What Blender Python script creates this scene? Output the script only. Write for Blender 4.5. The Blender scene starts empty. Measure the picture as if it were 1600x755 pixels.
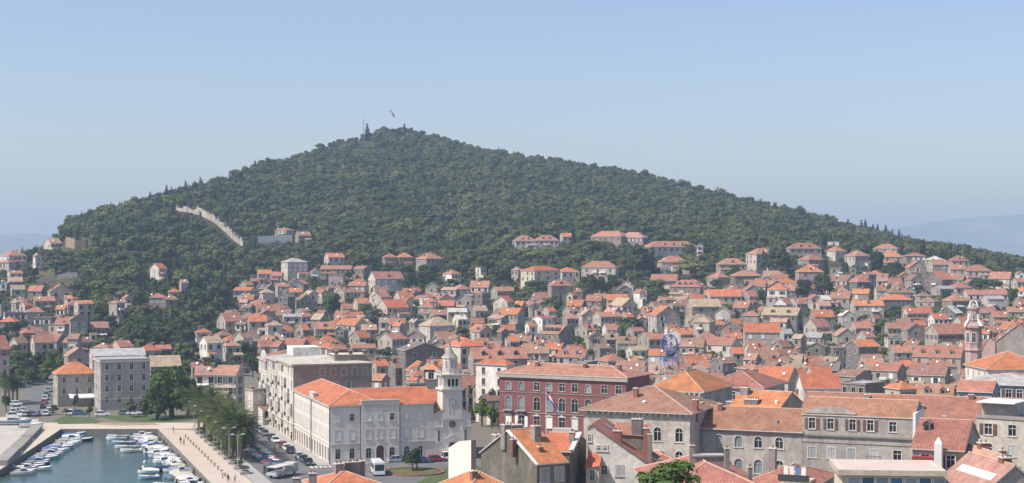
import bpy, math, random
import numpy as np
from mathutils import Vector, Matrix

# ---------------------------------------------------------------- camera
F, CY, H = 2450.0, 395.0, 46.0          # focal length in photo pixels, horizon row, eye height (m)
sc = bpy.context.scene
cam = bpy.data.cameras.new('camera')
cam.sensor_width = 36.0
cam.lens = 36.0 * F / 1600.0
cam.shift_y = (CY - 377.5) / 1600.0
cam.clip_start, cam.clip_end = 1.0, 20000.0
camo = bpy.data.objects.new('camera', cam)
camo.location = (0, 0, H)
camo.rotation_euler = (math.radians(90), 0, 0)
sc.collection.objects.link(camo)
sc.camera = camo

# ---------------------------------------------------------------- sky, sun, exposure
SUN_EL, SUN_AZ = math.radians(52), math.radians(-115)     # azimuth from +Y, clockwise
world = bpy.data.worlds.new('World'); sc.world = world
world.use_nodes = True
wn = world.node_tree.nodes; wl = world.node_tree.links
wn.clear()
sky = wn.new('ShaderNodeTexSky'); sky.sky_type = 'NISHITA'
sky.sun_disc = False
sky.sun_elevation, sky.sun_rotation = SUN_EL, SUN_AZ
sky.altitude = 50; sky.air_density = 1.0; sky.dust_density = 1.4; sky.ozone_density = 2.5
bg = wn.new('ShaderNodeBackground'); bg.inputs['Strength'].default_value = 0.094
wo = wn.new('ShaderNodeOutputWorld')
tint = wn.new('ShaderNodeMix'); tint.data_type = 'RGBA'; tint.blend_type = 'MULTIPLY'; tint.inputs[0].default_value = 1.0
tint.inputs[7].default_value = (1.06, 0.99, 1.03, 1.0)      # slight lilac tint multiplied into the sky colour
wl.new(sky.outputs[0], tint.inputs[6]); wl.new(tint.outputs[2], bg.inputs[0]); wl.new(bg.outputs[0], wo.inputs[0])
sun = bpy.data.lights.new('sun', 'SUN')
sun.energy = 3.6; sun.angle = math.radians(0.6); sun.color = (1.0, 0.94, 0.86)
suno = bpy.data.objects.new('sun', sun)
sd = Vector((math.sin(SUN_AZ)*math.cos(SUN_EL), math.cos(SUN_AZ)*math.cos(SUN_EL), math.sin(SUN_EL)))
suno.rotation_euler = sd.to_track_quat('Z', 'Y').to_euler()
suno.location = (0, 0, 300)
sc.collection.objects.link(suno)
sc.view_settings.view_transform = 'Standard'
sc.view_settings.look = 'None'
sc.view_settings.exposure = 0.68
sc.view_settings.gamma = 1.0
sc.view_settings.use_curve_mapping = False
sc.render.engine = 'CYCLES'
sc.cycles.use_denoising = True
sc.cycles.max_bounces = 6
sc.cycles.diffuse_bounces = 3
sc.cycles.glossy_bounces = 2
sc.cycles.transmission_bounces = 2
sc.cycles.transparent_max_bounces = 8
sc.cycles.volume_bounces = 1
sc.cycles.use_adaptive_sampling = False

C = sc.collection
R = random.Random(11)
rad = math.radians

# ---------------------------------------------------------------- helpers
def tag(o, label=None, cat=None, group=None, kind=None):
    if label: o['label'] = label
    if cat: o['category'] = cat
    if group: o['group'] = group
    if kind: o['kind'] = kind
    return o

def empty(name, loc, rz=0.0, label=None, cat=None, group=None):
    o = bpy.data.objects.new(name, None); C.objects.link(o)
    o.location = loc; o.rotation_euler = (0, 0, rz); o.empty_display_size = 0.5
    return tag(o, label, cat, group)

def link(name, me, parent=None, loc=(0, 0, 0), rz=0.0, scale=None):
    o = bpy.data.objects.new(name, me); C.objects.link(o)
    o.parent = parent; o.location = loc; o.rotation_euler = (0, 0, rz)
    if scale is not None: o.scale = scale
    return o

class MB:
    def __init__(s): s.v = []; s.f = []; s.m = []
    def quad(s, a, b, c, d, m=0):
        n = len(s.v); s.v += [a, b, c, d]; s.f.append((n, n+1, n+2, n+3)); s.m.append(m)
    def poly(s, pts, m=0):
        n = len(s.v); s.v += list(pts); s.f.append(tuple(range(n, n+len(pts)))); s.m.append(m)
    def box(s, x0, x1, y0, y1, z0, z1, m=0, tx=0.0, ty=0.0):
        n = len(s.v)
        s.v += [(x0, y0, z0), (x1, y0, z0), (x1, y1, z0), (x0, y1, z0),
                (x0+tx, y0+ty, z1), (x1-tx, y0+ty, z1), (x1-tx, y1-ty, z1), (x0+tx, y1-ty, z1)]
        for q in ((0, 1, 5, 4), (1, 2, 6, 5), (2, 3, 7, 6), (3, 0, 4, 7), (4, 5, 6, 7), (3, 2, 1, 0)):
            s.f.append(tuple(n+i for i in q)); s.m.append(m)
    def bar(s, a, b, r, m=0, n=6, r2=None):
        a = Vector(a); b = Vector(b); d = (b-a).normalized()
        e = d.orthogonal().normalized(); g = d.cross(e); k = len(s.v)
        r2 = r if r2 is None else r2
        for i in range(n):
            t = 2*math.pi*i/n; q = e*math.cos(t)+g*math.sin(t)
            s.v.append(tuple(a+q*r)); s.v.append(tuple(b+q*r2))
        for i in range(n):
            j = (i+1) % n
            s.f.append((k+2*i, k+2*j, k+2*j+1, k+2*i+1)); s.m.append(m)
        s.f.append(tuple(k+2*i for i in range(n))[::-1]); s.m.append(m)
        s.f.append(tuple(k+2*i+1 for i in range(n))); s.m.append(m)
    def lathe(s, prof, n=10, m=0, cx=0.0, cy=0.0, ph=0.0):
        k = len(s.v)
        for (r, z) in prof:
            for i in range(n):
                t = 2*math.pi*i/n+ph; s.v.append((cx+r*math.cos(t), cy+r*math.sin(t), z))
        for j in range(len(prof)-1):
            for i in range(n):
                a = k+j*n+i; b = k+j*n+(i+1) % n
                s.f.append((a, b, b+n, a+n)); s.m.append(m)
        s.f.append(tuple(k+i for i in range(n))[::-1]); s.m.append(m)
        s.f.append(tuple(k+(len(prof)-1)*n+i for i in range(n))); s.m.append(m)
    def mesh(s, name, mats, smooth=False):
        me = bpy.data.meshes.new(name)
        me.from_pydata([tuple(p) for p in s.v], [], s.f)
        for m in mats: me.materials.append(M[m] if isinstance(m, str) else m)
        me.polygons.foreach_set('material_index', s.m)
        if smooth: me.polygons.foreach_set('use_smooth', [True]*len(s.f))
        me.update()
        return me
    def build(s, name, mats, parent=None, loc=(0, 0, 0), rz=0.0, smooth=False):
        return link(name, s.mesh(name, mats, smooth), parent, loc, rz)

# ---------------------------------------------------------------- materials (all procedural)
M = {}
def lin(c): return tuple(c)+(1.0,)
def material(key, col, rough=0.85, var=0.25, scale=0.35, fine=4.0, jitter=0.12, bump=0.0, hue=0.01, stain=None, spec=0.3, zstr=1.0, metal=0.0, tiles=0.0):
    m = bpy.data.materials.new(key); m.use_nodes = True
    nt = m.node_tree; N = nt.nodes; L = nt.links
    b = N['Principled BSDF']; b.inputs['Roughness'].default_value = rough
    b.inputs['Specular IOR Level'].default_value = spec
    b.inputs['Metallic'].default_value = metal
    tc = N.new('ShaderNodeTexCoord'); mp = N.new('ShaderNodeMapping'); oi = N.new('ShaderNodeObjectInfo')
    L.new(tc.outputs['Object'], mp.inputs[0])
    mp.inputs['Scale'].default_value = (1, 1, zstr)
    rv = N.new('ShaderNodeVectorMath'); rv.operation = 'SCALE'
    rv.inputs[0].default_value = (37.0, 91.0, 53.0); L.new(oi.outputs['Random'], rv.inputs['Scale'])
    L.new(rv.outputs[0], mp.inputs['Location'])
    n1 = N.new('ShaderNodeTexNoise'); n1.inputs['Scale'].default_value = scale; n1.inputs['Detail'].default_value = 5; n1.inputs['Roughness'].default_value = 0.65
    n2 = N.new('ShaderNodeTexNoise'); n2.inputs['Scale'].default_value = fine; n2.inputs['Detail'].default_value = 3
    L.new(mp.outputs[0], n1.inputs[0]); L.new(mp.outputs[0], n2.inputs[0])
    mr = N.new('ShaderNodeMapRange'); mr.inputs[1].default_value = 0.28; mr.inputs[2].default_value = 0.72
    mr.inputs[3].default_value = 1-var; mr.inputs[4].default_value = 1+var*0.6
    L.new(n1.outputs[0], mr.inputs[0])
    mr2 = N.new('ShaderNodeMapRange'); mr2.inputs[1].default_value = 0.3; mr2.inputs[2].default_value = 0.7
    mr2.inputs[3].default_value = 1-var*0.6; mr2.inputs[4].default_value = 1+var*0.4
    L.new(n2.outputs[0], mr2.inputs[0])
    mul = N.new('ShaderNodeMath'); mul.operation = 'MULTIPLY'; L.new(mr.outputs[0], mul.inputs[0]); L.new(mr2.outputs[0], mul.inputs[1])
    mr3 = N.new('ShaderNodeMapRange'); mr3.inputs[3].default_value = 1-jitter; mr3.inputs[4].default_value = 1+jitter
    L.new(oi.outputs['Random'], mr3.inputs[0])
    mul2 = N.new('ShaderNodeMath'); mul2.operation = 'MULTIPLY'; L.new(mul.outputs[0], mul2.inputs[0]); L.new(mr3.outputs[0], mul2.inputs[1])
    hs = N.new('ShaderNodeHueSaturation'); hs.inputs['Color'].default_value = lin(col)
    L.new(mul2.outputs[0], hs.inputs['Value'])
    if hue:
        wn_ = N.new('ShaderNodeMath'); wn_.operation = 'MULTIPLY_ADD'
        fr = N.new('ShaderNodeMath'); fr.operation = 'FRACT'
        ml = N.new('ShaderNodeMath'); ml.operation = 'MULTIPLY'; ml.inputs[1].default_value = 7.31
        L.new(oi.outputs['Random'], ml.inputs[0]); L.new(ml.outputs[0], fr.inputs[0])
        L.new(fr.outputs[0], wn_.inputs[0]); wn_.inputs[1].default_value = 2*hue; wn_.inputs[2].default_value = 0.5-hue
        L.new(wn_.outputs[0], hs.inputs['Hue'])
    out = hs.outputs[0]
    if stain:
        n3 = N.new('ShaderNodeTexNoise'); n3.inputs['Scale'].default_value = stain[1]; n3.inputs['Detail'].default_value = 6; n3.inputs['Roughness'].default_value = 0.7
        mp3 = N.new('ShaderNodeMapping'); mp3.inputs['Scale'].default_value = (1.0, 1.0, stain[3] if len(stain) > 3 else 1.0)
        L.new(mp.outputs[0], mp3.inputs[0]); L.new(mp3.outputs[0], n3.inputs[0])
        cr = N.new('ShaderNodeMapRange'); cr.inputs[1].default_value = 0.5; cr.inputs[2].default_value = 0.68; cr.inputs[4].default_value = stain[2]
        L.new(n3.outputs[0], cr.inputs[0])
        mx = N.new('ShaderNodeMix'); mx.data_type = 'RGBA'
        L.new(cr.outputs[0], mx.inputs[0]); L.new(out, mx.inputs[6]); mx.inputs[7].default_value = lin(stain[0])
        out = mx.outputs[2]
    if tiles:        # columns of half-round tiles run down each slope
        sn = N.new('ShaderNodeSeparateXYZ'); L.new(tc.outputs['Normal'], sn.inputs[0])
        so = N.new('ShaderNodeSeparateXYZ'); L.new(tc.outputs['Object'], so.inputs[0])
        ax = N.new('ShaderNodeMath'); ax.operation = 'ABSOLUTE'; L.new(sn.outputs[0], ax.inputs[0])
        ay = N.new('ShaderNodeMath'); ay.operation = 'ABSOLUTE'; L.new(sn.outputs[1], ay.inputs[0])
        gt = N.new('ShaderNodeMath'); gt.operation = 'GREATER_THAN'; L.new(ay.outputs[0], gt.inputs[0]); L.new(ax.outputs[0], gt.inputs[1])
        cm = N.new('ShaderNodeMix'); cm.data_type = 'FLOAT'; L.new(gt.outputs[0], cm.inputs[0]); L.new(so.outputs[1], cm.inputs[2]); L.new(so.outputs[0], cm.inputs[3])
        wob = N.new('ShaderNodeMath'); wob.operation = 'MULTIPLY_ADD'; L.new(n2.outputs[0], wob.inputs[0]); wob.inputs[1].default_value = 0.25; L.new(cm.outputs[0], wob.inputs[2])
        fq = N.new('ShaderNodeMath'); fq.operation = 'MULTIPLY'; L.new(wob.outputs[0], fq.inputs[0]); fq.inputs[1].default_value = 2*math.pi/0.42
        si = N.new('ShaderNodeMath'); si.operation = 'SINE'; L.new(fq.outputs[0], si.inputs[0])
        tm = N.new('ShaderNodeMapRange'); tm.inputs[1].default_value = -1; tm.inputs[3].default_value = 1-tiles; tm.inputs[4].default_value = 1+tiles*.5; L.new(si.outputs[0], tm.inputs[0])
        mt = N.new('ShaderNodeMix'); mt.data_type = 'RGBA'; mt.blend_type = 'MULTIPLY'; mt.inputs[0].default_value = 1.0
        L.new(out, mt.inputs[6]); L.new(tm.outputs[0], mt.inputs[7]); out = mt.outputs[2]
    L.new(out, b.inputs['Base Color'])
    if bump:
        bp = N.new('ShaderNodeBump'); bp.inputs['Strength'].default_value = bump; bp.inputs['Distance'].default_value = 0.094
        L.new(n2.outputs[0], bp.inputs['Height']); L.new(bp.outputs[0], b.inputs['Normal'])
    M[key] = m
    return m

WALLS = {  # key: (colour, words)
 'g': ((0.39, 0.34, 0.28), 'grey stone'), 'd': ((0.22, 0.195, 0.17), 'dark grey'), 'l': ((0.56, 0.495, 0.415), 'light grey'),
 'w': ((0.74, 0.69, 0.61), 'white'), 'c': ((0.60, 0.53, 0.40), 'cream'), 'y': ((0.66, 0.61, 0.42), 'pale yellow'),
 'p': ((0.50, 0.36, 0.32), 'dusty pink'), 't': ((0.34, 0.28, 0.22), 'brownish stone'), 'b': ((0.30, 0.34, 0.40), 'blue-grey'),
 'n': ((0.42, 0.375, 0.33), 'smooth grey'), 'x': ((0.28, 0.085, 0.085), 'dark red'), 'k': ((0.44, 0.40, 0.31), 'ochre stone'),
}
for k, (c, w_) in WALLS.items():
    material('wall_'+k, c, 0.9, 0.30, 0.22, 1.6, 0.16, 0.25, 0.010, stain=((c[0]*0.52, c[1]*0.50, c[2]*0.48), 0.45, 0.65, 0.35))
ROOFS = {
 'o': ((0.50, 0.178, 0.082), 'bright orange'), 'r': ((0.38, 0.172, 0.114), 'terracotta'), 'm': ((0.29, 0.165, 0.115), 'weathered brown'),
 'b': ((0.37, 0.200, 0.132), 'old brown'), 'q': ((0.36, 0.168, 0.108), 'mottled terracotta'), 'p': ((0.46, 0.262, 0.188), 'faded pink'), 'k': ((0.40, 0.30, 0.20), 'straw-coloured'),
 'e': ((0.37, 0.355, 0.335), 'grey'), 'c': ((0.58, 0.53, 0.42), 'cream'), 'd': ((0.19, 0.15, 0.125), 'dark'), 'x': ((0.45, 0.42, 0.38), 'flat'), 'w': ((0.62, 0.58, 0.52), 'whitish'),
}
for k, (c, w_) in ROOFS.items():
    material('roof_'+k, c, 0.85, 0.36, 0.5, 2.6, 0.14, 0.35, 0.012, stain=((c[0]*0.62, c[1]*0.74, c[2]*0.86), 0.9, 0.6), tiles=0.16 if k not in 'exwc' else 0.0)
material('stone', (0.58, 0.54, 0.47), 0.8, 0.14, 0.4, 3, 0.08)
material('stone_mid', (0.40, 0.365, 0.31), 0.85, 0.2, 0.4, 3, 0.08)
material('stone_dark', (0.30, 0.27, 0.24), 0.85, 0.2, 0.4, 3, 0.08)
material('trim_white', (0.74, 0.72, 0.68), 0.6, 0.08, 0.4, 3, 0.06)
material('frame_wood', (0.20, 0.14, 0.10), 0.6, 0.1, 1, 3, 0.2)
material('glass', (0.025, 0.03, 0.035), 0.12, 0.2, 1, 3, 0.5, spec=0.6)
material('glass_far', (0.018, 0.02, 0.022), 0.5, 0.2, 1, 3, 0.6, spec=0.15)
material('glass_pale', (0.26, 0.30, 0.31), 0.25, 0.1, 1, 3, 0.2, spec=0.6)
material('shutter_white', (0.78, 0.76, 0.71), 0.6, 0.1, 1, 3, 0.12)
material('shutter_green', (0.07, 0.12, 0.09), 0.6, 0.15, 1, 3, 0.25)
material('shutter_brown', (0.15, 0.085, 0.06), 0.6, 0.15, 1, 3, 0.25)
material('shutter_grey', (0.40, 0.40, 0.385), 0.6, 0.1, 1, 3, 0.2)
material('door_brown', (0.13, 0.075, 0.055), 0.6, 0.15, 1, 3, 0.2)
material('chimney_stone', (0.25, 0.22, 0.20), 0.9, 0.3, 0.8, 4, 0.25)
material('chimney_brick', (0.27, 0.12, 0.085), 0.9, 0.3, 0.8, 4, 0.2)
material('mortar', (0.52, 0.36, 0.27), 0.9, 0.2, 0.5, 4, 0.1)
material('metal_grey', (0.35, 0.36, 0.37), 0.4, 0.1, 1, 3, 0.1, metal=0.6)
material('metal_dark', (0.05, 0.05, 0.055), 0.5, 0.1, 1, 3, 0.1)
material('awning_white', (0.75, 0.74, 0.71), 0.7, 0.06, 0.6, 3, 0.05)
material('bark', (0.13, 0.10, 0.08), 0.9, 0.3, 2, 8, 0.2)
material('palm_bark', (0.16, 0.125, 0.09), 0.9, 0.35, 3, 10, 0.2, bump=0.5)
material('paving', (0.52, 0.44, 0.35), 0.85, 0.10, 0.12, 1.5, 0.0, stain=((0.48, 0.40, 0.32), 0.08, 0.5))
material('asphalt', (0.155, 0.15, 0.145), 0.9, 0.15, 0.1, 2.0, 0.0, stain=((0.11, 0.108, 0.105), 0.12, 0.7))
material('pavement', (0.36, 0.34, 0.31), 0.9, 0.12, 0.2, 2.0, 0.0)
material('lawn', (0.085, 0.115, 0.038), 0.95, 0.25, 0.5, 5, 0.0, bump=0.3)
material('gravel', (0.46, 0.42, 0.36), 0.95, 0.22, 0.15, 3, 0.0, bump=0.3)
material('quay_stone', (0.22, 0.20, 0.17), 0.9, 0.3, 0.3, 3, 0.0, stain=((0.08, 0.085, 0.07), 0.3, 0.7))
material('paint_white', (0.66, 0.66, 0.64), 0.7, 0.2, 0.8, 4, 0.0)
material('rubber', (0.02, 0.02, 0.02), 0.8, 0.1, 1, 3, 0.0)
material('soil', (0.36, 0.26, 0.17), 0.95, 0.3, 0.15, 2, 0.0)
# ---------------------------------------------------------------- the lie of the land
# (photo column, [(distance, height) x 9]) : flat harbour front, town slope, wooded ridge, fall to the sea behind
COLS = [
 (-500, [(420, 1.4), (560, 4), (640, 9), (720, 13), (800, 17), (880, 19), (960, 18), (1050, 12), (1300, -6)]),
 (0,    [(520, 1.4), (580, 4.2), (640, 9), (720, 15), (800, 24), (880, 33), (940, 36), (1020, 34), (1300, -6)]),
 (60,   [(520, 1.4), (580, 4.2), (640, 9), (730, 17), (830, 29), (920, 40), (980, 42), (1070, 41), (1380, -6)]),
 (86,   [(520, 1.4), (580, 4.2), (640, 9), (736, 18), (842, 32), (940, 44), (1010, 46), (1095, 45), (1440, -6)]),
 (106,  [(520, 1.4), (580, 4.2), (640, 9), (740, 19), (850, 35), (950, 49), (1030, 56), (1120, 62), (1500, -6)]),
 (200,  [(520, 1.4), (580, 4.0), (640, 9), (740, 20), (870, 38), (980, 56), (1060, 67), (1180, 78), (1600, -6)]),
 (300,  [(520, 1.4), (570, 3.4), (640, 7), (740, 17), (870, 34), (1000, 55), (1080, 70), (1250, 93), (1750, -6)]),
 (400,  [(560, 1.4), (600, 3), (690, 7), (780, 14), (890, 28), (1000, 46), (1060, 57), (1400, 118), (1950, -6)]),
 (500,  [(580, 1.4), (640, 3), (690, 5.5), (780, 12.8), (890, 26), (1000, 44), (1060, 54), (1550, 144), (2100, 0)]),
 (600,  [(600, 1.4), (640, 3), (690, 5.5), (780, 12.6), (890, 26), (1000, 44), (1060, 53), (1650, 169), (2250, 0)]),
 (700,  [(600, 1.4), (640, 3), (690, 5.5), (780, 12.6), (890, 26), (1000, 43), (1060, 52), (1650, 161), (2250, 0)]),
 (800,  [(600, 1.4), (640, 3), (690, 5.5), (780, 12.6), (890, 26), (1000, 43), (1060, 52), (1650, 146), (2250, 0)]),
 (900,  [(600, 1.4), (640, 3), (690, 5.5), (780, 12.6), (890, 26), (1000, 43), (1060, 52), (1650, 136), (2250, 0)]),
 (1000, [(600, 1.4), (640, 3), (690, 5.5), (780, 12.6), (890, 26), (1000, 43), (1060, 52), (1600, 122), (2200, 0)]),
 (1100, [(600, 1.4), (640, 3), (690, 5.5), (780, 12.6), (890, 26), (1000, 43), (1060, 51), (1550, 104), (2150, 0)]),
 (1200, [(600, 1.4), (640, 3), (690, 5.5), (780, 12.6), (890, 26), (1000, 43), (1060, 50), (1500, 85), (2100, 0)]),
 (1300, [(600, 1.4), (640, 3), (690, 5.5), (780, 12.6), (890, 26), (1000, 42), (1060, 49), (1450, 67), (2000, 0)]),
 (1400, [(600, 1.4), (640, 3), (690, 5.5), (780, 12.6), (890, 26), (1000, 40), (1060, 45), (1400, 53.5), (1900, 0)]),
 (1500, [(600, 1.4), (640, 3), (690, 5.5), (780, 12.6), (890, 24), (1000, 36), (1060, 40), (1350, 42.5), (1850, -4)]),
 (1600, [(600, 1.4), (640, 3), (690, 5.5), (780, 12.2), (880, 22), (960, 29), (1060, 32), (1300, 32), (1800, -4)]),
 (2200, [(600, 1.4), (640, 3), (690, 5.0), (780, 10), (880, 16), (960, 19), (1060, 20), (1300, 18), (1800, -4)]),
]
CPX = np.array([c[0] for c in COLS], float)
CD = np.array([[p[0] for p in c[1]] for c in COLS], float)
CZ = np.array([[p[1] for p in c[1]] for c in COLS], float)
def bump2(X, Y):
    return (np.sin(X*0.021+1.3)*np.cos(Y*0.017)+0.6*np.sin(X*0.047+Y*0.031)+0.35*np.sin(X*0.11-Y*0.083))
def terrain(X, Y):
    X = np.asarray(X, float); Y = np.maximum(np.asarray(Y, float), 1.0)
    px = np.clip(800+F*X/Y, CPX[0], CPX[-1])
    i = np.clip(np.searchsorted(CPX, px, side='right')-1, 0, len(CPX)-2)
    t = (px-CPX[i])/(CPX[i+1]-CPX[i])
    Z = np.full(px.shape, 1.4)
    Dk = CD[i]*(1-t)[..., None]+CD[i+1]*t[..., None]
    Zk = CZ[i]*(1-t)[..., None]+CZ[i+1]*t[..., None]
    for k in range(8):
        s = (Y-Dk[..., k])/(Dk[..., k+1]-Dk[..., k])
        m = (s >= 0) & (s <= 1)
        Z = np.where(m, Zk[..., k]*(1-s)+Zk[..., k+1]*s, Z)
    Z = np.where(Y > Dk[..., 8], Zk[..., 8], Z)
    amp = np.clip((Y-1000)/300, 0, 1)*2.2
    return Z+bump2(X, Y)*amp
def tz(x, y): return float(terrain(np.array([x]), np.array([y]))[0])
def grow(u, D):                                  # photo row of the ground at distance D along column u
    return CY+(H-terrain(u*D, D))*F/D
DD = np.arange(300, 1700, 2.0)
def place(px, row):                              # ground point seen at (px, row)
    u = (px-800)/F; g = grow(np.full(DD.shape, u), DD)
    k = np.argmax(g <= row)
    D = float(DD[k]); return u*D, D, tz(u*D, D)

# harbour basin outline (water) in plan
BASIN = [(-114, 396), (-89.5, 396.5), (-57, 303), (-17, 190), (40, 60), (-600, 60), (-600, 321), (-135, 321), (-105, 321)]
def inside(P, x, y):
    c = False; n = len(P)
    for i in range(n):
        x1, y1 = P[i]; x2, y2 = P[(i+1) % n]
        if (y1 > y) != (y2 > y) and x < (x2-x1)*(y-y1)/(y2-y1)+x1: c = not c
    return c
def seg_d(P, x, y):
    b = 1e9
    for i in range(len(P)):
        x1, y1 = P[i]; x2, y2 = P[(i+1) % len(P)]
        dx, dy = x2-x1, y2-y1; t = max(0, min(1, ((x-x1)*dx+(y-y1)*dy)/(dx*dx+dy*dy)))
        b = min(b, math.hypot(x-x1-t*dx, y-y1-t*dy))
    return b

def ground_material():
    m = bpy.data.materials.new('ground'); m.use_nodes = True
    N = m.node_tree.nodes; L = m.node_tree.links; b = N['Principled BSDF']; b.inputs['Roughness'].default_value = 0.95
    b.inputs['Specular IOR Level'].default_value = 0.1
    tc = N.new('ShaderNodeTexCoord')
    n1 = N.new('ShaderNodeTexNoise'); n1.inputs['Scale'].default_value = 0.018; n1.inputs['Detail'].default_value = 8
    n2 = N.new('ShaderNodeTexNoise'); n2.inputs['Scale'].default_value = 0.25; n2.inputs['Detail'].default_value = 6
    L.new(tc.outputs['Object'], n1.inputs[0]); L.new(tc.outputs['Object'], n2.inputs[0])
    r1 = N.new('ShaderNodeValToRGB'); r2 = N.new('ShaderNodeValToRGB')
    r1.color_ramp.elements[0].position = 0.35; r1.color_ramp.elements[0].color = (0.045, 0.055, 0.025, 1)
    r1.color_ramp.elements[1].position = 0.66; r1.color_ramp.elements[1].color = (0.12, 0.105, 0.06, 1)
    r2.color_ramp.elements[0].position = 0.3; r2.color_ramp.elements[0].color = (0.5, 0.5, 0.5, 1)
    r2.color_ramp.elements[1].position = 0.75; r2.color_ramp.elements[1].color = (1.3, 1.25, 1.15, 1)
    L.new(n1.outputs[0], r1.inputs[0]); L.new(n2.outputs[0], r2.inputs[0])
    mx = N.new('ShaderNodeMix'); mx.data_type = 'RGBA'; mx.blend_type = 'MULTIPLY'; mx.inputs[0].default_value = 1
    L.new(r1.outputs[0], mx.inputs[6]); L.new(r2.outputs[0], mx.inputs[7])
    # low town is stone and dust, high ground is scrub
    gm = N.new('ShaderNodeSeparateXYZ'); L.new(tc.outputs['Object'], gm.inputs[0])
    mr = N.new('ShaderNodeMapRange'); mr.inputs[1].default_value = 6; mr.inputs[2].default_value = 16
    L.new(gm.outputs[2], mr.inputs[0])
    m2 = N.new('ShaderNodeMix'); m2.data_type = 'RGBA'; L.new(mr.outputs[0], m2.inputs[0])
    m2.inputs[6].default_value = (0.17, 0.155, 0.125, 1); L.new(mx.outputs[2], m2.inputs[7])
    L.new(m2.outputs[2], b.inputs['Base Color'])
    M['ground'] = m
ground_material()

def make_ground():
    pxs = np.arange(-2400, 4001, 20.0)
    Ds = np.concatenate([np.arange(60, 300, 12), np.arange(300, 700, 5), np.arange(700, 1800, 9), np.arange(1800, 2400, 30)]).astype(float)
    U = (pxs-800)/F
    X = U[None, :]*Ds[:, None]; Y = np.repeat(Ds[:, None], len(U), 1)
    Z = terrain(X, Y)
    nD, nU = Z.shape
    for a in range(nD):
        if Ds[a] > 410: break
        for b in range(nU):
            if X[a, b] < 45 and (inside(BASIN, X[a, b], Y[a, b]) or seg_d(BASIN, X[a, b], Y[a, b]) < 4.0): Z[a, b] = -5
    v = np.stack([X, Y, Z], -1).reshape(-1, 3)
    idx = np.arange(nD*nU).reshape(nD, nU)
    f = np.stack([idx[:-1, :-1], idx[:-1, 1:], idx[1:, 1:], idx[1:, :-1]], -1).reshape(-1, 4)
    me = bpy.data.meshes.new('ground'); me.from_pydata(v.tolist(), [], f.tolist())
    me.polygons.foreach_set('use_smooth', [True]*len(f)); me.materials.append(M['ground'])
    tag(link('ground', me), kind='structure')
make_ground()

def make_sea():
    m = bpy.data.materials.new('sea_water'); m.use_nodes = True
    N = m.node_tree.nodes; L = m.node_tree.links; b = N['Principled BSDF']
    b.inputs['Base Color'].default_value = (0.050, 0.092, 0.078, 1); b.inputs['Roughness'].default_value = 0.18
    b.inputs['IOR'].default_value = 1.33; b.inputs['Specular IOR Level'].default_value = 0.5
    tc = N.new('ShaderNodeTexCoord'); mp = N.new('ShaderNodeMapping'); L.new(tc.outputs['Object'], mp.inputs[0])
    mp.inputs['Rotation'].default_value = (0, 0, rad(14)); mp.inputs['Scale'].default_value = (0.35, 0.75, 1)
    n1 = N.new('ShaderNodeTexNoise'); n1.inputs['Scale'].default_value = 0.55; n1.inputs['Detail'].default_value = 4; n1.inputs['Distortion'].default_value = 0.6
    L.new(mp.outputs[0], n1.inputs[0])
    n2 = N.new('ShaderNodeTexNoise'); n2.inputs['Scale'].default_value = 2.2; n2.inputs['Detail'].default_value = 2; L.new(mp.outputs[0], n2.inputs[0])
    ad = N.new('ShaderNodeMath'); ad.operation = 'MULTIPLY_ADD'; L.new(n2.outputs[0], ad.inputs[0]); ad.inputs[1].default_value = 0.25; L.new(n1.outputs[0], ad.inputs[2])
    bp = N.new('ShaderNodeBump'); bp.inputs['Strength'].default_value = 0.32; bp.inputs['Distance'].default_value = 0.35
    L.new(ad.outputs[0], bp.inputs['Height']); L.new(bp.outputs[0], b.inputs['Normal'])
    M['sea_water'] = m
    mb = MB(); mb.quad((-6500, -120, 0), (6500, -120, 0), (6500, 7300, 0), (-6500, 7300, 0))
    tag(mb.build('sea', ['sea_water']), kind='structure')
make_sea()

# far shores seen through the haze
material('far_hill', (0.19, 0.20, 0.19), 1.0, 0.3, 0.004, 0.03, 0.0)
def far_hills(name, D, prof, depth):
    xs = np.array([(p[0]-800)/F*D for p in prof]); zs = np.array([H-(p[1]-CY)*D/F for p in prof])
    X = np.linspace(xs[0], xs[-1], 90); Zr = np.interp(X, xs, zs)+np.sin(X*0.013)*3+np.sin(X*0.031+1)*2
    mb = MB(); rows = [(-0.5, -0.05), (-0.3, 0.35), (-0.12, 0.8), (0, 1.0), (0.25, 0.7), (0.6, -0.05)]
    for j, (dy, zf) in enumerate(rows):
        for i, x in enumerate(X):
            w = 0 if zf < 0 else 1
            mb.v.append((x, D+dy*depth+math.sin(x*0.006+j)*60*w, max(Zr[i], 1)*zf+(math.sin(x*0.02+j*2.1)*4 if 0 < zf < 1 else 0)-(3 if zf < 0 else 0)))
    n = len(X)
    for j in range(len(rows)-1):
        for i in range(n-1):
            mb.f.append((j*n+i, j*n+i+1, (j+1)*n+i+1, (j+1)*n+i)); mb.m.append(0)
    tag(mb.build(name, ['far_hill'], smooth=True), kind='structure')
far_hills('island_hills', 5200, [(-700, 392), (-400, 375), (-150, 368), (0, 366), (60, 365), (120, 372), (250, 385), (420, 404)], 1200)
far_hills('mainland_hills', 6900, [(1150, 402), (1300, 376), (1400, 357), (1470, 345), (1560, 338), (1660, 328), (1800, 322), (2100, 335), (2500, 345)], 1400)

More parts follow.
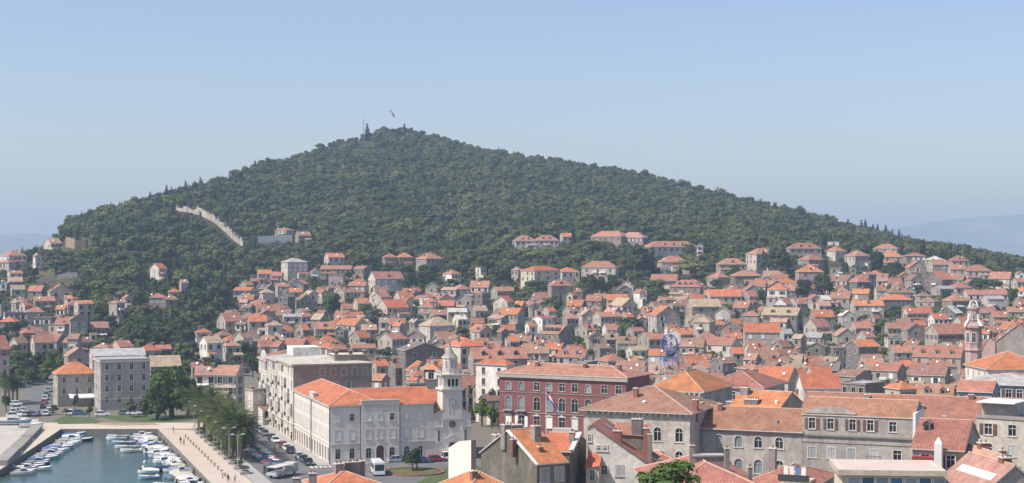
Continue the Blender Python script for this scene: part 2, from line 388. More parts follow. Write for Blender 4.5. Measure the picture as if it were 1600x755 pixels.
# ---------------------------------------------------------------- haze
def make_haze():
    m = bpy.data.materials.new('haze'); m.use_nodes = True
    N = m.node_tree.nodes; L = m.node_tree.links; N.remove(N['Principled BSDF'])
    pv = N.new('ShaderNodeVolumePrincipled'); pv.inputs['Color'].default_value = (0.58, 0.77, 1.0, 1)
    pv.inputs['Density'].default_value = HAZE; pv.inputs['Anisotropy'].default_value = 0.15
    L.new(pv.outputs[0], N['Material Output'].inputs['Volume'])
    M['haze'] = m
    mb = MB(); mb.box(-7000, 7000, -200, 7800, -7.5, 232)
    tag(mb.build('haze', ['haze']), kind='stuff')
HAZE = 0.000148
make_haze()
# ---------------------------------------------------------------- foliage
def leaf_material(key, col, col2, jit=0.25):
    m = bpy.data.materials.new(key); m.use_nodes = True
    N = m.node_tree.nodes; L = m.node_tree.links; b = N['Principled BSDF']
    b.inputs['Roughness'].default_value = 0.75; b.inputs['Specular IOR Level'].default_value = 0.2
    oi = N.new('ShaderNodeObjectInfo'); gi = N.new('ShaderNodeNewGeometry')
    mx = N.new('ShaderNodeMix'); mx.data_type = 'RGBA'
    mx.inputs[6].default_value = lin(col); mx.inputs[7].default_value = lin(col2)
    fr = N.new('ShaderNodeMath'); fr.operation = 'FRACT'; ml = N.new('ShaderNodeMath'); ml.operation = 'MULTIPLY'; ml.inputs[1].default_value = 5.77
    L.new(oi.outputs['Random'], ml.inputs[0]); L.new(ml.outputs[0], fr.inputs[0])
    av = N.new('ShaderNodeMath'); av.operation = 'MULTIPLY_ADD'; L.new(gi.outputs['Random Per Island'], av.inputs[0]); av.inputs[1].default_value = 0.45
    sc_ = N.new('ShaderNodeMath'); sc_.operation = 'MULTIPLY'; L.new(fr.outputs[0], sc_.inputs[0]); sc_.inputs[1].default_value = 0.6
    ln_ = N.new('ShaderNodeTexNoise'); ln_.inputs['Scale'].default_value = 0.016; ln_.inputs['Detail'].default_value = 3; L.new(oi.outputs['Location'], ln_.inputs[0])
    lr = N.new('ShaderNodeMapRange'); lr.inputs[1].default_value = .35; lr.inputs[2].default_value = .65; lr.inputs[3].default_value = -.28; lr.inputs[4].default_value = .32; L.new(ln_.outputs[0], lr.inputs[0])
    a2 = N.new('ShaderNodeMath'); a2.operation = 'ADD'; a2.use_clamp = True; L.new(av.outputs[0], a2.inputs[0]); L.new(lr.outputs[0], a2.inputs[1])
    L.new(sc_.outputs[0], av.inputs[2]); L.new(a2.outputs[0], mx.inputs[0])
    mr = N.new('ShaderNodeMapRange'); mr.inputs[3].default_value = 1-jit; mr.inputs[4].default_value = 1+jit
    L.new(oi.outputs['Random'], mr.inputs[0])
    hs = N.new('ShaderNodeHueSaturation'); L.new(mx.outputs[2], hs.inputs['Color']); L.new(mr.outputs[0], hs.inputs['Value'])
    L.new(hs.outputs[0], b.inputs['Base Color'])
    tr = N.new('ShaderNodeBsdfTranslucent'); L.new(hs.outputs[0], tr.inputs['Color'])
    ms = N.new('ShaderNodeMixShader'); ms.inputs[0].default_value = 0.22
    L.new(b.outputs[0], ms.inputs[1]); L.new(tr.outputs[0], ms.inputs[2]); L.new(ms.outputs[0], N['Material Output'].inputs['Surface'])
    M[key] = m
leaf_material('leaf_pine', (0.056, 0.083, 0.025), (0.150, 0.158, 0.052))
leaf_material('leaf_dark', (0.034, 0.060, 0.021), (0.085, 0.115, 0.034))
leaf_material('leaf_green', (0.045, 0.080, 0.020), (0.100, 0.150, 0.035))
leaf_material('leaf_bright', (0.075, 0.135, 0.022), (0.15, 0.22, 0.04))
leaf_material('leaf_cypress', (0.016, 0.030, 0.016), (0.034, 0.052, 0.022))
leaf_material('leaf_palm', (0.035, 0.056, 0.018), (0.095, 0.112, 0.034))
leaf_material('leaf_grey', (0.085, 0.095, 0.055), (0.14, 0.14, 0.08))

def cards(centers, normals, size, rng, flat=0.0):
    """leaf-clump quads: arrays in, verts/faces out"""
    n = len(centers)
    r = rng.normal(size=(n, 3)); nn = normals*1.5+r*0.42; nn[:, 2] += flat
    nn /= np.linalg.norm(nn, axis=1)[:, None]+1e-9
    a = np.cross(nn, rng.normal(size=(n, 3))); a /= np.linalg.norm(a, axis=1)[:, None]+1e-9
    b = np.cross(nn, a)
    s = size*(0.55+0.9*rng.random(n))[:, None]
    a = a*s*0.5; b = b*s*0.5*(0.5+0.5*rng.random(n))[:, None]
    P = np.stack([centers-a-b*0.4, centers-b*1.0+a*0.2, centers+a+b*0.3, centers+b-a*0.25], 1).reshape(-1, 3)
    return P

def crown_mesh(name, matk, blobs, n, size, seed, trunk=None, fill=0.25, flat=0.3):
    """blobs: (x,y,z,rx,ry,rz); leaf clumps on the upper shells and inside"""
    rng = np.random.default_rng(seed)
    B = np.array(blobs, float); area = (B[:, 3]*B[:, 4]+B[:, 3]*B[:, 5]+B[:, 4]*B[:, 5]); k = rng.choice(len(B), size=n, p=area/area.sum())
    d = rng.normal(size=(n, 3)); d[:, 2] = np.where(d[:, 2] < -0.35, -d[:, 2], d[:, 2]); d /= np.linalg.norm(d, axis=1)[:, None]
    rr = 1-np.abs(rng.normal(size=n))*fill; rr = np.clip(rr+rng.normal(size=n)*0.06, 0.2, 1.15)
    c = B[k, :3]+d*B[k, 3:]*rr[:, None]
    P = cards(c, d, size, rng, flat)
    me = bpy.data.meshes.new(name)
    f = np.arange(len(P)).reshape(-1, 4)
    V = P.tolist(); Fc = f.tolist()
    mi = [0]*len(Fc)
    if trunk:
        mb = MB()
        for seg in trunk: mb.bar(seg[0], seg[1], seg[2], 0, 5, seg[3])
        o = len(V); V += [tuple(p) for p in mb.v]; Fc += [tuple(i+o for i in q) for q in mb.f]; mi += [1]*len(mb.f)
    me.from_pydata(V, [], Fc)
    me.materials.append(M[matk]); 
    if trunk: me.materials.append(M['bark'])
    me.polygons.foreach_set('material_index', mi)
    return me

def pine_blobs(seed, h=9.0, r=4.2):
    q = random.Random(seed); out = []
    for i in range(q.randint(6, 9)):
        a = q.uniform(0, 6.28); t = q.random(); rr = r*math.sqrt(q.random())*0.75
        s = q.uniform(0.38, 0.6)*r
        out.append((math.cos(a)*rr, math.sin(a)*rr, h*0.72-0.28*rr*rr/r+q.uniform(-0.12, 0.16)*h, s, s, s*q.uniform(0.5, 0.72)))
    out.append((0, 0, h*0.55, r*0.8, r*0.8, h*0.28))
    return out
def round_blobs(seed, h=8.0, r=3.6):
    q = random.Random(seed); out = []
    for i in range(q.randint(10, 14)):
        a = q.uniform(0, 6.28); t = q.uniform(-0.55, 1.0); rr = r*math.sqrt(max(0, 1-t*t))*q.uniform(0.45, 0.8)
        s = q.uniform(0.30, 0.48)*r
        out.append((math.cos(a)*rr, math.sin(a)*rr, h*0.58+t*h*0.30, s, s, s*q.uniform(0.75, 1.0)))
    out.append((0, 0, h*0.56, r*0.7, r*0.7, h*0.28))
    return out
def cyp_blobs(seed, h=11.0, r=1.3):
    q = random.Random(seed); out = []
    for i in range(9):
        t = i/8; rr = r*(0.35+1.0*math.sin(math.pi*min(1, 0.16+t*0.78))**0.8)*(1-0.55*t)
        out.append((q.uniform(-.12, .12)*r, q.uniform(-.12, .12)*r, h*(0.10+0.83*t), rr, rr, h*0.10))
    return out

# forest: prototypes are only instanced by the forest's node group
protos = []
def proto(me):
    o = bpy.data.objects.new(me.name, me); protos.append(o)
for i in range(5): proto(crown_mesh('pine_tree_form', 'leaf_pine', pine_blobs(i), 640, 1.2, 100+i, [((0, 0, -2), (0, 0, 5.5), 0.28, 0.12)], flat=0.5))
for i in range(3): proto(crown_mesh('oak_tree_form', 'leaf_dark', round_blobs(20+i, 7.5, 3.8), 640, 1.1, 120+i, [((0, 0, -2), (0, 0, 4.5), 0.25, 0.12)], flat=0.35))
for i in range(2): proto(crown_mesh('cypress_form', 'leaf_cypress', cyp_blobs(30+i), 420, 0.75, 130+i, None, 0.2, 0.1))
for i in range(2): proto(crown_mesh('scrub_form', 'leaf_grey', round_blobs(40+i, 3.2, 2.2), 260, 0.7, 140+i, None, 0.3, 0.3))
N_PINE, N_OAK, N_CYP = 5, 3, 2

def scatter(name, pts, label, cat):
    """pts: (x,y,z,scale,variant,rot)"""
    me = bpy.data.meshes.new(name); me.from_pydata([p[:3] for p in pts], [], [])
    for an, ty, k in (('tsize', 'FLOAT', 3), ('tkind', 'INT', 4), ('trot', 'FLOAT', 5)):
        at = me.attributes.new(an, ty, 'POINT'); at.data.foreach_set('value', [p[k] for p in pts])
    o = tag(link(name, me), label, cat, kind='stuff')
    ng = bpy.data.node_groups.new(name+'_nodes', 'GeometryNodeTree')
    ng.interface.new_socket('Geometry', in_out='INPUT', socket_type='NodeSocketGeometry')
    ng.interface.new_socket('Geometry', in_out='OUTPUT', socket_type='NodeSocketGeometry')
    N = ng.nodes; L = ng.links
    gi = N.new('NodeGroupInput'); go = N.new('NodeGroupOutput')
    jn = N.new('GeometryNodeJoinGeometry')
    for po in reversed(protos):
        ob = N.new('GeometryNodeObjectInfo'); ob.inputs['Object'].default_value = po
        g2 = N.new('GeometryNodeGeometryToInstance'); L.new(ob.outputs['Geometry'], g2.inputs[0]); L.new(g2.outputs[0], jn.inputs[0])
    ip = N.new('GeometryNodeInstanceOnPoints'); ip.inputs['Pick Instance'].default_value = True
    def named(n, t):
        a = N.new('GeometryNodeInputNamedAttribute'); a.data_type = t; a.inputs['Name'].default_value = n; return a.outputs[0]
    L.new(gi.outputs[0], ip.inputs['Points']); L.new(jn.outputs[0], ip.inputs['Instance'])
    L.new(named('tkind', 'INT'), ip.inputs['Instance Index'])
    cx = N.new('ShaderNodeCombineXYZ'); L.new(named('trot', 'FLOAT'), cx.inputs[2]); L.new(cx.outputs[0], ip.inputs['Rotation'])
    c2 = N.new('ShaderNodeCombineXYZ'); a = named('tsize', 'FLOAT')
    for k in range(3): L.new(a, c2.inputs[k])
    L.new(c2.outputs[0], ip.inputs['Scale'])
    L.new(ip.outputs[0], go.inputs[0])
    md = o.modifiers.new('nodes', 'NODES'); md.node_group = ng
    return o

# lower edge of the wood in the photograph (column, ground row)
LIMIT = [(-400, 398), (0, 402), (40, 418), (62, 440), (80, 462), (110, 470), (150, 522), (165, 545), (240, 545), (300, 525), (345, 500), (362, 470), (372, 448), (385, 436), (430, 428), (520, 424), (600, 424), (660, 434), (668, 442), (700, 446), (800, 444), (830, 436), (960, 432), (990, 430), (1060, 428), (1120, 424), (1160, 418), (1220, 414), (1300, 408), (1400, 405), (1480, 413), (1540, 422), (1600, 434), (2300, 440)]
LPX = [p[0] for p in LIMIT]; LRW = [p[1] for p in LIMIT]
VISTA = []        # (x0, x1, top row, bottom row, distance): fronts that trees must not cover
VA = []
def vista_hit(px, hw, y, slack, top, row):
    if not VA: VA.append(np.array(VISTA))
    V = VA[0]
    return bool(np.any((V[:, 0]-hw < px) & (px < V[:, 1]+hw) & (y < V[:, 4]+slack) & (top < V[:, 3]) & (row > V[:, 2])))
def forest():
    rng = np.random.default_rng(5); pts = []
    n = 0
    # even scatter over plan area, jittered grid
    step = 5.5
    for gy in np.arange(560, 1900, step):
        lim = gy*0.36
        for gx in np.arange(-lim-30, lim+30, step):
            x = gx+rng.uniform(-.5, .5)*step; y = gy+rng.uniform(-.5, .5)*step
            px = 800+F*x/y
            if px < -90 or px > 1690: continue
            z = tz(x, y)
            if z < 6: continue
            row = CY+(H-z)*F/y
            if row > np.interp(px, LPX, LRW): continue
            # skip the far side of the ridge beyond a few rows of trees
            i = np.interp(px, CPX, CD[:, 7])
            if y > i+55: continue
            pn = bump2(np.array(x*1.7), np.array(y*1.3))
            if any(math.hypot((px-a)/c, (row-b)/d) < 1 for (a, b, c, d) in CLEAR): 
                if rng.random() < 0.8: continue
            left = px < 420
            if px < 64 and rng.random() < .75: continue
            q = rng.random()
            hi = min(1.0, max(0.0, (y-1000)/400))
            if q < 0.07+(0.12 if left else 0.0)+(0.12 if px > 1150 else 0): kind = 8+int(rng.integers(0, 2)); s = rng.uniform(0.55, 1.0)
            elif q < 0.13: kind = 10+int(rng.integers(0, 2)); s = rng.uniform(0.8, 1.5)
            elif q < (0.55 if left else 0.34)+0.12*float(pn): kind = 5+int(rng.integers(0, 3)); s = rng.uniform(0.6, 1.2)
            else: kind = int(rng.integers(0, 5)); s = float(np.clip(rng.normal(0.72, 0.2), .38, 1.3))
            ht = 9.5*s if kind < 8 else 11*s; wd = (4.4 if kind < 8 else 1.4)*s
            top = CY+(H-z-ht)*F/y; hw = wd*F/y
            if vista_hit(px, hw, y, 12, top, row+2):
                kind = 10+int(rng.integers(0, 2)); s = rng.uniform(0.6, 1.1)
                if vista_hit(px, 2.2*s*F/y, y, 6, CY+(H-z-3.2*s)*F/y, row): continue
            if not left and rng.random() < 0.08: continue
            pts.append((x, y, z-0.3, float(s), kind, float(rng.uniform(0, 6.28))))
    print('forest trees', len(pts))
    scatter('pine_forest', pts, 'dense dark green pine wood covering the hill above the town', 'forest')
# bare or scrubby openings: the quarry scar on the left spur and the slope under the zigzag walls (photo column, row, half-sizes)
CLEAR = [(118, 385, 24, 14), (172, 402, 20, 9), (60, 432, 26, 16), (100, 440, 36, 10), (322, 352, 18, 5), (165, 362, 9, 4)]
# ---------------------------------------------------------------- building kit
FACES = {'F': lambda w, d: ((-w/2, 0), (1, 0), (0, -1), w, 0.0), 'L': lambda w, d: ((-w/2, d), (0, -1), (-1, 0), d, -math.pi/2),
         'R': lambda w, d: ((w/2, 0), (0, 1), (1, 0), d, math.pi/2), 'B': lambda w, d: ((w/2, d), (-1, 0), (0, 1), w, math.pi)}
def wall_face(mb, o, ux, n, w, z0, z1, ops, dep=0.22, m=0, back=None):
    """a wall plane with recessed openings (x0,z0,x1,z1)"""
    xs = sorted({0.0, w, *[a for q in ops for a in (q[0], q[2])]}); zs = sorted({z0, z1, *[a for q in ops for a in (q[1], q[3])]})
    def P(x, z, k=0.0): return (o[0]+ux[0]*x-n[0]*k, o[1]+ux[1]*x-n[1]*k, z)
    if not ops:
        mb.quad(P(0, z0), P(w, z0), P(w, z1), P(0, z1), m); return
    for j in range(len(zs)-1):
        zc = (zs[j]+zs[j+1])/2; run = None
        for i in range(len(xs)-1):
            xc = (xs[i]+xs[i+1])/2
            solid = not any(q[0] < xc < q[2] and q[1] < zc < q[3] for q in ops)
            if solid and run is None: run = xs[i]
            if not solid and run is not None:
                mb.quad(P(run, zs[j]), P(xs[i], zs[j]), P(xs[i], zs[j+1]), P(run, zs[j+1]), m); run = None
        if run is not None: mb.quad(P(run, zs[j]), P(xs[-1], zs[j]), P(xs[-1], zs[j+1]), P(run, zs[j+1]), m)
    for (a, b, c, e) in ops:
        mb.quad(P(a, b), P(c, b), P(c, b, dep), P(a, b, dep), m); mb.quad(P(a, e, dep), P(c, e, dep), P(c, e), P(a, e), m)
        mb.quad(P(a, b), P(a, b, dep), P(a, e, dep), P(a, e), m); mb.quad(P(c, b, dep), P(c, b), P(c, e), P(c, e, dep), m)
        mb.quad(P(a, b, dep+.05), P(c, b, dep+.05), P(c, e, dep+.05), P(a, e, dep+.05), m if back is None else back)

WC = {}; SUR = ['stone']
def win_meshes(style, w, h):
    """style: d glass, o open shutters, s closed shutters; a arched; D door; second letter = shutter colour. origin: bottom centre, wall plane y=0"""
    key = (style, round(w, 2), round(h, 2), SUR[0])
    if key in WC: return WC[key]
    arch = style[0] in 'aAD' and style != 'Dr'
    base = style[0]
    sur = SUR[0]
    fr = MB(); t = 0.14; p = 0.05; a = w/2
    if arch:
        r = a; zc = h-r; n = 8
        arc = [(-r*math.cos(math.pi*i/n), zc+r*math.sin(math.pi*i/n)) for i in range(n+1)]
        for i in range(n):
            (x0, z0), (x1, z1) = arc[i], arc[i+1]
            q = 1+t/r
            X0, Z0 = x0*q, zc+(z0-zc)*q; X1, Z1 = x1*q, zc+(z1-zc)*q
            fr.quad((x0, -p, z0), (X0, -p, Z0), (X1, -p, Z1), (x1, -p, z1))          # moulding
            fr.quad((X0, -p, Z0), (X0, 0, Z0), (X1, 0, Z1), (X1, -p, Z1))
            fr.quad((x0, -p, z0), (x1, -p, z1), (x1, 0.2, z1), (x0, 0.2, z0))          # soffit
            c = -a if x0+x1 < 0 else a                                                    # corner fill, behind the moulding
            fr.poly([(x0, -0.012, z0), (x1, -0.012, z1), (c, -0.012, h), ] if x0+x1 < 0 else [(x0, -0.012, z0), (x1, -0.012, z1), (c, -0.012, h)])
        top = zc
    else: top = h
    if style not in ('D', 'Dr'): fr.box(-a-t-.06, a+t+.06, -0.12, 0.02, -0.12, 0.0)        # sill
    fr.box(-a-t, -a, -p, 0.02, 0.0, top); fr.box(a, a+t, -p, 0.02, 0.0, top)
    if not arch: fr.box(-a-t, a+t, -p, 0.02, h, h+t)
    parts = {'window': fr.mesh('window', [sur])}
    pn = MB()
    def pane(y, m): pn.quad((-a, y, 0), (a, y, 0), (a, y, h), (-a, y, h), m)
    shut = {'w': 'shutter_white', 'g': 'shutter_green', 'b': 'shutter_brown', 'l': 'shutter_grey'}.get(style[1:2], 'shutter_white')
    if base == 's' or (arch and style[1:2] in ('w', 'l') and base == 'a' and len(style) > 2):
        pn.box(-a, -0.015, 0.02, 0.07, 0, h, 0); pn.box(0.015, a, 0.02, 0.07, 0, h, 0)
        for k in range(3):
            z = h*(k+0.5)/3.2
            pn.box(-a+.12*w, -0.08*w, 0.005, 0.02, z-.14*h, z+.10*h, 0); pn.box(.08*w, a-.12*w, 0.005, 0.02, z-.14*h, z+.10*h, 0)
        parts['shutter'] = pn.mesh('shutter', [shut])
    elif base in 'D':
        pn.box(-a, -0.01, 0.10, 0.16, 0, h, 0); pn.box(0.01, a, 0.10, 0.16, 0, h, 0)
        parts['door_leaf'] = pn.mesh('door_leaf', ['door_brown'])
    else:
        gl = 'glass_pale' if base == 'A' else 'glass'
        pane(0.17, 1)
        f = 0.055
        pn.box(-f/2, f/2, 0.10, 0.165, 0, h, 0); pn.box(-a, -a+f, 0.10, 0.165, 0, h, 0); pn.box(a-f, a, 0.10, 0.165, 0, h, 0)
        pn.box(-a, a, 0.10, 0.164, h*0.66, h*0.66+f, 0); pn.box(-a, a, 0.10, 0.164, 0, f, 0)
        parts['pane'] = pn.mesh('pane', ['trim_white' if base != 'A' else 'shutter_grey', gl])
        if base == 'o':
            sh = MB()
            for sx in (-1, 1):
                x0, x1 = (-a-t-0.02-w*.5, -a-t-0.02) if sx < 0 else (a+t+0.02, a+t+0.02+w*.5)
                sh.box(x0, x1, -0.10, -0.055, 0, h, 0)
            parts['shutter'] = sh.mesh('shutter', [shut])
    WC[key] = parts
    return parts
FW = {}
def far_window(style, w, h):
    """one small mesh: surround, glass or shutters"""
    key = (style, round(w, 2), round(h, 2))
    if key in FW: return FW[key]
    mb = MB(); a = w/2; t = 0.13
    mb.box(-a-t, -a, -0.05, 0.02, 0, h, 0); mb.box(a, a+t, -0.05, 0.02, 0, h, 0)
    mb.box(-a-t, a+t, -0.05, 0.02, h, h+t, 0); mb.box(-a-t-.05, a+t+.05, -0.12, 0.02, -t, 0, 0)
    shut = {'w': 'shutter_white', 'g': 'shutter_green', 'b': 'shutter_brown', 'l': 'shutter_grey'}.get(style[1:2], 'shutter_white')
    if style[0] == 's': mb.box(-a, a, 0.03, 0.08, 0, h, 2)
    else:
        mb.quad((-a, .16, 0), (a, .16, 0), (a, .16, h), (-a, .16, h), 1)
        mb.box(-.03, .03, .10, .155, 0, h, 0)
        if style[0] == 'o':
            mb.box(-a-t-.02-w*.5, -a-t-.02, -.1, -.055, 0, h, 2); mb.box(a+t+.02, a+t+.02+w*.5, -.1, -.055, 0, h, 2)
    FW[key] = mb.mesh('window', ['stone', 'glass_far', shut]); return FW[key]

def roof_mesh(T, w, d, h, rise, roofk, oh=0.4, caps=False):
    mb = MB(); th = 0.16
    x0, x1, y0, y1 = -w/2-oh, w/2+oh, -oh, d+oh
    if T in 'gf':
        if T == 'g':
            sl = rise/(d/2); og = min(0.25, oh)
            prof = [(y0, h-oh*sl), (d/2, h+rise), (y1, h-oh*sl)]; Q = lambda t, z, s: ((-w/2-og if s < 0 else w/2+og), t, z)
        else:
            sl = rise/(w/2); og = min(0.3, oh)
            prof = [(x0, h-oh*sl), (0, h+rise), (x1, h-oh*sl)]; Q = lambda t, z, s: (t, (-og if s < 0 else d+og), z)
        for (a, za), (b, zb) in ((prof[0], prof[1]), (prof[2], prof[1])):
            za += .02; zb += .02
            A, B, Cc, Dd = Q(a, za+th, -1), Q(a, za+th, 1), Q(b, zb+th, 1), Q(b, zb+th, -1)
            A2, B2, C2, D2 = Q(a, za, -1), Q(a, za, 1), Q(b, zb, 1), Q(b, zb, -1)
            mb.quad(A, B, Cc, Dd); mb.quad(D2, C2, B2, A2, 1); mb.quad(A2, B2, B, A, 1)
            mb.quad(A2, A, Dd, D2, 1); mb.quad(B, B2, C2, Cc, 1)
        if caps: mb.bar(Q(prof[1][0], h+rise+th, -1), Q(prof[1][0], h+rise+th, 1), 0.13, 2, 6)
    elif T == 'h':
        zb, ze = h, h+th
        if w >= d: e = min((d/2)*1.0, w/2-0.3); r0, r1 = (-w/2+e, d/2, h+rise), (w/2-e, d/2, h+rise)
        else: e = min(w/2, d/2-0.3); r0, r1 = (0, e, h+rise), (0, d-e, h+rise)
        b = [(x0, y0, zb), (x1, y0, zb), (x1, y1, zb), (x0, y1, zb)]; t = [(p[0], p[1], ze) for p in b]
        for i in range(4): mb.quad(b[i], b[(i+1) % 4], t[(i+1) % 4], t[i], 1)
        mb.quad(b[3], b[2], b[1], b[0], 1)
        if w >= d:
            mb.quad(t[0], t[1], r1, r0); mb.quad(t[2], t[3], r0, r1); mb.poly([t[1], t[2], r1]); mb.poly([t[3], t[0], r0])
            hips = [(t[0], r0), (t[3], r0), (t[1], r1), (t[2], r1), (r0, r1)]
        else:
            mb.poly([t[0], t[1], r0]); mb.quad(t[1], t[2], r1, r0); mb.poly([t[2], t[3], r1]); mb.quad(t[3], t[0], r0, r1)
            hips = [(t[0], r0), (t[1], r0), (t[2], r1), (t[3], r1), (r0, r1)]
        if caps:
            for (p, q) in hips: mb.bar(p, q, 0.13, 2, 6)
    else:
        mb.box(-w/2-.15, w/2+.15, -.15, d+.15, h, h+.22, 1)
        mb.quad((-w/2+.1, .1, h+.235), (w/2-.1, .1, h+.235), (w/2-.1, d-.1, h+.235), (-w/2+.1, d-.1, h+.235), 0)
        for (a, b, c, e) in ((-w/2-.1, w/2+.1, -.1, .1), (-w/2-.1, w/2+.1, d-.1, d+.1), (-w/2-.1, -w/2+.1, .1, d-.1), (w/2-.1, w/2+.1, .1, d-.1)):
            mb.box(a, b, c, e, h+.22, h+.22+max(.25, rise), 1)
    return mb.mesh('roof', ['roof_'+roofk, 'stone' if T in 'gfh' else 'stone_dark' if roofk != 'w' else 'stone', 'mortar'])

CH = {}
def chimney(parent, x, y, z, w=0.7, h=1.6, brick=False, d=None):
    key = (round(w, 1), round(h, 1), brick, d)
    if key not in CH:
        mb = MB(); a = w/2; b = (d or w)/2
        mb.box(-a, a, -b, b, -1.4, h, 0); mb.box(-a-.08, a+.08, -b-.08, b+.08, h, h+.12, 1)
        n = max(1, int(max(w, d or w)/0.5))
        for i in range(n):
            t = (i+.5)/n-.5
            cx, cy = (t*w, 0) if w >= (d or w) else (0, t*(d or w))
            mb.lathe([(.13, h+.12), (.11, h+.45)], 6, 2, cx, cy)
        CH[key] = mb.mesh('chimney', ['chimney_brick' if brick else 'chimney_stone', 'stone', 'chimney_brick'])
    return link('chimney', CH[key], parent, (x, y, z))
DM = {}
def dormer(parent, x, y, z, roofk, wallk, w=1.5, slope=0.4):
    key = (roofk, wallk, round(w, 1), round(slope, 1))
    if key not in DM:
        mb = MB(); a = w/2; L_ = 1.5/max(slope, .25)
        mb.box(-a, a, 0, L_, -0.4, 1.15, 0)
        mb.poly([(-a, 0, 1.15), (a, 0, 1.15), (0, 0, 1.15+a*.7)], 0)
        for s in (-1, 1):
            mb.quad((s*(a+.15), -.2, 1.10), (s*(a+.15), L_+.6, 1.10), (0, L_+.6, 1.22+a*.7), (0, -.2, 1.22+a*.7), 1)
        mb.box(-a*.6, a*.6, -.03, 0.0, .25, 1.05, 2)
        DM[key] = mb.mesh('dormer', ['wall_'+wallk, 'roof_'+roofk, 'glass'])
    return link('dormer', DM[key], parent, (x, y, z))

def building(root, w, d, h, faces, roof, wallk, found=3.0, near=False, dep=0.22, caps=False, oh=0.4, overrides=None, off=(0, 0)):
    """faces: {'F': [(xc, z, w, h, style)]}; roof=(type, rise, key)"""
    T, rise, rk = roof
    mb = MB()
    for k, fn in FACES.items():
        o, ux, n, fw, rz = fn(w, d)
        ops = [(a[0]-a[2]/2, a[1], a[0]+a[2]/2, a[1]+a[3]) for a in faces.get(k, [])]
        wall_face(mb, o, ux, n, fw, -found, h, ops, dep)
        if T == 'g' and k in 'LR':
            x = -w/2 if k == 'L' else w/2
            mb.poly([(x, 0, h), (x, d, h), (x, d/2, h+rise)] if k == 'R' else [(x, d, h), (x, 0, h), (x, d/2, h+rise)])
        if T == 'f' and k in 'FB':
            y = 0 if k == 'F' else d
            mb.poly([(-w/2, y, h), (w/2, y, h), (0, y, h+rise)] if k == 'F' else [(w/2, y, h), (-w/2, y, h), (0, y, h+rise)])
    wall = mb.build('wall', [overrides or 'wall_'+wallk], root, (off[0], off[1], 0))
    for k, lst in faces.items():
        o, ux, n, fw, rz = FACES[k](w, d)
        for (xc, z, ww, hh, st) in lst:
            loc = (o[0]+ux[0]*xc+off[0], o[1]+ux[1]*xc+off[1], z)
            if near:
                ps = win_meshes(st, ww, hh)
                wo_ = link('door' if st[0] == 'D' else 'window', ps['window'], root, loc, rz)
                for nm in ps:
                    if nm != 'window': link(nm, ps[nm], wo_)
            else: link('window', far_window(st, ww, hh), root, loc, rz)
    rf = link('roof', roof_mesh(T, w, d, h, rise, rk, oh, caps), root, (off[0], off[1], 0))
    return rf

